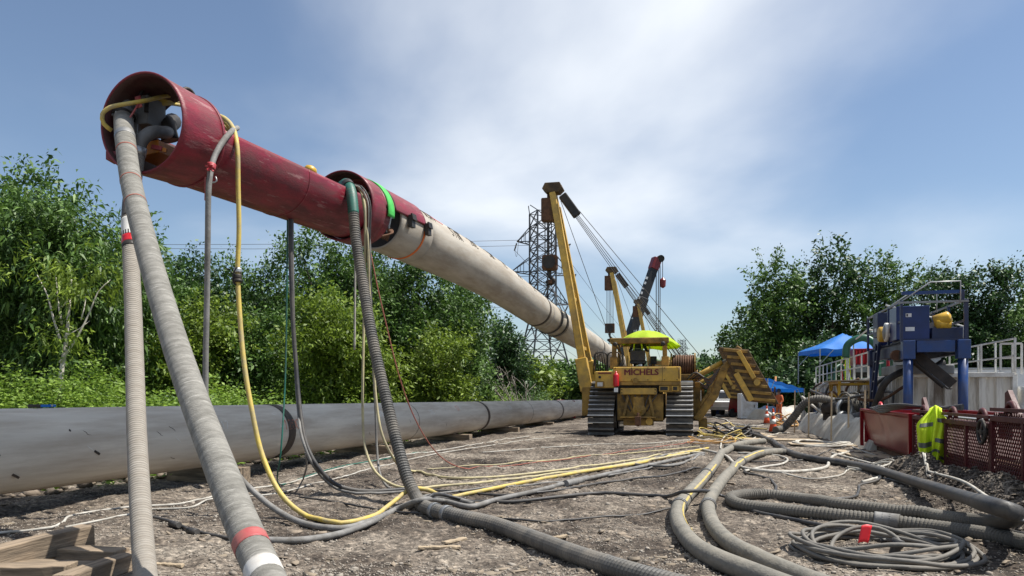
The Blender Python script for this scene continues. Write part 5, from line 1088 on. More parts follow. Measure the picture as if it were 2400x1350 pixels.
mb = MB(); mb.box((1.5, 0, 1.35), (8.5, 2.7, .9)); mb.build('carrier', 'crane_red', ck, False, .08); MB().box((.5, 0, 2.5), (3.6, 2.5, 1.4)).build('upper_deck', 'crane_black', ck, False, .1)
MB().box((2.6, -.8, 3.0), (1.8, .95, 1.5)).build('cab', 'crane_red', ck, False, .1); MB().box((2.6, -1.285, 3.2), (1.3, .03, .8)).build('cab_window', 'glass_dark', ck)
for x in (-1.6, 4.6):
    for y in (-1.2, 1.2): MB().cyl((x, y - .3, .75), (x, y + .3, .75), .75, None, 20).build('tyre', 'tyre', ck, False, .05)
ctr = piv + d * (tip - piv).length * .50; up_ = Vector((-d.z, 0, d.x)); mb = MB()       # worn white lettering, too small to read
for k in range(9):
    if k == 2: continue
    q = ctr + d * (-1.6 + .62 * k) + up_ * .34 + Vector((0, -.52, 0)); mb.beam(q, q + d * (.30 if k % 3 else .16), .02, .26 if k % 2 else .34, up_)
mb.build('boom_lettering', 'sticker_white', ck, stuff=True)

# ------------------------------------------------------------------ transmission towers and lines
def tower(u, Y, label, sc=1., yaw=R(22), fine=True):
    b0 = P(u, VH, Y); T = thing('transmission_tower', label, 'pylon', (b0.x, Y, gz(b0.x, Y) - .1), yaw)
    def w_at(z): return (3.6 - (3.6 - 1.30) * min(1, z / 11.5)) if z < 11.5 else 1.30
    lv = [0, 3.2, 6.0, 8.6, 11.5, 13.0, 14.5, 16, 17.5, 19, 20.5, 22, 23.5, 25.2]; t_ = .13
    S = [(-1, -1), (1, -1), (1, 1), (-1, 1)]
    def pt(s, z): w = w_at(z) * sc; return Vector((s[0] * w, s[1] * w, z * sc))
    for s in S:
        mb = MB()
        for a, b_ in zip(lv, lv[1:]): mb.beam(pt(s, a), pt(s, b_), .17 * sc, .17 * sc)
        mb.build('tower_leg', 'tower_steel', T)
    br = MB()
    for a, b_ in zip(lv, lv[1:]):
        for i in range(4):
            p, q = S[i], S[(i + 1) % 4]; br.beam(pt(p, a), pt(q, b_), t_ * sc, t_ * sc * .6); br.beam(pt(q, a), pt(p, b_), t_ * sc, t_ * sc * .6)
            br.beam(pt(p, b_), pt(q, b_), t_ * sc, t_ * sc * .6)
            if a < 9:
                m_ = (pt(p, a) + pt(q, a) + pt(p, b_) + pt(q, b_)) / 4; br.beam((pt(p, a) + pt(p, b_)) / 2, m_, .07 * sc); br.beam((pt(q, a) + pt(q, b_)) / 2, m_, .07 * sc)
    br.build('lattice_bracing', 'tower_steel', T)
    tips = []
    for z, ln in ((21.2, 2.3), (17.3, 3.1), (13.4, 2.4)):
        for s in (-1, 1):
            mb = MB(); tp_ = Vector((s * (1.3 + ln), 0, z)) * sc
            for k in (-1, 1):
                mb.beam(Vector((s * 1.3, k * 1.3, z)) * sc, tp_, .11 * sc); mb.beam(Vector((s * 1.3, k * 1.3, z + 2.3)) * sc, tp_, .10 * sc)
                for f in (.33, .66): lo_ = (Vector((s * 1.3, k * 1.3, z)) * sc).lerp(tp_, f); hi_ = (Vector((s * 1.3, k * 1.3, z + 2.3)) * sc).lerp(tp_, f); mb.beam(lo_, hi_, .06 * sc)
            for f in (.33, .66): mb.beam((Vector((s * 1.3, -1.3, z)) * sc).lerp(tp_, f), (Vector((s * 1.3, 1.3, z)) * sc).lerp(tp_, f), .06 * sc)
            mb.build('crossarm', 'tower_steel', T)
            for dirn in ((-.35, -1.2, -.12), (.25, 1.2, -.5)):
                e = tp_ + Vector(dirn) * 1.5 * sc; n = 9; pts_ = [tp_.lerp(e, .2 + .8 * k / n) for k in range(n + 1)]
                MB().tube(pts_, [.11 * sc if k % 2 else .06 * sc for k in range(n + 1)], 8).build('insulator', 'insulator', T)
                tips.append((T.matrix_basis @ e, dirn[1] > 0)) if False else tips.append(((Matrix.Translation(T.location) @ Matrix.Rotation(yaw, 4, 'Z')) @ e, dirn[1] > 0))
            a_ = tp_ + Vector((-.35, -1.2, -.12)) * 1.5 * sc; b_ = tp_ + Vector((.25, 1.2, -.5)) * 1.5 * sc
            MB().tube(catmull([a_, (a_ + b_) / 2 - Vector((0, 0, 1.5)), b_], .4), .025, 5).build('jumper_wire', 'wire', T)
    mb = MB()
    for s in S: mb.beam(pt(s, 25.2), (0, 0, 25.9 * sc) if not fine else (s[0] * 1.9 * sc, s[1] * .3, 26.0 * sc), .1 * sc)
    mb.build('tower_peak', 'tower_steel', T)
    return T, tips
tw, tips = tower(1272, 104, 'tall steel lattice pylon behind the first boom', 1.04)
tower(1598, 330, 'small distant lattice pylon above the hills right of the umbrella', .9)
k_ = 0; lvl_ = ['top', 'top', 'middle', 'middle', 'lower', 'lower']
for i, (p, fwd) in enumerate(tips):
    j = i // 2; side = 'left' if j % 2 == 0 else 'right'
    far = (p + Vector((120, 420, -8))) if fwd else Vector((p.x - 190, p.y - 30, p.z + 1.5))
    n = 14; pts_ = [p.lerp(far, k / n) - Vector((0, 0, 4 * (10 if fwd else 3.2) * (k / n) * (1 - k / n))) for k in range(n + 1)]
    solo(MB().tube(pts_, .028, 5), 'power_line', 'wire', 'overhead wire on tall pylon, %s crossarm pointing %s the first boom, running %s' % (lvl_[j], ('away from' if side == 'left' else 'to'), 'to hills' if fwd else 'over trees'), 'wire', 'overhead wires on the tall pylon')
# ------------------------------------------------------------------ right side of the yard
def rowthing(name, label, cat, x, y, z=None, extra=0., group=None): return thing(name, label, cat, (x, y, gz(x, y) if z is None else z), RZ + extra, group)
# ---- red skids (local: x to the right, y along the row away from the camera)
def lug(mb, x, y, z, r=.16, ax='y'):
    mb.tube([(x + (0 if ax == 'y' else r * math.cos(a)), y + (r * math.cos(a) if ax == 'y' else 0), z + r * 1.05 * math.sin(a)) for a in np.linspace(0, math.pi, 11)], .038, 8)
sk = rowthing('red_tank', 'glossy dark red open steel tank with solid sides at end of mesh skids', 'tank', 8.32, 15.95)
mb = MB(); n = 24
def side(a, b_):                                      # gently dented long side
    y = a * 5.7; z = .12 + b_ * .92; return Vector((-.03 * math.sin(a * 9) * math.sin(b_ * 3.1) - .05 * math.exp(-((a - .55) / .05) ** 2) * b_ + (1 - b_) * .18, y, z))
mb.grid(side, 36, 12); o = mb.build('side_panel', 'skid_red', sk, True); sm = o.modifiers.new('thickness', 'SOLIDIFY'); sm.thickness = .03; sm.offset = -1
mb = MB(); mb.box((2.1, 2.85, .6), (.05, 5.7, .9)); mb.build('far_panel', 'skid_red', sk); mb = MB(); mb.box((1.05, .02, .6), (2.05, .05, .9)); mb.build('end_panel', 'skid_red', sk); mb = MB(); mb.box((1.05, 5.68, .6), (2.05, .05, .9)); mb.build('end_panel', 'skid_red', sk)
MB().box((1.1, 2.85, .2), (1.9, 5.6, .1)).build('tank_floor', 'skid_red', sk)
for y in (.0, 5.7): MB().beam((-.04, y, .05), (-.04, y, 1.08), .09, .09).build('corner_post', 'skid_red', sk, False, .01)
mb = MB(); mb.beam((-.03, 0, 1.05), (-.03, 5.7, 1.05), .12, .06); mb.beam((2.1, 0, 1.05), (2.1, 5.7, 1.05), .1, .06); mb.build('top_rim', 'skid_red', sk, False, .01)
mb = MB(); mb.box((1.0, 2.8, .05), (1.6, 5.2, .14)); mb.build('skid_runner', 'rust', sk)
mb = MB(); lug(mb, .05, 3.6, 1.05, .2); mb.box((.05, 3.6, 1.09), (.1, .5, .1)); mb.build('lifting_lug', 'fire_red', sk, True)
mb = MB()
for k in range(4): mb.tube(catmull([(.1, 5.2 - .3 * k, 1.1), (-.08, 3.8 - .2 * k, 1.12 + .02 * k), (-.14, 2.4, 1.05 + .05 * k), (-.04, 1.2 - .15 * k, 1.16 + .03 * k), (.4, .2, 1.2), (.6, -1.2, 1.2 + .02 * k)], .1), .032, 7)
solo_c = mb; solo_c.v = [tuple(Matrix.Translation(sk.location) @ Matrix.Rotation(RZ, 4, 'Z') @ Vector(q)) for q in solo_c.v]
solo(solo_c, 'cable_bundle', 'hose_black', 'bundle of black cables draped over the rim of the red tank', 'cable')
def mesh_skid(label, x, y, L_, H_, seed, wheel):
    T = rowthing('mesh_skid', label, 'skid', x, y, None, 0, 'red mesh-sided skids'); rg = random.Random(seed); nb = 4
    for k in range(nb + 1): MB().box((0, -L_ * k / nb, H_ / 2 + .06), (.075, .075, H_)).build('post', 'mesh_red', T, False, .008)
    for k in range(nb + 1): MB().box((1.7, -L_ * k / nb, H_ / 2 + .06), (.07, .07, H_)).build('post', 'mesh_red', T)
    for nm, z, w_ in (('top_rail', H_ + .07, .09), ('bottom_rail', .10, .12)): 
        MB().beam((0, 0, z), (0, -L_, z), w_, .08).build(nm, 'mesh_red', T, False, .008); MB().beam((1.7, 0, z), (1.7, -L_, z), w_, .08).build(nm, 'mesh_red', T)
    for yy in (-.04, -L_ + .04): MB().beam((0, yy, H_ + .07), (1.7, yy, H_ + .07), .09, .08).build('cross_rail', 'mesh_red', T)
    MB().beam((-.02, 0, H_ + .20), (-.02, -L_, H_ + .20), .05, .05).build('cap_rail', 'mesh_red', T)
    MB().box((.85, -L_ / 2, .14), (1.6, L_ - .1, .08)).build('deck', 'rust', T)
    MB().box((.95, -L_ / 2, H_ + .10), (1.3, L_ - .2, .05)).build('top_plate', 'steel_grey', T)
    for k in range(nb):                                # expanded metal, one panel in each bay
        mb = MB(); y0 = -L_ * k / nb - .05; y1 = -L_ * (k + 1) / nb + .05; rows = int(H_ / .052); ns = int((y0 - y1) / .042)
        for r_ in range(rows):
            z = .17 + r_ * .052
            for s_ in range(ns):
                a = y0 - (y0 - y1) * s_ / ns; b_ = y0 - (y0 - y1) * (s_ + 1) / ns; up = (s_ + r_) % 2; z0, z1 = (z, z + .052) if up else (z + .052, z)
                mb.beam((.0, a, z0), (.0, b_, z1), .014, .013, (1, 0, 0))
        mb.build('mesh_panel', 'mesh_red', T, False, label='red expanded metal panel')
    for yy in (-.6, -L_ * .55, -L_ + .55):
        mb = MB(); lug(mb, .04, yy, H_ + .12, .17); mb.build('lifting_lug', 'mesh_red', T, True)
    mb = MB(); mb.prism([(0, 0), (.55, 0), (.12, .38), (0, .34)], -.03, .03, lambda p, t: Vector((.12 + t, -.2 - p[0], H_ + .1 + p[1]))); mb.build('gusset_plate', 'mesh_red', T)
    if wheel:
        hw = MB(); hw.tube([(-.10, -L_ + .12 + .17 * math.cos(a), H_ - .02 + .17 * math.sin(a)) for a in np.linspace(0, 6.283, 19)[:-1]], .025, 8, closed=True)
        for k in range(3): a = k * 2.094; hw.beam((-.10, -L_ + .12, H_ - .02), (-.10, -L_ + .12 + .17 * math.cos(a), H_ - .02 + .17 * math.sin(a)), .03)
        hw.cyl((-.12, -L_ + .12, H_ - .02), (.05, -L_ + .12, H_ - .02), .05); hw.build('hand_wheel', 'steel_dark', T, True)
    return T
q1 = Vector((8.3, 15.85, 0)); q2 = q1 - ROW * 4.75
mesh_skid('red skid with expanded metal sides carrying the hi-vis jacket', q1.x, q1.y, 4.7, .93, 3, True)
mesh_skid('red mesh-sided skid sunk behind the dark spoil heap', q2.x, q2.y, 4.9, .95, 4, False)
# ---- hi-vis jacket hung on the rail
jk = thing('hivis_jacket', 'lime hi-vis jacket with grey bands hung over the red mesh skid', 'jacket', (0, 0, 0))
c0 = q1 - ROW * 2.15; jk.location = (c0.x - .14 * RN.x, c0.y - .14 * RN.y, -.02 + gz(c0.x, c0.y)); jk.rotation_euler = (0, 0, R(52))
def jf(a, b_, out=0.):                                # a across, b_ down
    w = .10 + .19 * sstep(.0, .35, np.array(b_)).item() - .07 * max(0, b_ - .72) / .28; yy = .0 + (a - .5) * 2 * w
    hem = .16 * math.sin(a * 9 + 1) * max(0, b_ - .5) + .18 * (abs(a - .45)) * max(0, b_ - .6)
    z = 1.20 - b_ * 1.02 - hem * .8 - .12 * abs(a - .5) * (1 - b_)
    x = -.05 - .085 * math.sin(a * 15 + b_ * 3.2 + math.sin(b_ * 5)) * (.25 + b_) - .05 * math.sin(a * 31 + 1.3 - b_ * 4) * (.2 + b_) - .05 * b_ - .04 * math.sin(b_ * 9 + a * 5) + .16 * (1 - b_) ** 6 - .10 * math.exp(-((a - .52) / .06) ** 2) * b_ - out
    return Vector((x, yy, z))
mb = MB(); mb.grid(lambda a, b_: jf(a, b_), 44, 34); o = mb.build('jacket_cloth', 'hivis', jk, True); sm = o.modifiers.new('thickness', 'SOLIDIFY'); sm.thickness = .006
for a0, a1, b0, b1 in ((.04, .44, .58, .66), (.56, .96, .64, .72), (.10, .40, .22, .29), (.55, .88, .30, .37), (.3, .7, .80, .85), (.05, .3, .90, .95), (.75, .95, .88, .93)):
    mb = MB(); mb.grid(lambda a, b_: jf(a0 + a * (a1 - a0), b0 + b_ * (b1 - b0), .009), 16, 2); mb.build('reflective_band', 'reflective', jk, True)
# ---- covered berm
def berm(label, pts_, h, w, seed):
    path = resample(catmull(pts_, .3), .10); mb = MB(); nn = 18; rg = random.Random(seed)
    for i, p in enumerate(path):
        t = (path[min(i + 1, len(path) - 1)] - path[max(i - 1, 0)]).normalized(); s_ = t.cross(Z).normalized(); l = i * .10
        hh = h * (1 + .12 * math.sin(l * 1.9 + seed) + .06 * math.sin(l * 5.3))
        for j in range(nn + 1):
            a = math.pi * j / nn; fold = 1 + (.10 * math.sin(l * 6.1 + 2 * math.sin(l * 2.3) + j * .12) + .06 * math.sin(l * 13 + j * .3)) * math.sin(a * .5 + .3) ** 2
            x = -math.cos(a) * w * (.5 + .5 * (1 - math.sin(a))) * fold; z = hh * min(1, math.sin(a) * 1.15) * (.93 + .07 * fold)
            q = p + s_ * x; mb.v.append((q.x, q.y, gz(q.x, q.y) + max(.0, z) - .01))
    for i in range(len(path) - 1):
        for j in range(nn): o_ = i * (nn + 1) + j; mb.f.append((o_, o_ + nn + 1, o_ + nn + 2, o_ + 1))
    mb.f.append(tuple(range(nn + 1))); mb.f.append(tuple(reversed(range((len(path) - 1) * (nn + 1), len(path) * (nn + 1)))))
    return solo(mb, 'covered_berm', 'tarp_white', label, 'berm')
a_ = G(2060, 1052); b_ = G(1880, 1008)
berm('low berm under a rumpled white plastic sheet beside the red tank', [a_ + RN * .45, G(1985, 1034) + RN * .45, G(1925, 1018) + RN * .45, b_ + RN * .45], .72, .7, 2)
berm('short heap under dirty white sheeting behind the traffic cones', [G(1765, 985) + RN * .4, G(1800, 984) + RN * .4, G(1850, 982) + RN * .4], .75, .9, 5)
for k, (u, v, Y) in enumerate(((1895, 985, 27.5), (1948, 995, 25.5), (1988, 1003, 24.3), (2026, 1000, 23.0), (1862, 975, 30))):
    p = P(u, v, Y); solo(MB().beam((p.x, p.y, gz(p.x, p.y)), (p.x + .02, p.y, p.z + (1.0 + .1 * (k % 2))), .065, .03), 'wood_stake', 'stake_wood', ('fourth', 'third', 'second', 'first', 'fifth')[k] + ' lath stake along the white berm, counted from the red tank', 'stake', 'lath stakes along the berm', False)
# ---- cones
def cone(u, v, label):
    p = G(u, v); T = thing('traffic_cone', label, 'traffic cone', p, .3)
    MB().box((0, 0, .025), (.42, .42, .05)).build('base', 'hose_black', T, False, .01); MB().lathe([(.17, .05), (.13, .25), (.115, .32), (.075, .55), (.06, .65), (.03, .92), (.025, .94)], Matrix(), 20).build('cone_body', 'cone_orange', T, True)
    MB().lathe([(.1165, .34), (.084, .52)], Matrix(), 20).build('reflective_collar', 'sticker_white', T, True); MB().lathe([(.0635, .66), (.046, .79)], Matrix(), 20).build('reflective_collar', 'sticker_white', T, True)
cone(1812, 1014, 'orange traffic cone with white collars in front of the other cone'); cone(1797, 994, 'orange traffic cone standing behind the other cone')
# ---- mud tank row with decks and rails
FLx = Vector((12.73, 24.5, 0))
def mud_tank(label, off, L_, first):
    o0 = FLx + ROW * off; T = rowthing('mud_tank', label, 'tank', o0.x, o0.y, 0.0)
    W_, H_ = 2.9, 2.08
    mb = MB()                                           # corrugated skin
    def corr(n, L0): 
        out = []
        for k in range(n):
            a = L0 * k / n; w = L0 / n; out += [(a, 0), (a + w * .38, 0), (a + w * .46, .13), (a + w * .92, .13)]
        return out + [(L0, 0)]
    def wall(f, L0, n):
        m_ = MB(); pr = corr(n, L0)
        for a, d_ in pr: m_.v += [tuple(f(a, d_, .25)), tuple(f(a, d_, H_))]
        for i in range(len(pr) - 1): m_.f.append((2 * i, 2 * i + 2, 2 * i + 3, 2 * i + 1))
        return m_
    wall(lambda a, d_, z: (a, d_, z), W_, 6).build('end_wall', 'tank_white', T); wall(lambda a, d_, z: (d_, a, z), L_, 22).build('side_wall', 'tank_white', T)
    wall(lambda a, d_, z: (W_ - d_, a, z), L_, 22).build('side_wall', 'tank_white', T); wall(lambda a, d_, z: (a, L_ - d_, z), W_, 6).build('end_wall', 'tank_white', T)
    fr = MB(); 
    for x in (0, W_):
        for y in (0, L_): fr.box((x, y, H_ / 2 + .06), (.14, .14, H_))
    for z in (.18, H_ + .04):
        fr.beam((0, 0, z), (W_, 0, z), .13, .14); fr.beam((0, L_, z), (W_, L_, z), .13, .14); fr.beam((0, .08, z), (0, L_ - .08, z), .13, .14); fr.beam((W_, .08, z), (W_, L_ - .08, z), .13, .14)
    fr.build('tank_frame', 'white_paint', T, False, .01)
    MB().box((W_ / 2, L_ / 2, .3), (W_ - .3, L_ - .3, .12)).build('tank_floor', 'rust', T); 
    for k in range(int(L_ / 1.2)):
        if first and k < 2: continue
        MB().box((W_ / 2, .6 + k * 1.2, H_ + .10), (W_ - .1, 1.16, .04)).build('deck_grating', 'steel_grey', T)
    np_ = int(L_ / 1.55)
    for s_, x in (('a', -.02), ('b', W_ + .02)):
        y0 = 4.2 if (first and s_ == 'a') else 0
        for k in range(np_ + 1):
            y = L_ * k / np_
            if y < y0: continue
            MB().beam((x, y, H_ + .05), (x, y, H_ + 1.18), .055, .055).build('rail_post', 'white_paint', T)
        for z in (.62, 1.16): MB().beam((x, y0, H_ + z), (x, L_, H_ + z), .05, .05).build('hand_rail', 'white_paint', T)
    return T
mt1 = mud_tank('dirty white corrugated mud tank under the blue shaker tower', 0, 12.3, True); mt2 = mud_tank('white railed mud tank with engines under the blue canopy', 12.8, 12.3, False)
def inrow(T, *p): return Matrix.Translation(T.location) @ Matrix.Rotation(RZ, 4, 'Z') @ Vector(p)
# raised white stair frame and gate at the near right end of the deck
gt = thing('rail_gate', 'white tubular frame of two square bays at the tank end', 'railing', inrow(mt1, 2.35, .15, 2.14), RZ)
mb = MB()
for x in (-.32, .22, .55): mb.beam((x, 0, 0), (x, 0, .95), .055)
mb.beam((.22, 0, .95), (.80, 0, .95), .06); mb.beam((.80, 0, 0), (.80, 0, .95), .055); mb.beam((.22, 0, .5), (.8, 0, .5), .05); mb.build('gate_frame', 'white_paint', gt)
sr = thing('stair_rail', 'tall bent white handrail rising behind the shaker tower', 'railing', inrow(mt1, 2.3, 3.0, 2.14), RZ)
MB().tube([(0, 0, 0), (0, 0, 1.75), (-1.35, .3, 2.25), (-2.4, .4, 2.6)], .035, 8).build('bent_rail', 'white_paint', sr, True); MB().tube([(0, 0, 1.0), (-.9, .2, 1.0)], .03, 8).build('cross_rail', 'white_paint', sr)
fr2 = thing('deck_frame', 'thin white pipe frame standing above the deck rails', 'railing', inrow(mt1, .1, 8.0, 2.14), RZ)
mb = MB()
for y, z in ((0, 2.1), (3.6, 1.85)): mb.beam((0, y, 0), (0, y, z), .05)
mb.beam((0, 0, 2.1), (0, 3.6, 1.85), .05); mb.beam((0, 0, 2.1), (.8, -2.6, 1.5), .05); mb.build('pipe_frame', 'white_paint', fr2)
# ---- blue shaker tower
fl0 = Vector((11.86, 23.0, 0)); st = rowthing('shaker_tower', 'blue steel shaker tower on four round legs standing over the mud tank', 'machine', fl0.x, fl0.y)
bw, bd, bz = 1.47, 5.4, 2.72
for x in (0, bw):
    for y in (0, bd):
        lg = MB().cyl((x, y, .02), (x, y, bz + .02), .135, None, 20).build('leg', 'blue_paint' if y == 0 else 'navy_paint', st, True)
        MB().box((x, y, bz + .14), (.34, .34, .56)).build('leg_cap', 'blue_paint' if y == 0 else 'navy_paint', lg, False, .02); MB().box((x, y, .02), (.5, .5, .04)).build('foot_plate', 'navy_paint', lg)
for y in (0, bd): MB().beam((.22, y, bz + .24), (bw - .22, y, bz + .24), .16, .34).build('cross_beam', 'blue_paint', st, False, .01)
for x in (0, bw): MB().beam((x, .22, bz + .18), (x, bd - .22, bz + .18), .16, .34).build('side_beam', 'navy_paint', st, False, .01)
MB().box((bw / 2, bd / 2, bz + .44), (bw + .2, bd + .1, .05)).build('deck_plate', 'navy_paint', st)
for k in range(2):
    y0 = .35 + k * 2.7; bx = MB().box((.22, y0 + .55, bz + .99), (.92, 1.0, 1.02)).build('shaker_box', 'deep_blue', st, False, .02)
    if k == 0:
        MB().box((.10, y0 + .045, bz + 1.22), (.16, .012, .11)).build('label_plate', 'sticker_white', bx); MB().box((.14, y0 + .045, bz + .80), (.25, .012, .12)).build('label_plate', 'sticker_white', bx); MB().box((.06, y0 + .036, bz + 1.22), (.04, .01, .07)).build('label_print', 'marker_black', bx)
    MB().box((1.18, y0 + .5, bz + .66), (.85, .8, .36)).build('shaker_bed', 'navy_paint', st, False, .02)
    mo = MB(); mo.lathe([(.16, -.24), (.20, -.22), (.20, .18), (.16, .22), (.08, .25)], Matrix.Translation((1.08, y0 + .25, bz + 1.08)) @ Matrix.Rotation(R(72), 4, 'Y') @ Matrix.Rotation(.3, 4, 'X'), 22); mo.box((1.08, y0 + .25, bz + .93), (.4, .34, .24)); mo.build('vibrator_motor', 'motor_yellow', st, True)
mo = MB(); mo.lathe([(.22, -.3), (.25, -.25), (.25, .25), (.2, .3)], Matrix.Translation((-.12, 2.2, bz + .78)) @ Matrix.Rotation(R(90), 4, 'Y'), 20); mo.build('vibrator_motor', 'motor_yellow', st, True)
mo = MB(); mo.lathe([(.30, -.02), (.30, .06), (.24, .08)], Matrix.Translation((-.28, 1.55, bz + .80)) @ Matrix.Rotation(R(-90), 4, 'Y'), 26); mo.build('fan_ring', 'white_paint', st, True)
mo = MB(); mo.lathe([(.23, .05), (.23, .09), (.06, .13)], Matrix.Translation((-.28, 1.55, bz + .80)) @ Matrix.Rotation(R(-90), 4, 'Y'), 26); mo.build('fan_grille', 'steel_grey', st, True)
MB().box((.55, 1.55, bz + .75), (1.2, .7, .6)).build('fan_housing', 'steel_grey', st)
for x in (-.18, bw + .08):
    for y in (0, 1.8, 3.6, bd): MB().beam((x, y, bz + .4), (x, y, bz + 1.62), .11 if y == 0 and x > 0 else .075, .09).build('guard_post', 'navy_paint', st, False, .006)
    for z in (1.0, 1.6): MB().beam((x, 0, bz + z), (x, bd, bz + z), .055, .055).build('guard_rail', 'navy_paint' if z < 1.5 else 'steel_grey', st)
MB().beam((-.3, -.04, bz + 1.56), (bw + .14, -.04, bz + 1.56), .06, .06).build('guard_rail', 'steel_grey', st); MB().beam((-.15, .12, bz + 1.86), (bw + .05, .12, bz + 1.86), .08, .10).build('top_bar', 'blue_paint', st)
MB().beam((bw + .02, .12, bz + 1.6), (bw + .02, .12, bz + 1.9), .09, .1).build('guard_post', 'navy_paint', st)
for k in range(2):
    y = .05 + k * 2.6; MB().tube([(-.24, y, bz + 1.56), (.62, y, bz + 2.16), (1.42, y, bz + 2.16), (1.42, y, bz + 1.5)], .022, 8).build('cover_bow', 'galvanised', st, True)
MB().box((-.1, 3.1, bz + 1.15), (.5, .8, .8)).build('switch_cabinet', 'navy_paint', st, False, .02); MB().box((-.36, 3.0, bz + .98), (.02, .22, .12)).build('label_plate', 'sticker_white', st)
la = Vector((-.42, 3.9, 0.05)); lt = Vector((-.22, 3.3, bz + .55))
for s_ in (-.22, .22): MB().beam(la + Vector((0, s_, 0)), lt + Vector((0, s_, 0)), .10, .05).build('ladder_rail', 'navy_paint', st)
for k in range(9): p = la.lerp(lt, (k + .7) / 9.5); MB().beam(p + Vector((0, -.21, 0)), p + Vector((0, .21, 0)), .045, .045).build('ladder_rung', 'galvanised', st)
ch = MB(); ch.beam((.35, .9, bz - .1), (1.25, .5, bz - 1.02), .75, .05, (0, 0, 1)); 
for s_ in (-.38, .38): ch.beam((.35, .9 + s_, bz + .02), (1.25, .5 + s_, bz - .9), .05, .3)
ch.build('discharge_chute', 'steel_dark', st); MB().tube(catmull([(1.5, 2.2, bz - .15), (1.0, 1.9, bz - .42), (.4, 1.6, bz - .40), (-.3, 1.4, bz - .75), (-.6, 1.8, bz - 1.6)], .08), .11, 12).build('drain_pipe', 'steel_dark', st, True)
MB().box((.8, 2.6, bz - .4), (1.7, 2.2, .3)).build('hopper', 'steel_grey', st, False, .03); MB().box((-.02, .9, bz - .02), (.25, .9, .3)).build('gear_box', 'steel_dark', st, False, .04); MB().cyl((-.2, .55, bz + .02), (-.2, .75, bz + .02), .16).build('hub', 'rust', st)
# sloping planks and boards on the tank by the shaker
pk = thing('tilted_plate', 'tilted grey steel plate leaning on the mud tank rim', 'plate', inrow(mt1, .35, .3, 2.15), RZ); MB().box((.4, 0, .12), (1.0, .06, .3), Matrix.Rotation(.6, 3, 'Y')).build('plate_sheet', 'steel_grey', pk); MB().box((.2, .12, .2), (.9, .05, .07), Matrix.Rotation(.62, 3, 'Y')).build('edge_strip', 'white_paint', pk)
cv = thing('wrapped_load', 'load wrapped in smooth white sheeting beside the corrugated tank', 'load', inrow(mt1, 3.1, -.6, 0), RZ)
mb = MB(); mb.grid(lambda a, b_: Vector((1.1 + (1.15 + .05 * math.sin(b_ * 9 + a * 20)) * math.copysign(abs(math.cos(a * 6.283)) ** .45, math.cos(a * 6.283)), 1.1 + (1.1 + .05 * math.sin(b_ * 7 + a * 31)) * math.copysign(abs(math.sin(a * 6.283)) ** .45, math.sin(a * 6.283)), 1.75 * b_ ** .8)), 48, 10, True)
mb.f.append(tuple(i * 11 + 10 for i in range(48))); mb.build('sheeting', 'trailer_white', cv, True)
MB().beam((.0, -.02, 1.72), (.55, -.02, 1.30), .3, .03, (0, 1, 0)).build('corner_flap', 'white_paint', cv)
# equipment on the far deck
en = thing('diesel_engine', 'dark red engine with finned radiator on the far deck', 'engine', inrow(mt2, .9, .4, 2.2), RZ); MB().box((0, 0, 1.1), (1.3, .9, .8)).build('radiator_case', 'skid_red', en, False, .03)
for k in range(7): MB().box((-.5 + .16 * k, -.47, 1.1), (.05, .04, .62)).build('radiator_fin', 'fire_red', en)
MB().box((0, .3, .45), (1.1, 1.3, .6)).build('engine_block', 'steel_dark', en, False, .04); MB().box((-.1, -.35, .55), (.8, .3, .35)).build('fan_shroud', 'steel_grey', en)
pm = thing('green_pump', 'green pump with curved pipes beside the red engine', 'pump', inrow(mt1, 1.1, 10.8, 2.2), RZ); MB().cyl((0, -.5, .6), (0, .6, .6), .5, None, 22).build('pump_casing', 'green_paint', pm, True)
MB().tube(catmull([(0, .2, .9), (-.2, .2, 1.6), (-.7, .3, 1.9), (-1.3, .4, 1.6), (-1.4, .4, 1.0)], .08), .17, 12).build('curved_pipe', 'green_paint', pm, True); MB().tube(catmull([(.5, 0, .5), (.9, -.3, 1.3), (.4, -.6, 1.7)], .08), .12, 12).build('curved_pipe', 'green_paint', pm, True)
MB().lathe([(.40, -.1), (.44, 0), (.3, .2), (.12, .26)], Matrix.Translation((.9, -1.4, .9)) @ Matrix.Rotation(R(90), 4, 'X'), 20).build('flywheel_guard', 'skid_red', pm, True)
person('person', 'worker in lime hi-vis shirt and white hard hat on the railed deck', inrow(mt2, .45, 2.6, 2.2), R(150), stand(.3, .1), 'hivis', hat='hat_white')
person('person', 'person in orange vest standing beneath the sagging blue tarp', P(1826, 925, 45) - Vector((0, 0, CH)) + Vector((0, 0, gz(15.65, 45))), R(120), stand(.3, .08), 'clothes_orange', hat='hat_dark', vest=None)
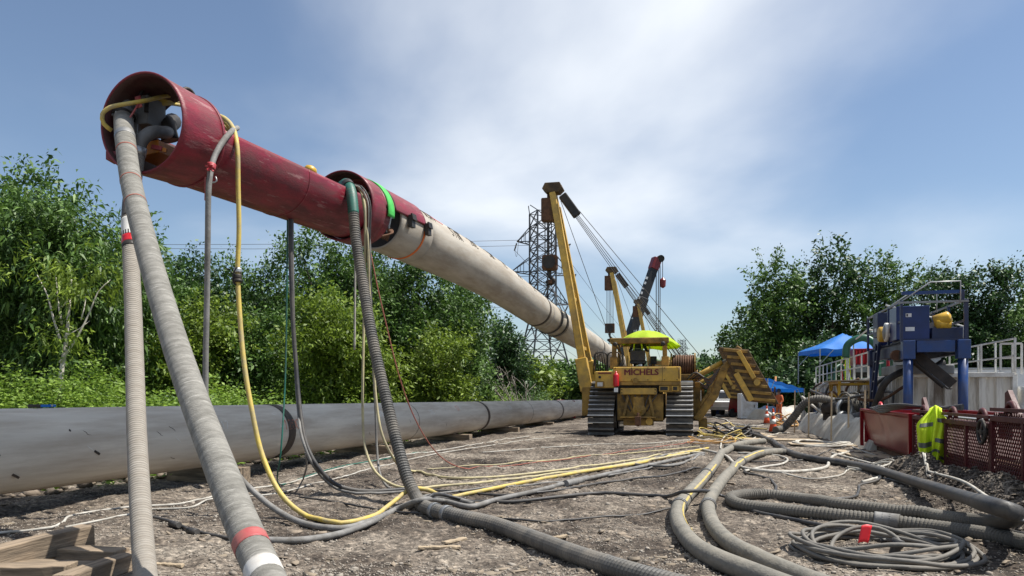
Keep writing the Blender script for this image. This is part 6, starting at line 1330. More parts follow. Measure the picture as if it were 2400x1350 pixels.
# ---- canopies
def canopy(label, c, w, d, zt, ze, rz, sag=0., tilt=0., z0=None):
    T = thing('canopy_tent', label, 'canopy', c, rz); mb = MB()
    def f(a, b_):
        x, y = (a - .5) * w, (b_ - .5) * d; m_ = max(abs(a - .5), abs(b_ - .5)) * 2; z = zt - (zt - ze) * m_ ** 1.05 - sag * (1 - m_) - .05 * math.sin(m_ * math.pi) - tilt * (a - .5) + .03 * math.sin(a * 21) * m_
        return Vector((x, y, z))
    mb.grid(f, 24, 24)
    for i in range(24):
        for (a0, b0, a1, b1) in ((i / 24, 0, (i + 1) / 24, 0), (i / 24, 1, (i + 1) / 24, 1), (0, i / 24, 0, (i + 1) / 24), (1, i / 24, 1, (i + 1) / 24)):
            p, q = f(a0, b0), f(a1, b1); h = Vector((0, 0, .22)); mb.add([p, q, q - h, p - h], [(0, 1, 2, 3)])
    mb.build('canopy_cloth', 'tarp_blue', T, True)
    for a in (0, 1):
        for b_ in (0, 1): p = f(a, b_); lg = MB().beam((p.x, p.y, 0), (p.x, p.y, p.z), .045).build('leg', 'galvanised', T); MB().beam((p.x, p.y, p.z * .55), (p.x * .62, p.y, p.z - .05), .03).build('brace', 'galvanised', lg)
    return T
canopy('bright blue pop-up canopy with white legs over the far deck', inrow(mt2, .6, 5.6, 2.12), 3.7, 3.2, 2.75, 1.8, RZ + .25)
canopy('sagging blue tarp shelter beside the counterweight slabs', Vector((15.6, 46, gz(15.6, 46))), 2.6, 2.4, 2.5, 2.2, .35, .35, .6)
solo(MB().tube([P(1812, 975, 46.5), P(1818, 882, 46.5)], .06, 8), 'orange_post', 'orange_paint', 'orange post under the sagging blue tarp', 'post')
# ---- yellow pipe rack, drum hose reels, motors behind the berm
yr = rowthing('pipe_rack', 'yellow steel rack standing behind the white covered berm', 'rack', 13.25, 31.4)
for x in (-.1, 1.0):
    for y in (-1.6, .9): MB().beam((x, y, 0), (x, y, 1.9), .09, .09).build('rack_post', 'motor_yellow', yr, False, .006)
for x in (-.1, 1.0): MB().beam((x, -1.7, 1.92), (x, 1.0, 1.92), .12, .1).build('rack_beam', 'motor_yellow', yr)
for y in (-1.6, .9): MB().beam((-.1, y, 1.86), (1.0, y, 1.86), .08, .08).build('rack_beam', 'motor_yellow', yr)
for y in (-1.0, .3): MB().beam((-.1, y - (.6 if y < 0 else -.6), 1.3), (-.1, y, 1.86), .06).build('rack_brace', 'motor_yellow', yr)
MB().box((.4, -.35, 1.99), (1.5, 2.9, .04)).build('rack_tray', 'wood_plank', yr)
for k, (u, v, Y, r, mt_, lb) in enumerate(((1962, 945, 30.5, .46, 'rust', 'open rusty hose drum beneath the yellow rack'), (1992, 950, 29, .48, 'hose_dust', 'coil of dusty hose hung on a drum beside the yellow rack'), (1918, 955, 33.5, .42, 'hose_black', 'black hose drum near the arching hose'))):
    p = P(u, v, Y); g0 = gz(p.x, p.y); T = thing('hose_drum', lb, 'hose reel', (p.x, p.y, g0), RZ + R(25))
    z_ = max(r + .12, p.z - g0)
    for s_ in (-.22, .22): MB().tube([(s_, r * math.cos(a), z_ + r * math.sin(a)) for a in np.linspace(0, 6.283, 25)[:-1]], .035, 7, closed=True).build('drum_rim', mt_, T, True)
    for j in range(5): MB().tube([(-.16 + .08 * j, r * .78 * math.cos(a), z_ + r * .78 * math.sin(a)) for a in np.linspace(0, 6.283, 21)[:-1]], .05, 7, closed=True).build('hose_turn', 'hose_dust' if k else 'motor_yellow', T, True)
    mb = MB()
    for s_ in (-.28, .28): mb.beam((s_, -.4, .03), (s_, 0, z_), .05); mb.beam((s_, .4, .03), (s_, 0, z_), .05)
    mb.cyl((-.3, 0, z_), (.3, 0, z_), .05); mb.build('drum_stand', 'steel_dark', T)
p = P(1967, 958, 28.2); pe = thing('pipe_elbow', 'large pale pipe flange facing out behind the berm', 'pipe fitting', (p.x, p.y, gz(p.x, p.y)), RZ + R(30))
zz_ = p.z - gz(p.x, p.y); MB().tube([(0, -.3 + .045 * math.cos(a) * 0, 0) if False else (.30 * math.cos(a), -.3, zz_ + .30 * math.sin(a)) for a in np.linspace(0, 6.283, 25)[:-1]], .075, 10, closed=True).build('flange_ring', 'galvanised', pe, True)
MB().cyl((0, -.28, zz_), (0, .7, zz_), .27, None, 20).build('pipe_barrel', 'steel_dark', pe, True); MB().box((0, .3, max(.1, (zz_ - .2) / 2)), (.5, .6, max(.2, zz_ - .2))).build('saddle', 'steel_dark', pe)
for k, (u, v, Y, lb) in enumerate(((1925, 955, 33.0, 'dark electric pump motor behind the berm under the arching hose'), (1943, 958, 31.0, 'black motor with blue frame between the stakes behind the berm'), (2008, 965, 26.6, 'dark pump set next to the solid red tank'))):
    p = P(u, v, Y); T = thing('pump_set', lb, 'pump', (p.x, p.y, gz(p.x, p.y)), RZ + R(20 * k))
    MB().lathe([(.22, -.4), (.26, -.36), (.26, .3), (.2, .36), (.12, .42)], Matrix.Translation((0, 0, .62)) @ Matrix.Rotation(R(80), 4, 'X'), 20).build('motor', 'hose_black', T, True); MB().box((0, 0, .2), (.6, 1.1, .3)).build('base_frame', 'navy_paint', T)
    for s_ in (-.32, .32): MB().beam((s_, -.45, .05), (s_, -.45, 1.05), .06).build('frame_post', 'navy_paint', T)
    MB().lathe([(.3, -.06), (.33, 0), (.3, .08)], Matrix.Translation((0, .6, .6)) @ Matrix.Rotation(R(90), 4, 'X'), 20).build('volute', 'steel_grey', T, True)
for k, (u0, v0, Y0, u1, v1, Y1, mt_, lb) in enumerate(((1900, 915, 31, 2030, 925, 26, 'hose_black', 'black hose slung along the mud tank side'), (2010, 935, 26.5, 2120, 905, 25.5, 'rust', 'brown hose sagging between ladder and tank'), (1880, 930, 31, 1990, 980, 27, 'hose_white', 'pale line drooping behind the stakes'))):
    a_, b_ = P(u0, v0, Y0), P(u1, v1, Y1); hose('slung_hose', [a_, (a_ + b_) / 2 - Vector((0, 0, .25)), b_], .05, mt_, lb, raw=True, n=8)
# ---- vehicles and boxes behind the pipelayer
def pickup(label, x, y, rz):
    T = thing('pickup_truck', label, 'pickup truck', (x, y, gz(x, y)), rz)
    mb = MB(); mb.prism([(-2.7, .45), (-2.7, 1.02), (-.6, 1.05), (.9, 1.08), (2.5, .98), (2.65, .6), (2.6, .45)], -.95, .95, lambda p, t: Vector((t, p[0], p[1]))); mb.build('body', 'trailer_white', T, False, .06)
    mb = MB(); mb.prism([(-.75, 1.06), (-.55, 1.78), (.55, 1.80), (1.25, 1.08)], -.84, .84, lambda p, t: Vector((t * (1 - .12 * (p[1] - 1.06)), p[0], p[1]))); mb.build('cab', 'trailer_white', T, False, .05)
    for s_ in (-1, 1):
        mb = MB(); mb.prism([(-.5, 1.15), (-.42, 1.66), (.45, 1.68), (.95, 1.15)], 0, .02, lambda p, t: Vector((s_ * (.835 - .08 * (p[1] - 1.06) + t), p[0], p[1]))); mb.build('side_window', 'glass_dark', T)
        MB().box((s_ * .8, -2.72, .85), (.14, .04, .3)).build('tail_lamp', 'fire_red', T); MB().box((s_ * .72, 2.6, .78), (.3, .06, .16)).build('headlight', 'sticker_white', T)
    mb = MB(); mb.prism([(-.69, 1.66), (-.56, 1.15)], -.7, .7, lambda p, t: Vector((t, -.75 + (p[1] - 1.15) * .25, p[1]))) if False else mb.box((0, -.70, 1.42), (1.35, .03, .42), Matrix.Rotation(-.27, 3, 'X')); mb.build('rear_window', 'glass_dark', T)
    MB().box((0, -2.74, .55), (1.8, .12, .18)).build('rear_bumper', 'galvanised', T)
    for y_ in (-1.75, 1.75):
        for s_ in (-1, 1): w = MB().cyl((s_ * .72, y_, .38), (s_ * .97, y_, .38), .38, None, 22).build('wheel', 'tyre', T, False, .03); MB().cyl((s_ * .93, y_, .38), (s_ * .985, y_, .38), .2, None, 16).build('rim', 'galvanised', w)
    return T
p = P(1712, 925, 54); pickup('white pickup truck parked beyond the counterweight arms', p.x, 54, R(-25))
p = P(1752, 925, 46); ib = thing('site_cabinet', 'pale grey upright site cabinet below the counterweight slabs', 'cabinet', (p.x, 46, gz(p.x, 46)), RZ + .2)
MB().box((0, 0, .8), (1.0, .9, 1.5)).build('cabinet_body', 'trailer_white', ib, False, .03); MB().box((.0, -.465, .8), (.8, .02, 1.2)).build('cabinet_door', 'white_paint', ib); MB().box((.28, -.485, .8), (.04, .03, .16)).build('handle', 'steel_dark', ib); MB().box((0, 0, .03), (1.05, .95, .08)).build('pallet', 'wood', ib)
p = P(1735, 925, 50); gb = thing('covered_barrow', 'dark red tarpaulined barrow between truck and grey cabinet', 'barrow', (p.x, 50, gz(p.x, 50)), .3)
MB().prism([(-.5, .35), (-.35, 1.3), (.4, 1.35), (.55, .35)], -.7, .7, lambda q, t: Vector((q[0], t, q[1]))).build('load_cover', 'skid_red', gb, False, .06); 
for s_ in (-.55, .55): MB().cyl((s_, -.08, .3), (s_, .08, .3), .3, None, 16).build('wheel', 'tyre', gb)
for k, (u, Y, lb) in enumerate(((1690, 62, 'blue drum beside the pickup truck'), (1677, 60, 'blue drum behind the counterweight arms'))):
    p = P(u, VH, Y); T = thing('steel_drum', lb, 'drum', (p.x, Y, gz(p.x, Y)), 0); MB().lathe([(.29, 0), (.3, .02), (.29, .3), (.305, .31), (.29, .33), (.29, .6), (.305, .61), (.29, .63), (.29, .88), (.3, .9)], Matrix(), 20).build('drum_shell', 'blue_paint', T, True); MB().cyl((.12, 0, .9), (.12, 0, .93), .04).build('bung', 'steel_dark', T)
p = P(2340, 925, 46); tl = thing('office_trailer', 'white panelled site trailer beyond the mud tanks', 'trailer', (p.x + 1, 46, gz(p.x, 46)), RZ + R(90))
MB().box((0, 0, 1.75), (2.6, 9, 2.5)).build('trailer_body', 'trailer_white', tl, False, .04)
for k in range(8): MB().box((1.315, -3.9 + k * 1.12, 1.75), (.03, .05, 2.4)).build('panel_seam', 'white_paint', tl)
MB().box((0, 0, 3.04), (2.7, 9.1, .08)).build('roof_edge', 'galvanised', tl); MB().box((1.32, 1.0, 2.0), (.03, 1.0, .7)).build('window', 'glass_dark', tl); MB().box((0, 0, .4), (2.2, 8.4, .3)).build('chassis', 'steel_dark', tl)
for y in (-.6, .6):
    for s_ in (-1, 1): MB().cyl((s_ * .95, y, .38), (s_ * 1.2, y, .38), .38, None, 18).build('wheel', 'tyre', tl)
# ---- red ballast block behind the ground pipe, blue clamp on the pipe
p = P(1322, 925, 46); rb = thing('ballast_block', 'dark red ballast block with pale hook behind the ground pipe', 'block', (p.x, 46, gz(p.x, 46)), .15)
MB().prism([(-.55, 0), (-.6, .9), (-.3, 1.15), (.55, 1.1), (.6, 0)], -.5, .5, lambda q, t: Vector((q[0], t, q[1]))).build('block_body', 'skid_red', rb, False, .03); MB().beam((-.35, -.52, .2), (-.05, -.52, 1.1), .06, .04).build('grab_bar', 'tape_red', rb)
MB().tube(catmull([(.15, -.56, 1.12), (.2, -.56, .95), (.12, -.56, .82), (.0, -.56, .86)], .03), .035, 8).build('hook', 'sticker_white', rb, True)
c, t, s_, u_ = frame(CG, 10.25); bc = thing('pipe_clamp', 'small blue and black pipe clamp left on top of ground pipe', 'clamp', c + u_ * (GR + .002), RZ)
MB().box((0, 0, .025), (.08, .26, .035)).build('clamp_bar', 'tarp_blue', bc, False, .008); MB().box((.02, -.20, .025), (.1, .12, .045)).build('clamp_jaw', 'steel_dark', bc, False, .01); MB().cyl((.05, .05, .03), (-.08, .2, .03), .012).build('clamp_screw', 'galvanised', bc)
# spoil against the near skid, coloured dark to imitate the skid's shade
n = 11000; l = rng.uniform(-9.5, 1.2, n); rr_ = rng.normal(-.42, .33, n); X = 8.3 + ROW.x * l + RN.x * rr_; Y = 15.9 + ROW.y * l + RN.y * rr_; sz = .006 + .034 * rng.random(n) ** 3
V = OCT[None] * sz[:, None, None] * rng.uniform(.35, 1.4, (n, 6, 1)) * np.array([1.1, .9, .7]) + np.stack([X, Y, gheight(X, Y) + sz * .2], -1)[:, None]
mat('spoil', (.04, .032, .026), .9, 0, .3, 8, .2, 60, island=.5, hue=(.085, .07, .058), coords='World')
stuff(link(np_mesh('shaded_spoil_clods', V.reshape(-1, 3), (OCF[None] + (np.arange(n) * 6)[:, None, None]).reshape(-1, 3), 'spoil'), 'shaded_spoil_clods'), 'spoil with painted-in shade thrown against the foot of the red mesh skids', 'spoil')

# pipework, valves and gauges fixed along the near side of the mud tanks
rgp = random.Random(31)
for T, L_ in ((mt1, 12.3), (mt2, 12.3)):
    for k, z in enumerate((.55, 1.0, 1.55)):
        y0 = 1.0 + rgp.uniform(0, 1.5); y1 = L_ - rgp.uniform(.5, 2.5)
        MB().tube(catmull([(-.35, y0, .1), (-.28, y0, z - .1), (-.22, y0 + .3, z), (-.22, (y0 + y1) / 2, z + .04), (-.22, y1, z)], .25), (.085, .06, .045)[k], 10).build('side_pipe', ('rust', 'steel_grey', 'hose_black')[k], T, True)
    for k in range(7):
        y = .9 + k * 1.6 + rgp.uniform(-.3, .3); z = rgp.choice((.6, 1.05, 1.5))
        MB().lathe([(.13, -.12), (.13, -.08), (.08, -.06), (.08, .06), (.13, .08), (.13, .12)], Matrix.Translation((-.24, y, z)) @ Matrix.Rotation(R(90), 4, 'X'), 14).build('valve_body', rgp.choice(('fire_red', 'navy_paint', 'steel_dark')), T)
        MB().tube([(-.46, y + .13 * math.cos(a), z + .18 + .13 * math.sin(a)) for a in np.linspace(0, 6.283, 15)[:-1]], .014, 6, closed=True).build('valve_wheel', rgp.choice(('fire_red', 'motor_yellow')), T, True)
        MB().beam((-.46, y, z + .18), (-.22, y, z + .05), .025).build('valve_stem', 'steel_dark', T)
    for k in range(3):
        y = 2.5 + k * 3.2; MB().tube(catmull([(-.1, y, 2.2), (-.5, y + .2, 1.9), (-.6, y + .5, 1.2), (-.4, y + .9, .5), (-.7, y + 1.4, .15)], .12), .055, 9).build('drop_hose', ('hose_black', 'hose_white', 'rust')[k], T, True)
    MB().box((1.6, 3.0 if T is mt2 else 6.5, 2.75), (1.4, 1.5, 1.2)).build('pump_house', 'green_paint' if T is mt2 else 'steel_grey', T, False, .04)
    for k in range(4): MB().tube(catmull([(.4 + .5 * k, 7.5 + .4 * k, 2.2), (.5 + .4 * k, 7.6 + .5 * k, 3.0), (.9 + .3 * k, 8.0 + .5 * k, 3.2), (1.2 + .3 * k, 8.3 + .5 * k, 2.3)], .12), .07, 9).build('deck_pipe', ('green_paint', 'skid_red', 'steel_grey', 'steel_dark')[k], T, True)
# ------------------------------------------------------------------ vegetation
rngv = np.random.default_rng(11)
def leaves(cent, dirs, L_, W_, rg, droop=.2):
    """one folded leaf (two triangles sharing the midrib) at each point, pointing along dirs"""
    n = len(cent); d = dirs / np.linalg.norm(dirs, axis=1, keepdims=True)
    r = rg.standard_normal((n, 3)); r[:, 2] = np.abs(r[:, 2]) * .9 + 1.0; r /= np.linalg.norm(r, axis=1, keepdims=True)
    s = np.cross(d, r); s /= np.linalg.norm(s, axis=1, keepdims=True) + 1e-9; nrm = np.cross(s, d)
    k_ = rg.uniform(.45, 1.5, (n, 1)); l = L_ * k_ * rg.uniform(.8, 1.2, (n, 1)); w = W_ * k_
    a = cent; tip = cent + d * l - np.array([0, 0, 1.]) * droop * l; m_ = cent + d * l * .45
    co = np.stack([a, m_ + s * w * .5 - nrm * w * .12, tip, m_ - s * w * .5 - nrm * w * .12], 1).reshape(-1, 3)
    return co, np.arange(n * 4).reshape(n, 4)
def sprigs(lobes, ns, per, rg, length=.7, up=.5, shell_pow=.45, spread=.12):
    """points and directions of leaves on short twigs spread through a union of ellipsoids"""
    L = np.array(lobes, float); vol = L[:, 3] * L[:, 4] * L[:, 5]; idx = rg.choice(len(L), ns, p=vol ** .8 / (vol ** .8).sum()); B = L[idx]
    d = rg.standard_normal((ns, 3)); d /= np.linalg.norm(d, axis=1, keepdims=True); rad = rg.random(ns) ** shell_pow
    base = B[:, :3] + d * B[:, 3:] * rad[:, None]
    out = d * .9 + np.array([0, 0, up]) + rg.standard_normal((ns, 3)) * .35; out /= np.linalg.norm(out, axis=1, keepdims=True)
    ln = length * rg.uniform(.4, 1.3, ns)
    t = rg.random((ns, per)); pts = base[:, None] + out[:, None] * (t * ln[:, None])[..., None] + rg.standard_normal((ns, per, 3)) * spread
    side = rg.standard_normal((ns, per, 3)); dr = out[:, None] * .55 + side * .75
    return pts.reshape(-1, 3), dr.reshape(-1, 3)
def trunk_mesh(h, r, lobes, rg, lean=(0, 0), nb=9):
    mb = MB(); top = Vector((lean[0], lean[1], h * .62)); ph = rg.random() * 6
    main = catmull([Vector((0, 0, -.15)), Vector((lean[0] * .2 + .06 * math.sin(ph), .05, h * .2)), Vector((lean[0] * .6, lean[1] * .6 + .08 * math.cos(ph), h * .42)), top], .3)
    mb.tube(main, [r * (1.25 - .95 * i / (len(main) - 1)) for i in range(len(main))], 9)
    for k in range(min(nb, len(lobes) * 2)):
        lb = lobes[k % len(lobes)]; f = .32 + .6 * rg.random(); s = main[int((len(main) - 1) * f)]; e = Vector(lb[:3]) + Vector((rg.normal(0, .35) * lb[3], rg.normal(0, .35) * lb[4], rg.normal(.1, .3) * lb[5])); m_ = (s + e) / 2 + Vector((0, 0, -.12 * (e - s).length + .1))
        br = catmull([s, m_, e], .3); mb.tube(br, [r * .42 * (1 - .85 * i / (len(br) - 1)) for i in range(len(br))], 6)
        for q in range(2):
            i = int(len(br) * rg.uniform(.4, .9)); e2 = br[i] + Vector((rg.normal(0, .7), rg.normal(0, .7), rg.uniform(.2, .9))); mb.tube([br[i], (br[i] + e2) / 2 + Vector((0, 0, .05)), e2], [r * .16, r * .11, r * .04], 5)
    return mb
def tree(label, u, Y, h, w, seed, leaf='leaf_mid', n=420, per=26, ls=.20, lw=.10, bark='bark', group=None, low=.15, up=.5, name='tree', length=.8, nl=9, cat='tree', dens=.45, r=None, droop=.2, top_pow=1.0):
    if Y < 60: ls *= .74; lw *= .78; n = int(n * 1.25); per = int(per * 1.35)
    rg = np.random.default_rng(seed); p = P(u, VH, Y); x, y = p.x, Y; T = thing(name, label, cat, (x, y, gz(x, y) - .02), rg.random() * .3, group)
    lobes = []
    for k in range(nl):                              # lobes stacked into an uneven crown
        f = low + (1 - low) * (k + rg.random() * .7) / nl; f = min(.93, f); prof = max(.25, math.sin(math.pi * (.18 + .72 * f ** top_pow))) ** .8
        a = rg.uniform(0, 6.283); off = rg.uniform(.15, .62) * w / 2 * prof; sz = w / 2 * prof * rg.uniform(.42, .68)
        lobes.append((math.cos(a) * off, math.sin(a) * off, h * f * .97, sz, sz, min(sz * rg.uniform(.7, 1.05), h * (1.0 - f) + .35)))
    trunk_mesh(h, r or max(.05, h * .016), lobes, rg).build('trunk', bark, T, True)
    c, d = sprigs(lobes, n, per, rg, length, up, dens, .10 + ls * .25); co, q = leaves(c, d, ls, lw, rg, droop); co[:, 2] = np.maximum(co[:, 2], .02)
    link(np_mesh('crown', co, q, leaf), 'crown', T)
    return T
LG = 'trees behind the ground pipe'; RG_ = 'trees behind the mud tanks'
# left bank, front rank
tree('tallest dark tree rising at the edge left of the red nose', 40, 27, 8.7, 7.0, 1, 'leaf_mid', 620, 34, .26, .12, group=LG, low=.12, up=.35, length=1.0, nl=12)
tree('broad feathery tree arching over a pale slender trunk', 150, 23.5, 6.7, 6.4, 2, 'leaf_mid', 460, 40, .30, .085, 'bark_pale', LG, low=.50, up=-.05, length=1.1, nl=10, droop=.45, r=.075)
tree('rounded green tree behind the thick pale hose', 335, 27.5, 6.9, 5.0, 3, 'leaf_mid', 480, 30, .24, .11, group=LG, low=.1)
tree('leafy tree right of the thick sloping hose', 440, 31, 6.6, 4.6, 4, 'leaf_dark', 440, 30, .22, .11, group=LG, low=.08)
tree('slender tree between grey and yellow hanging hoses', 545, 33, 6.7, 4.2, 5, 'leaf_mid', 340, 28, .22, .10, group=LG, low=.1, dens=.6)
tree('sparse light-topped tree left of the black hanging cables', 660, 33.5, 7.9, 4.4, 6, 'leaf_mid', 300, 28, .22, .10, group=LG, low=.1, dens=.6, up=.8)
tree('full tree standing between black cables and ribbed hose', 765, 31, 7.7, 5.0, 7, 'leaf_mid', 560, 32, .23, .11, group=LG, low=.08, up=.6)
tree('upright tree directly behind the ribbed hose', 880, 34, 7.8, 5.0, 8, 'leaf_dark', 520, 30, .23, .11, group=LG, low=.08, up=.6)
tree('tall tree under the tan pipe, right of ribbed hose', 985, 33, 7.4, 4.6, 9, 'leaf_mid', 520, 32, .23, .11, group=LG, low=.06, up=.7)
tree('last full tree before the dead branches', 1070, 36, 7.4, 3.9, 10, 'leaf_mid', 420, 30, .24, .11, group=LG, low=.06, up=.7)
tree('dark conical tree left of the tall pylon', 1165, 52, 5.6, 5.2, 12, 'leaf_dark', 340, 28, .30, .14, group=LG, low=.08, up=.7)
tree('pale green bushy tree between thin green cable and ribbed hose', 780, 26, 4.3, 4.0, 13, 'leaf_light', 420, 34, .22, .085, group=LG, low=.1, up=.2, length=.7)
tree('yellowish bush beside the grey hanging hose', 470, 26, 4.0, 3.2, 14, 'leaf_light', 300, 30, .20, .085, group=LG, low=.1, up=.2)
tree('low round tree under the yellow hose', 600, 27, 3.8, 3.6, 15, 'leaf_mid', 320, 30, .20, .09, group=LG, low=.06)
tree('bright young tree under the tan pipe beside the dead branches', 1035, 30, 3.9, 2.8, 16, 'leaf_light', 260, 30, .20, .09, group=LG, low=.06)
tree('dark understorey tree in the far left corner', -130, 25, 6.5, 5.0, 17, 'leaf_dark', 380, 30, .25, .12, group=LG, low=.05)
tree('small tree below the feathery tree', 250, 25, 3.4, 3.6, 18, 'leaf_mid', 300, 30, .20, .09, group=LG, low=.05)
tree('shaded tree behind the pale trunk', 90, 28, 5.0, 5.0, 28, 'leaf_dark', 400, 28, .22, .1, group=LG, low=.05)
# rear rank closes the gaps
for k, (u, Y, h, w_, lb) in enumerate(((200, 34, 7.0, 6.5, 'dark tree filling the gap behind the feathery tree'), (420, 38, 6.8, 6.5, 'dark tree in the second rank by the thick sloping hose'), (600, 39, 6.6, 6.5, 'dark tree in the second rank behind the yellow hose'), (760, 40, 7.4, 6.5, 'dark tree in the second rank behind black cables'), (930, 41, 7.8, 6.0, 'dark tree in the second rank behind ribbed hose'), (1060, 44, 7.0, 5.5, 'dark tree in the second rank under the tan pipe'))):
    tree(lb, u, Y, h, w_, 40 + k, 'leaf_dark', 360, 28, .30, .15, group=LG, low=.04)
# right side, behind the tanks
tree('tall dark tree at the clearing edge with shoots leaning to the hills', 1822, 58, 11.3, 6.2, 51, 'leaf_mid', 430, 34, .36, .17, group=RG_, low=.22, up=1.0, length=1.5, nl=12)
tree('highest dark tree above the blue canopy', 1950, 60, 12.9, 8.2, 52, 'leaf_dark', 430, 36, .36, .17, group=RG_, low=.16, up=1.0, length=1.6, nl=13)
tree('broad dark tree directly behind the shaker tower', 2090, 59, 12.4, 7.6, 53, 'leaf_mid', 420, 36, .36, .17, group=RG_, low=.16, up=1.0, length=1.6, nl=13)
tree('tree with ragged top right of the shaker tower', 2225, 56, 11.0, 7.0, 54, 'leaf_dark', 380, 34, .36, .17, group=RG_, low=.15, up=1.0, length=1.4, nl=11)
tree('dark tree above the office trailer', 2350, 54, 10.4, 7.0, 55, 'leaf_dark', 400, 34, .34, .16, group=RG_, low=.15, up=.9, length=1.3, nl=11)
tree('brighter tree beyond the office trailer', 2440, 50, 7.8, 5.5, 56, 'leaf_mid', 400, 32, .30, .14, group=RG_, low=.1)
tree('thin airy sapling left of the dark trees', 1690, 60, 6.6, 3.6, 57, 'leaf_mid', 110, 26, .30, .16, group=RG_, low=.2, dens=.8, up=1., length=1.2)
tree('small light tree between sapling and dark trees', 1755, 56, 6.2, 4.2, 58, 'leaf_mid', 260, 30, .28, .13, group=RG_, low=.1)
for k, (u, Y, h, w_, lb) in enumerate(((1850, 64, 7.2, 7, 'dark undergrowth tree behind the sagging blue tarp'), (2000, 66, 7.4, 8, 'dark undergrowth tree behind the blue canopy'), (2150, 65, 7.4, 8, 'dark undergrowth tree behind the shaker tower'), (2300, 62, 7.0, 8, 'dark undergrowth tree behind the trailer'), (1900, 53, 5.0, 6, 'low dark thicket behind the railed deck'), (2060, 54, 5.2, 6, 'low dark thicket behind the engines'), (2200, 52, 5.0, 6, 'low dark thicket behind the corrugated tank'), (2560, 46, 9, 7, 'dark tree past the trailer end'))):
    tree(lb, u, Y, h, w_, 70 + k, 'leaf_dark', 330, 28, .40, .20, group=RG_, low=.03)
# gap in the middle, under the hung pipe and beyond the pylon
for k, (u, Y, h, w_, lf, lb) in enumerate(((1250, 80, 4.6, 7, 'leaf_light', 'light green tree at the foot of the pylon'), (1310, 90, 5.0, 8, 'leaf_mid', 'green tree behind the pylon legs'), (1360, 84, 4.5, 6, 'leaf_mid', 'green tree between pylon and first boom'), (1210, 95, 6.0, 8, 'leaf_dark', 'dark tree behind the dead branches'), (1640, 100, 6.0, 9, 'leaf_dark', 'dark tree right of the boom lines'), (1590, 130, 6.5, 9, 'leaf_mid', 'far tree seen behind the winch drums'), (1440, 140, 6.5, 9, 'leaf_mid', 'far tree seen beside the operator'))):
    tree(lb, u, Y, h, w_, 90 + k, lf, 260, 24, .5, .26, group='trees in the gap below the hung pipe', low=.04)
# leafless shrub
ds = thing('dead_shrub', 'leafless shrub with pale bare branches beside the pylon', 'shrub', (P(1215, VH, 38).x, 38, gz(P(1215, VH, 38).x, 38)), 0)
rg = np.random.default_rng(77)
for k in range(9):
    mb = MB(); e = Vector((-2.4 + .42 * k + rg.normal(0, .15), rg.normal(0, .5), 3.2 - .22 * abs(k - 2) + rg.normal(0, .2))); pts_ = catmull([Vector((rg.normal(0, .08), rg.normal(0, .08), -.1)), e * .4 + Vector((.15, 0, -.05)), e], .25); mb.tube(pts_, [.045 * (1 - .85 * i / (len(pts_) - 1)) for i in range(len(pts_))], 6)
    for q in range(8):
        i = int(len(pts_) * rg.uniform(.25, .95)); f = pts_[i] + Vector((rg.normal(-.1, .3), rg.normal(0, .3), rg.uniform(.2, .75))); mb.tube([pts_[i], (pts_[i] + f) / 2 + Vector((.04, 0, .03)), f], [.016, .012, .005], 5)
    mb.build('branch', 'twig_dry', ds, True)
# pale slender stems standing free in front of the feathery tree
ps = thing('pale_sapling', 'pale slender sapling with forked bare stems in front of the dark thicket', 'tree', (P(138, VH, 19.5).x, 19.5, gz(P(138, VH, 19.5).x, 19.5)), 0, LG)
def wpt(u, v): return P(u, v, 19.5) - ps.location
for nm, sp, r0 in (('trunk', [(136, 950), (138, 880), (144, 800), (146, 720), (146, 650)], .075), ('stem', [(140, 850), (175, 790), (200, 730), (215, 680), (240, 650)], .035), ('stem', [(142, 800), (118, 740), (100, 690), (70, 640)], .032), ('stem', [(145, 760), (130, 700), (120, 640)], .028), ('stem', [(150, 790), (180, 770), (200, 750)], .02), ('stem', [(190, 750), (196, 700), (186, 668)], .018), ('stem', [(146, 720), (165, 690), (190, 672)], .018)):
    pts_ = catmull([wpt(*q) + Vector((0, .1 * i, 0)) for i, q in enumerate(sp)], .2); MB().tube(pts_, [r0 * (1 - .7 * i / (len(pts_) - 1)) for i in range(len(pts_))], 7).build(nm, 'bark_pale', ps, True)
lb_ = [(wpt(u, v).x, wpt(u, v).y, wpt(u, v).z, .5, .5, .35) for u, v in ((130, 640), (200, 660), (70, 630), (240, 640), (140, 800))]
c, d = sprigs(lb_, 50, 30, rg, .6, .0, .6, .12); co, q = leaves(c, d, .17, .05, rg, .4); link(np_mesh('crown', co, q, 'leaf_light'), 'crown', ps)
# weeds and brambles along the bank (uncountable)
def weeds(name, label, n, per, ylo, yhi, dlo, dhi, hgt, mt_, seed, ls, lw, thr=-.1):
    rg = np.random.default_rng(seed); Y = rg.uniform(ylo, yhi, n); D = rg.uniform(dlo, dhi, n); X = gpx(Y) - D; k = fbm(X * .45, Y * .45, seed, 3); keep = k > thr; X, Y, k = X[keep], Y[keep], k[keep]
    hh = hgt * (.35 + 1.1 * np.clip(k - thr, 0, 1)) * rg.uniform(.5, 1.2, len(X)); b = np.stack([X, Y, gheight(X, Y)], -1); t = rg.random((len(X), per, 1)) ** .7
    pts = b[:, None] + np.array([0, 0, 1.]) * t * hh[:, None, None] + rg.standard_normal((len(X), per, 3)) * np.array([.13, .13, .04]); d = rg.standard_normal((len(X), per, 3)); d[..., 2] = np.abs(d[..., 2]) * .5 + .15
    co, q = leaves(pts.reshape(-1, 3), d.reshape(-1, 3), ls, lw, rg, .25); co[:, 2] = np.maximum(co[:, 2], gheight(co[:, 0], co[:, 1])); stuff(link(np_mesh(name, co, q, mt_), name), label, 'weeds')
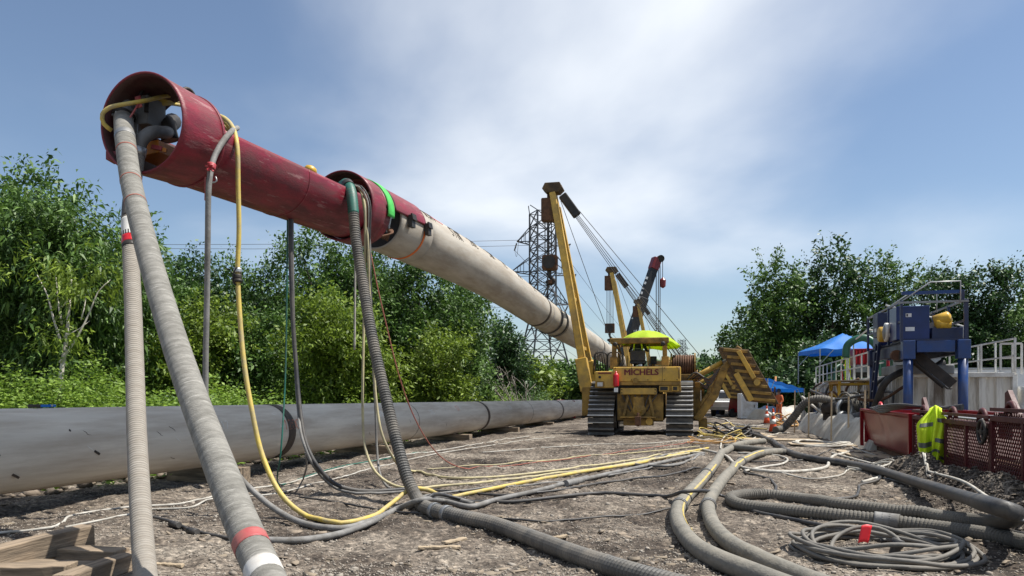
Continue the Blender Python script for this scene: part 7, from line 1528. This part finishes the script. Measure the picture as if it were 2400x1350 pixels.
weeds('bank_weeds', 'bright green weeds and brambles covering the bank behind the ground pipe', 8000, 28, 16, 44, 2.4, 9, 1.5, 'leaf_weed', 7, .10, .052)
weeds('bank_scrub', 'darker low scrub under the trees on the bank', 4600, 24, 19, 60, 4, 14, 1.5, 'leaf_mid', 8, .13, .065, -.3)
weeds('bank_fringe', 'sparse small weeds at the back edge of the ground pipe', 1500, 14, 10, 44, .9, 2.6, .7, 'leaf_weed', 9, .12, .06, .0)
# clods of earth on the bank edge
n = 900; Y = rngv.uniform(9, 40, n); D = rngv.uniform(1.0, 3.2, n); X = gpx(Y) - D; sz = rngv.uniform(.03, .16, n)
V = OCT[None] * sz[:, None, None] * rngv.uniform(.6, 1.2, (n, 6, 1)) * np.array([1, 1, .7]) + np.stack([X, Y, gheight(X, Y) + sz * .3], -1)[:, None]
stuff(link(np_mesh('earth_clods', V.reshape(-1, 3), (OCF[None] + (np.arange(n) * 6)[:, None, None]).reshape(-1, 3), 'clod'), 'earth_clods'), 'clods of earth and stone on the bank edge behind ground pipe', 'clods')
# far wooded hills
hx, hy = np.meshgrid(np.linspace(-900, 1500, 140), np.linspace(260, 1000, 50), indexing='ij')
hz = -4 + 34 * sstep(260, 620, hy) * (.62 + .55 * fbm(hx * .0042, hy * .004, 91, 3)) + 14 * sstep(600, 1000, hy)
structure(link(grid_mesh('hills', hx, hy, hz, 'leaf_far'), 'hills'))
n = 5200; X = rngv.uniform(-260, 560, n); Y = rngv.uniform(262, 700, n); Zh = -4 + 34 * sstep(260, 620, Y) * (.62 + .55 * fbm(X * .0042, Y * .004, 91, 3)) + 14 * sstep(600, 1000, Y)
ico = bpy.data.meshes.new('ico'); import bmesh as _bm; bmm = _bm.new(); _bm.ops.create_icosphere(bmm, subdivisions=2, radius=1); iv = np.array([v_.co[:] for v_ in bmm.verts]); bmm.faces.ensure_lookup_table(); fi = np.array([[v_.index for v_ in f.verts] for f in bmm.faces]); bmm.free(); bpy.data.meshes.remove(ico)
rad = rngv.uniform(2.6, 5.2, n); V = iv[None] * rad[:, None, None] * rngv.uniform(.72, 1.22, (n, len(iv), 1)) * np.array([1, 1, 1.05]) + np.stack([X, Y, Zh + rad * .6], -1)[:, None]
stuff(link(np_mesh('far_wood', V.reshape(-1, 3), (fi[None] + (np.arange(n) * len(iv))[:, None, None]).reshape(-1, 3), 'leaf_far'), 'far_wood'), 'distant wooded hillside beyond the pylon', 'wood')
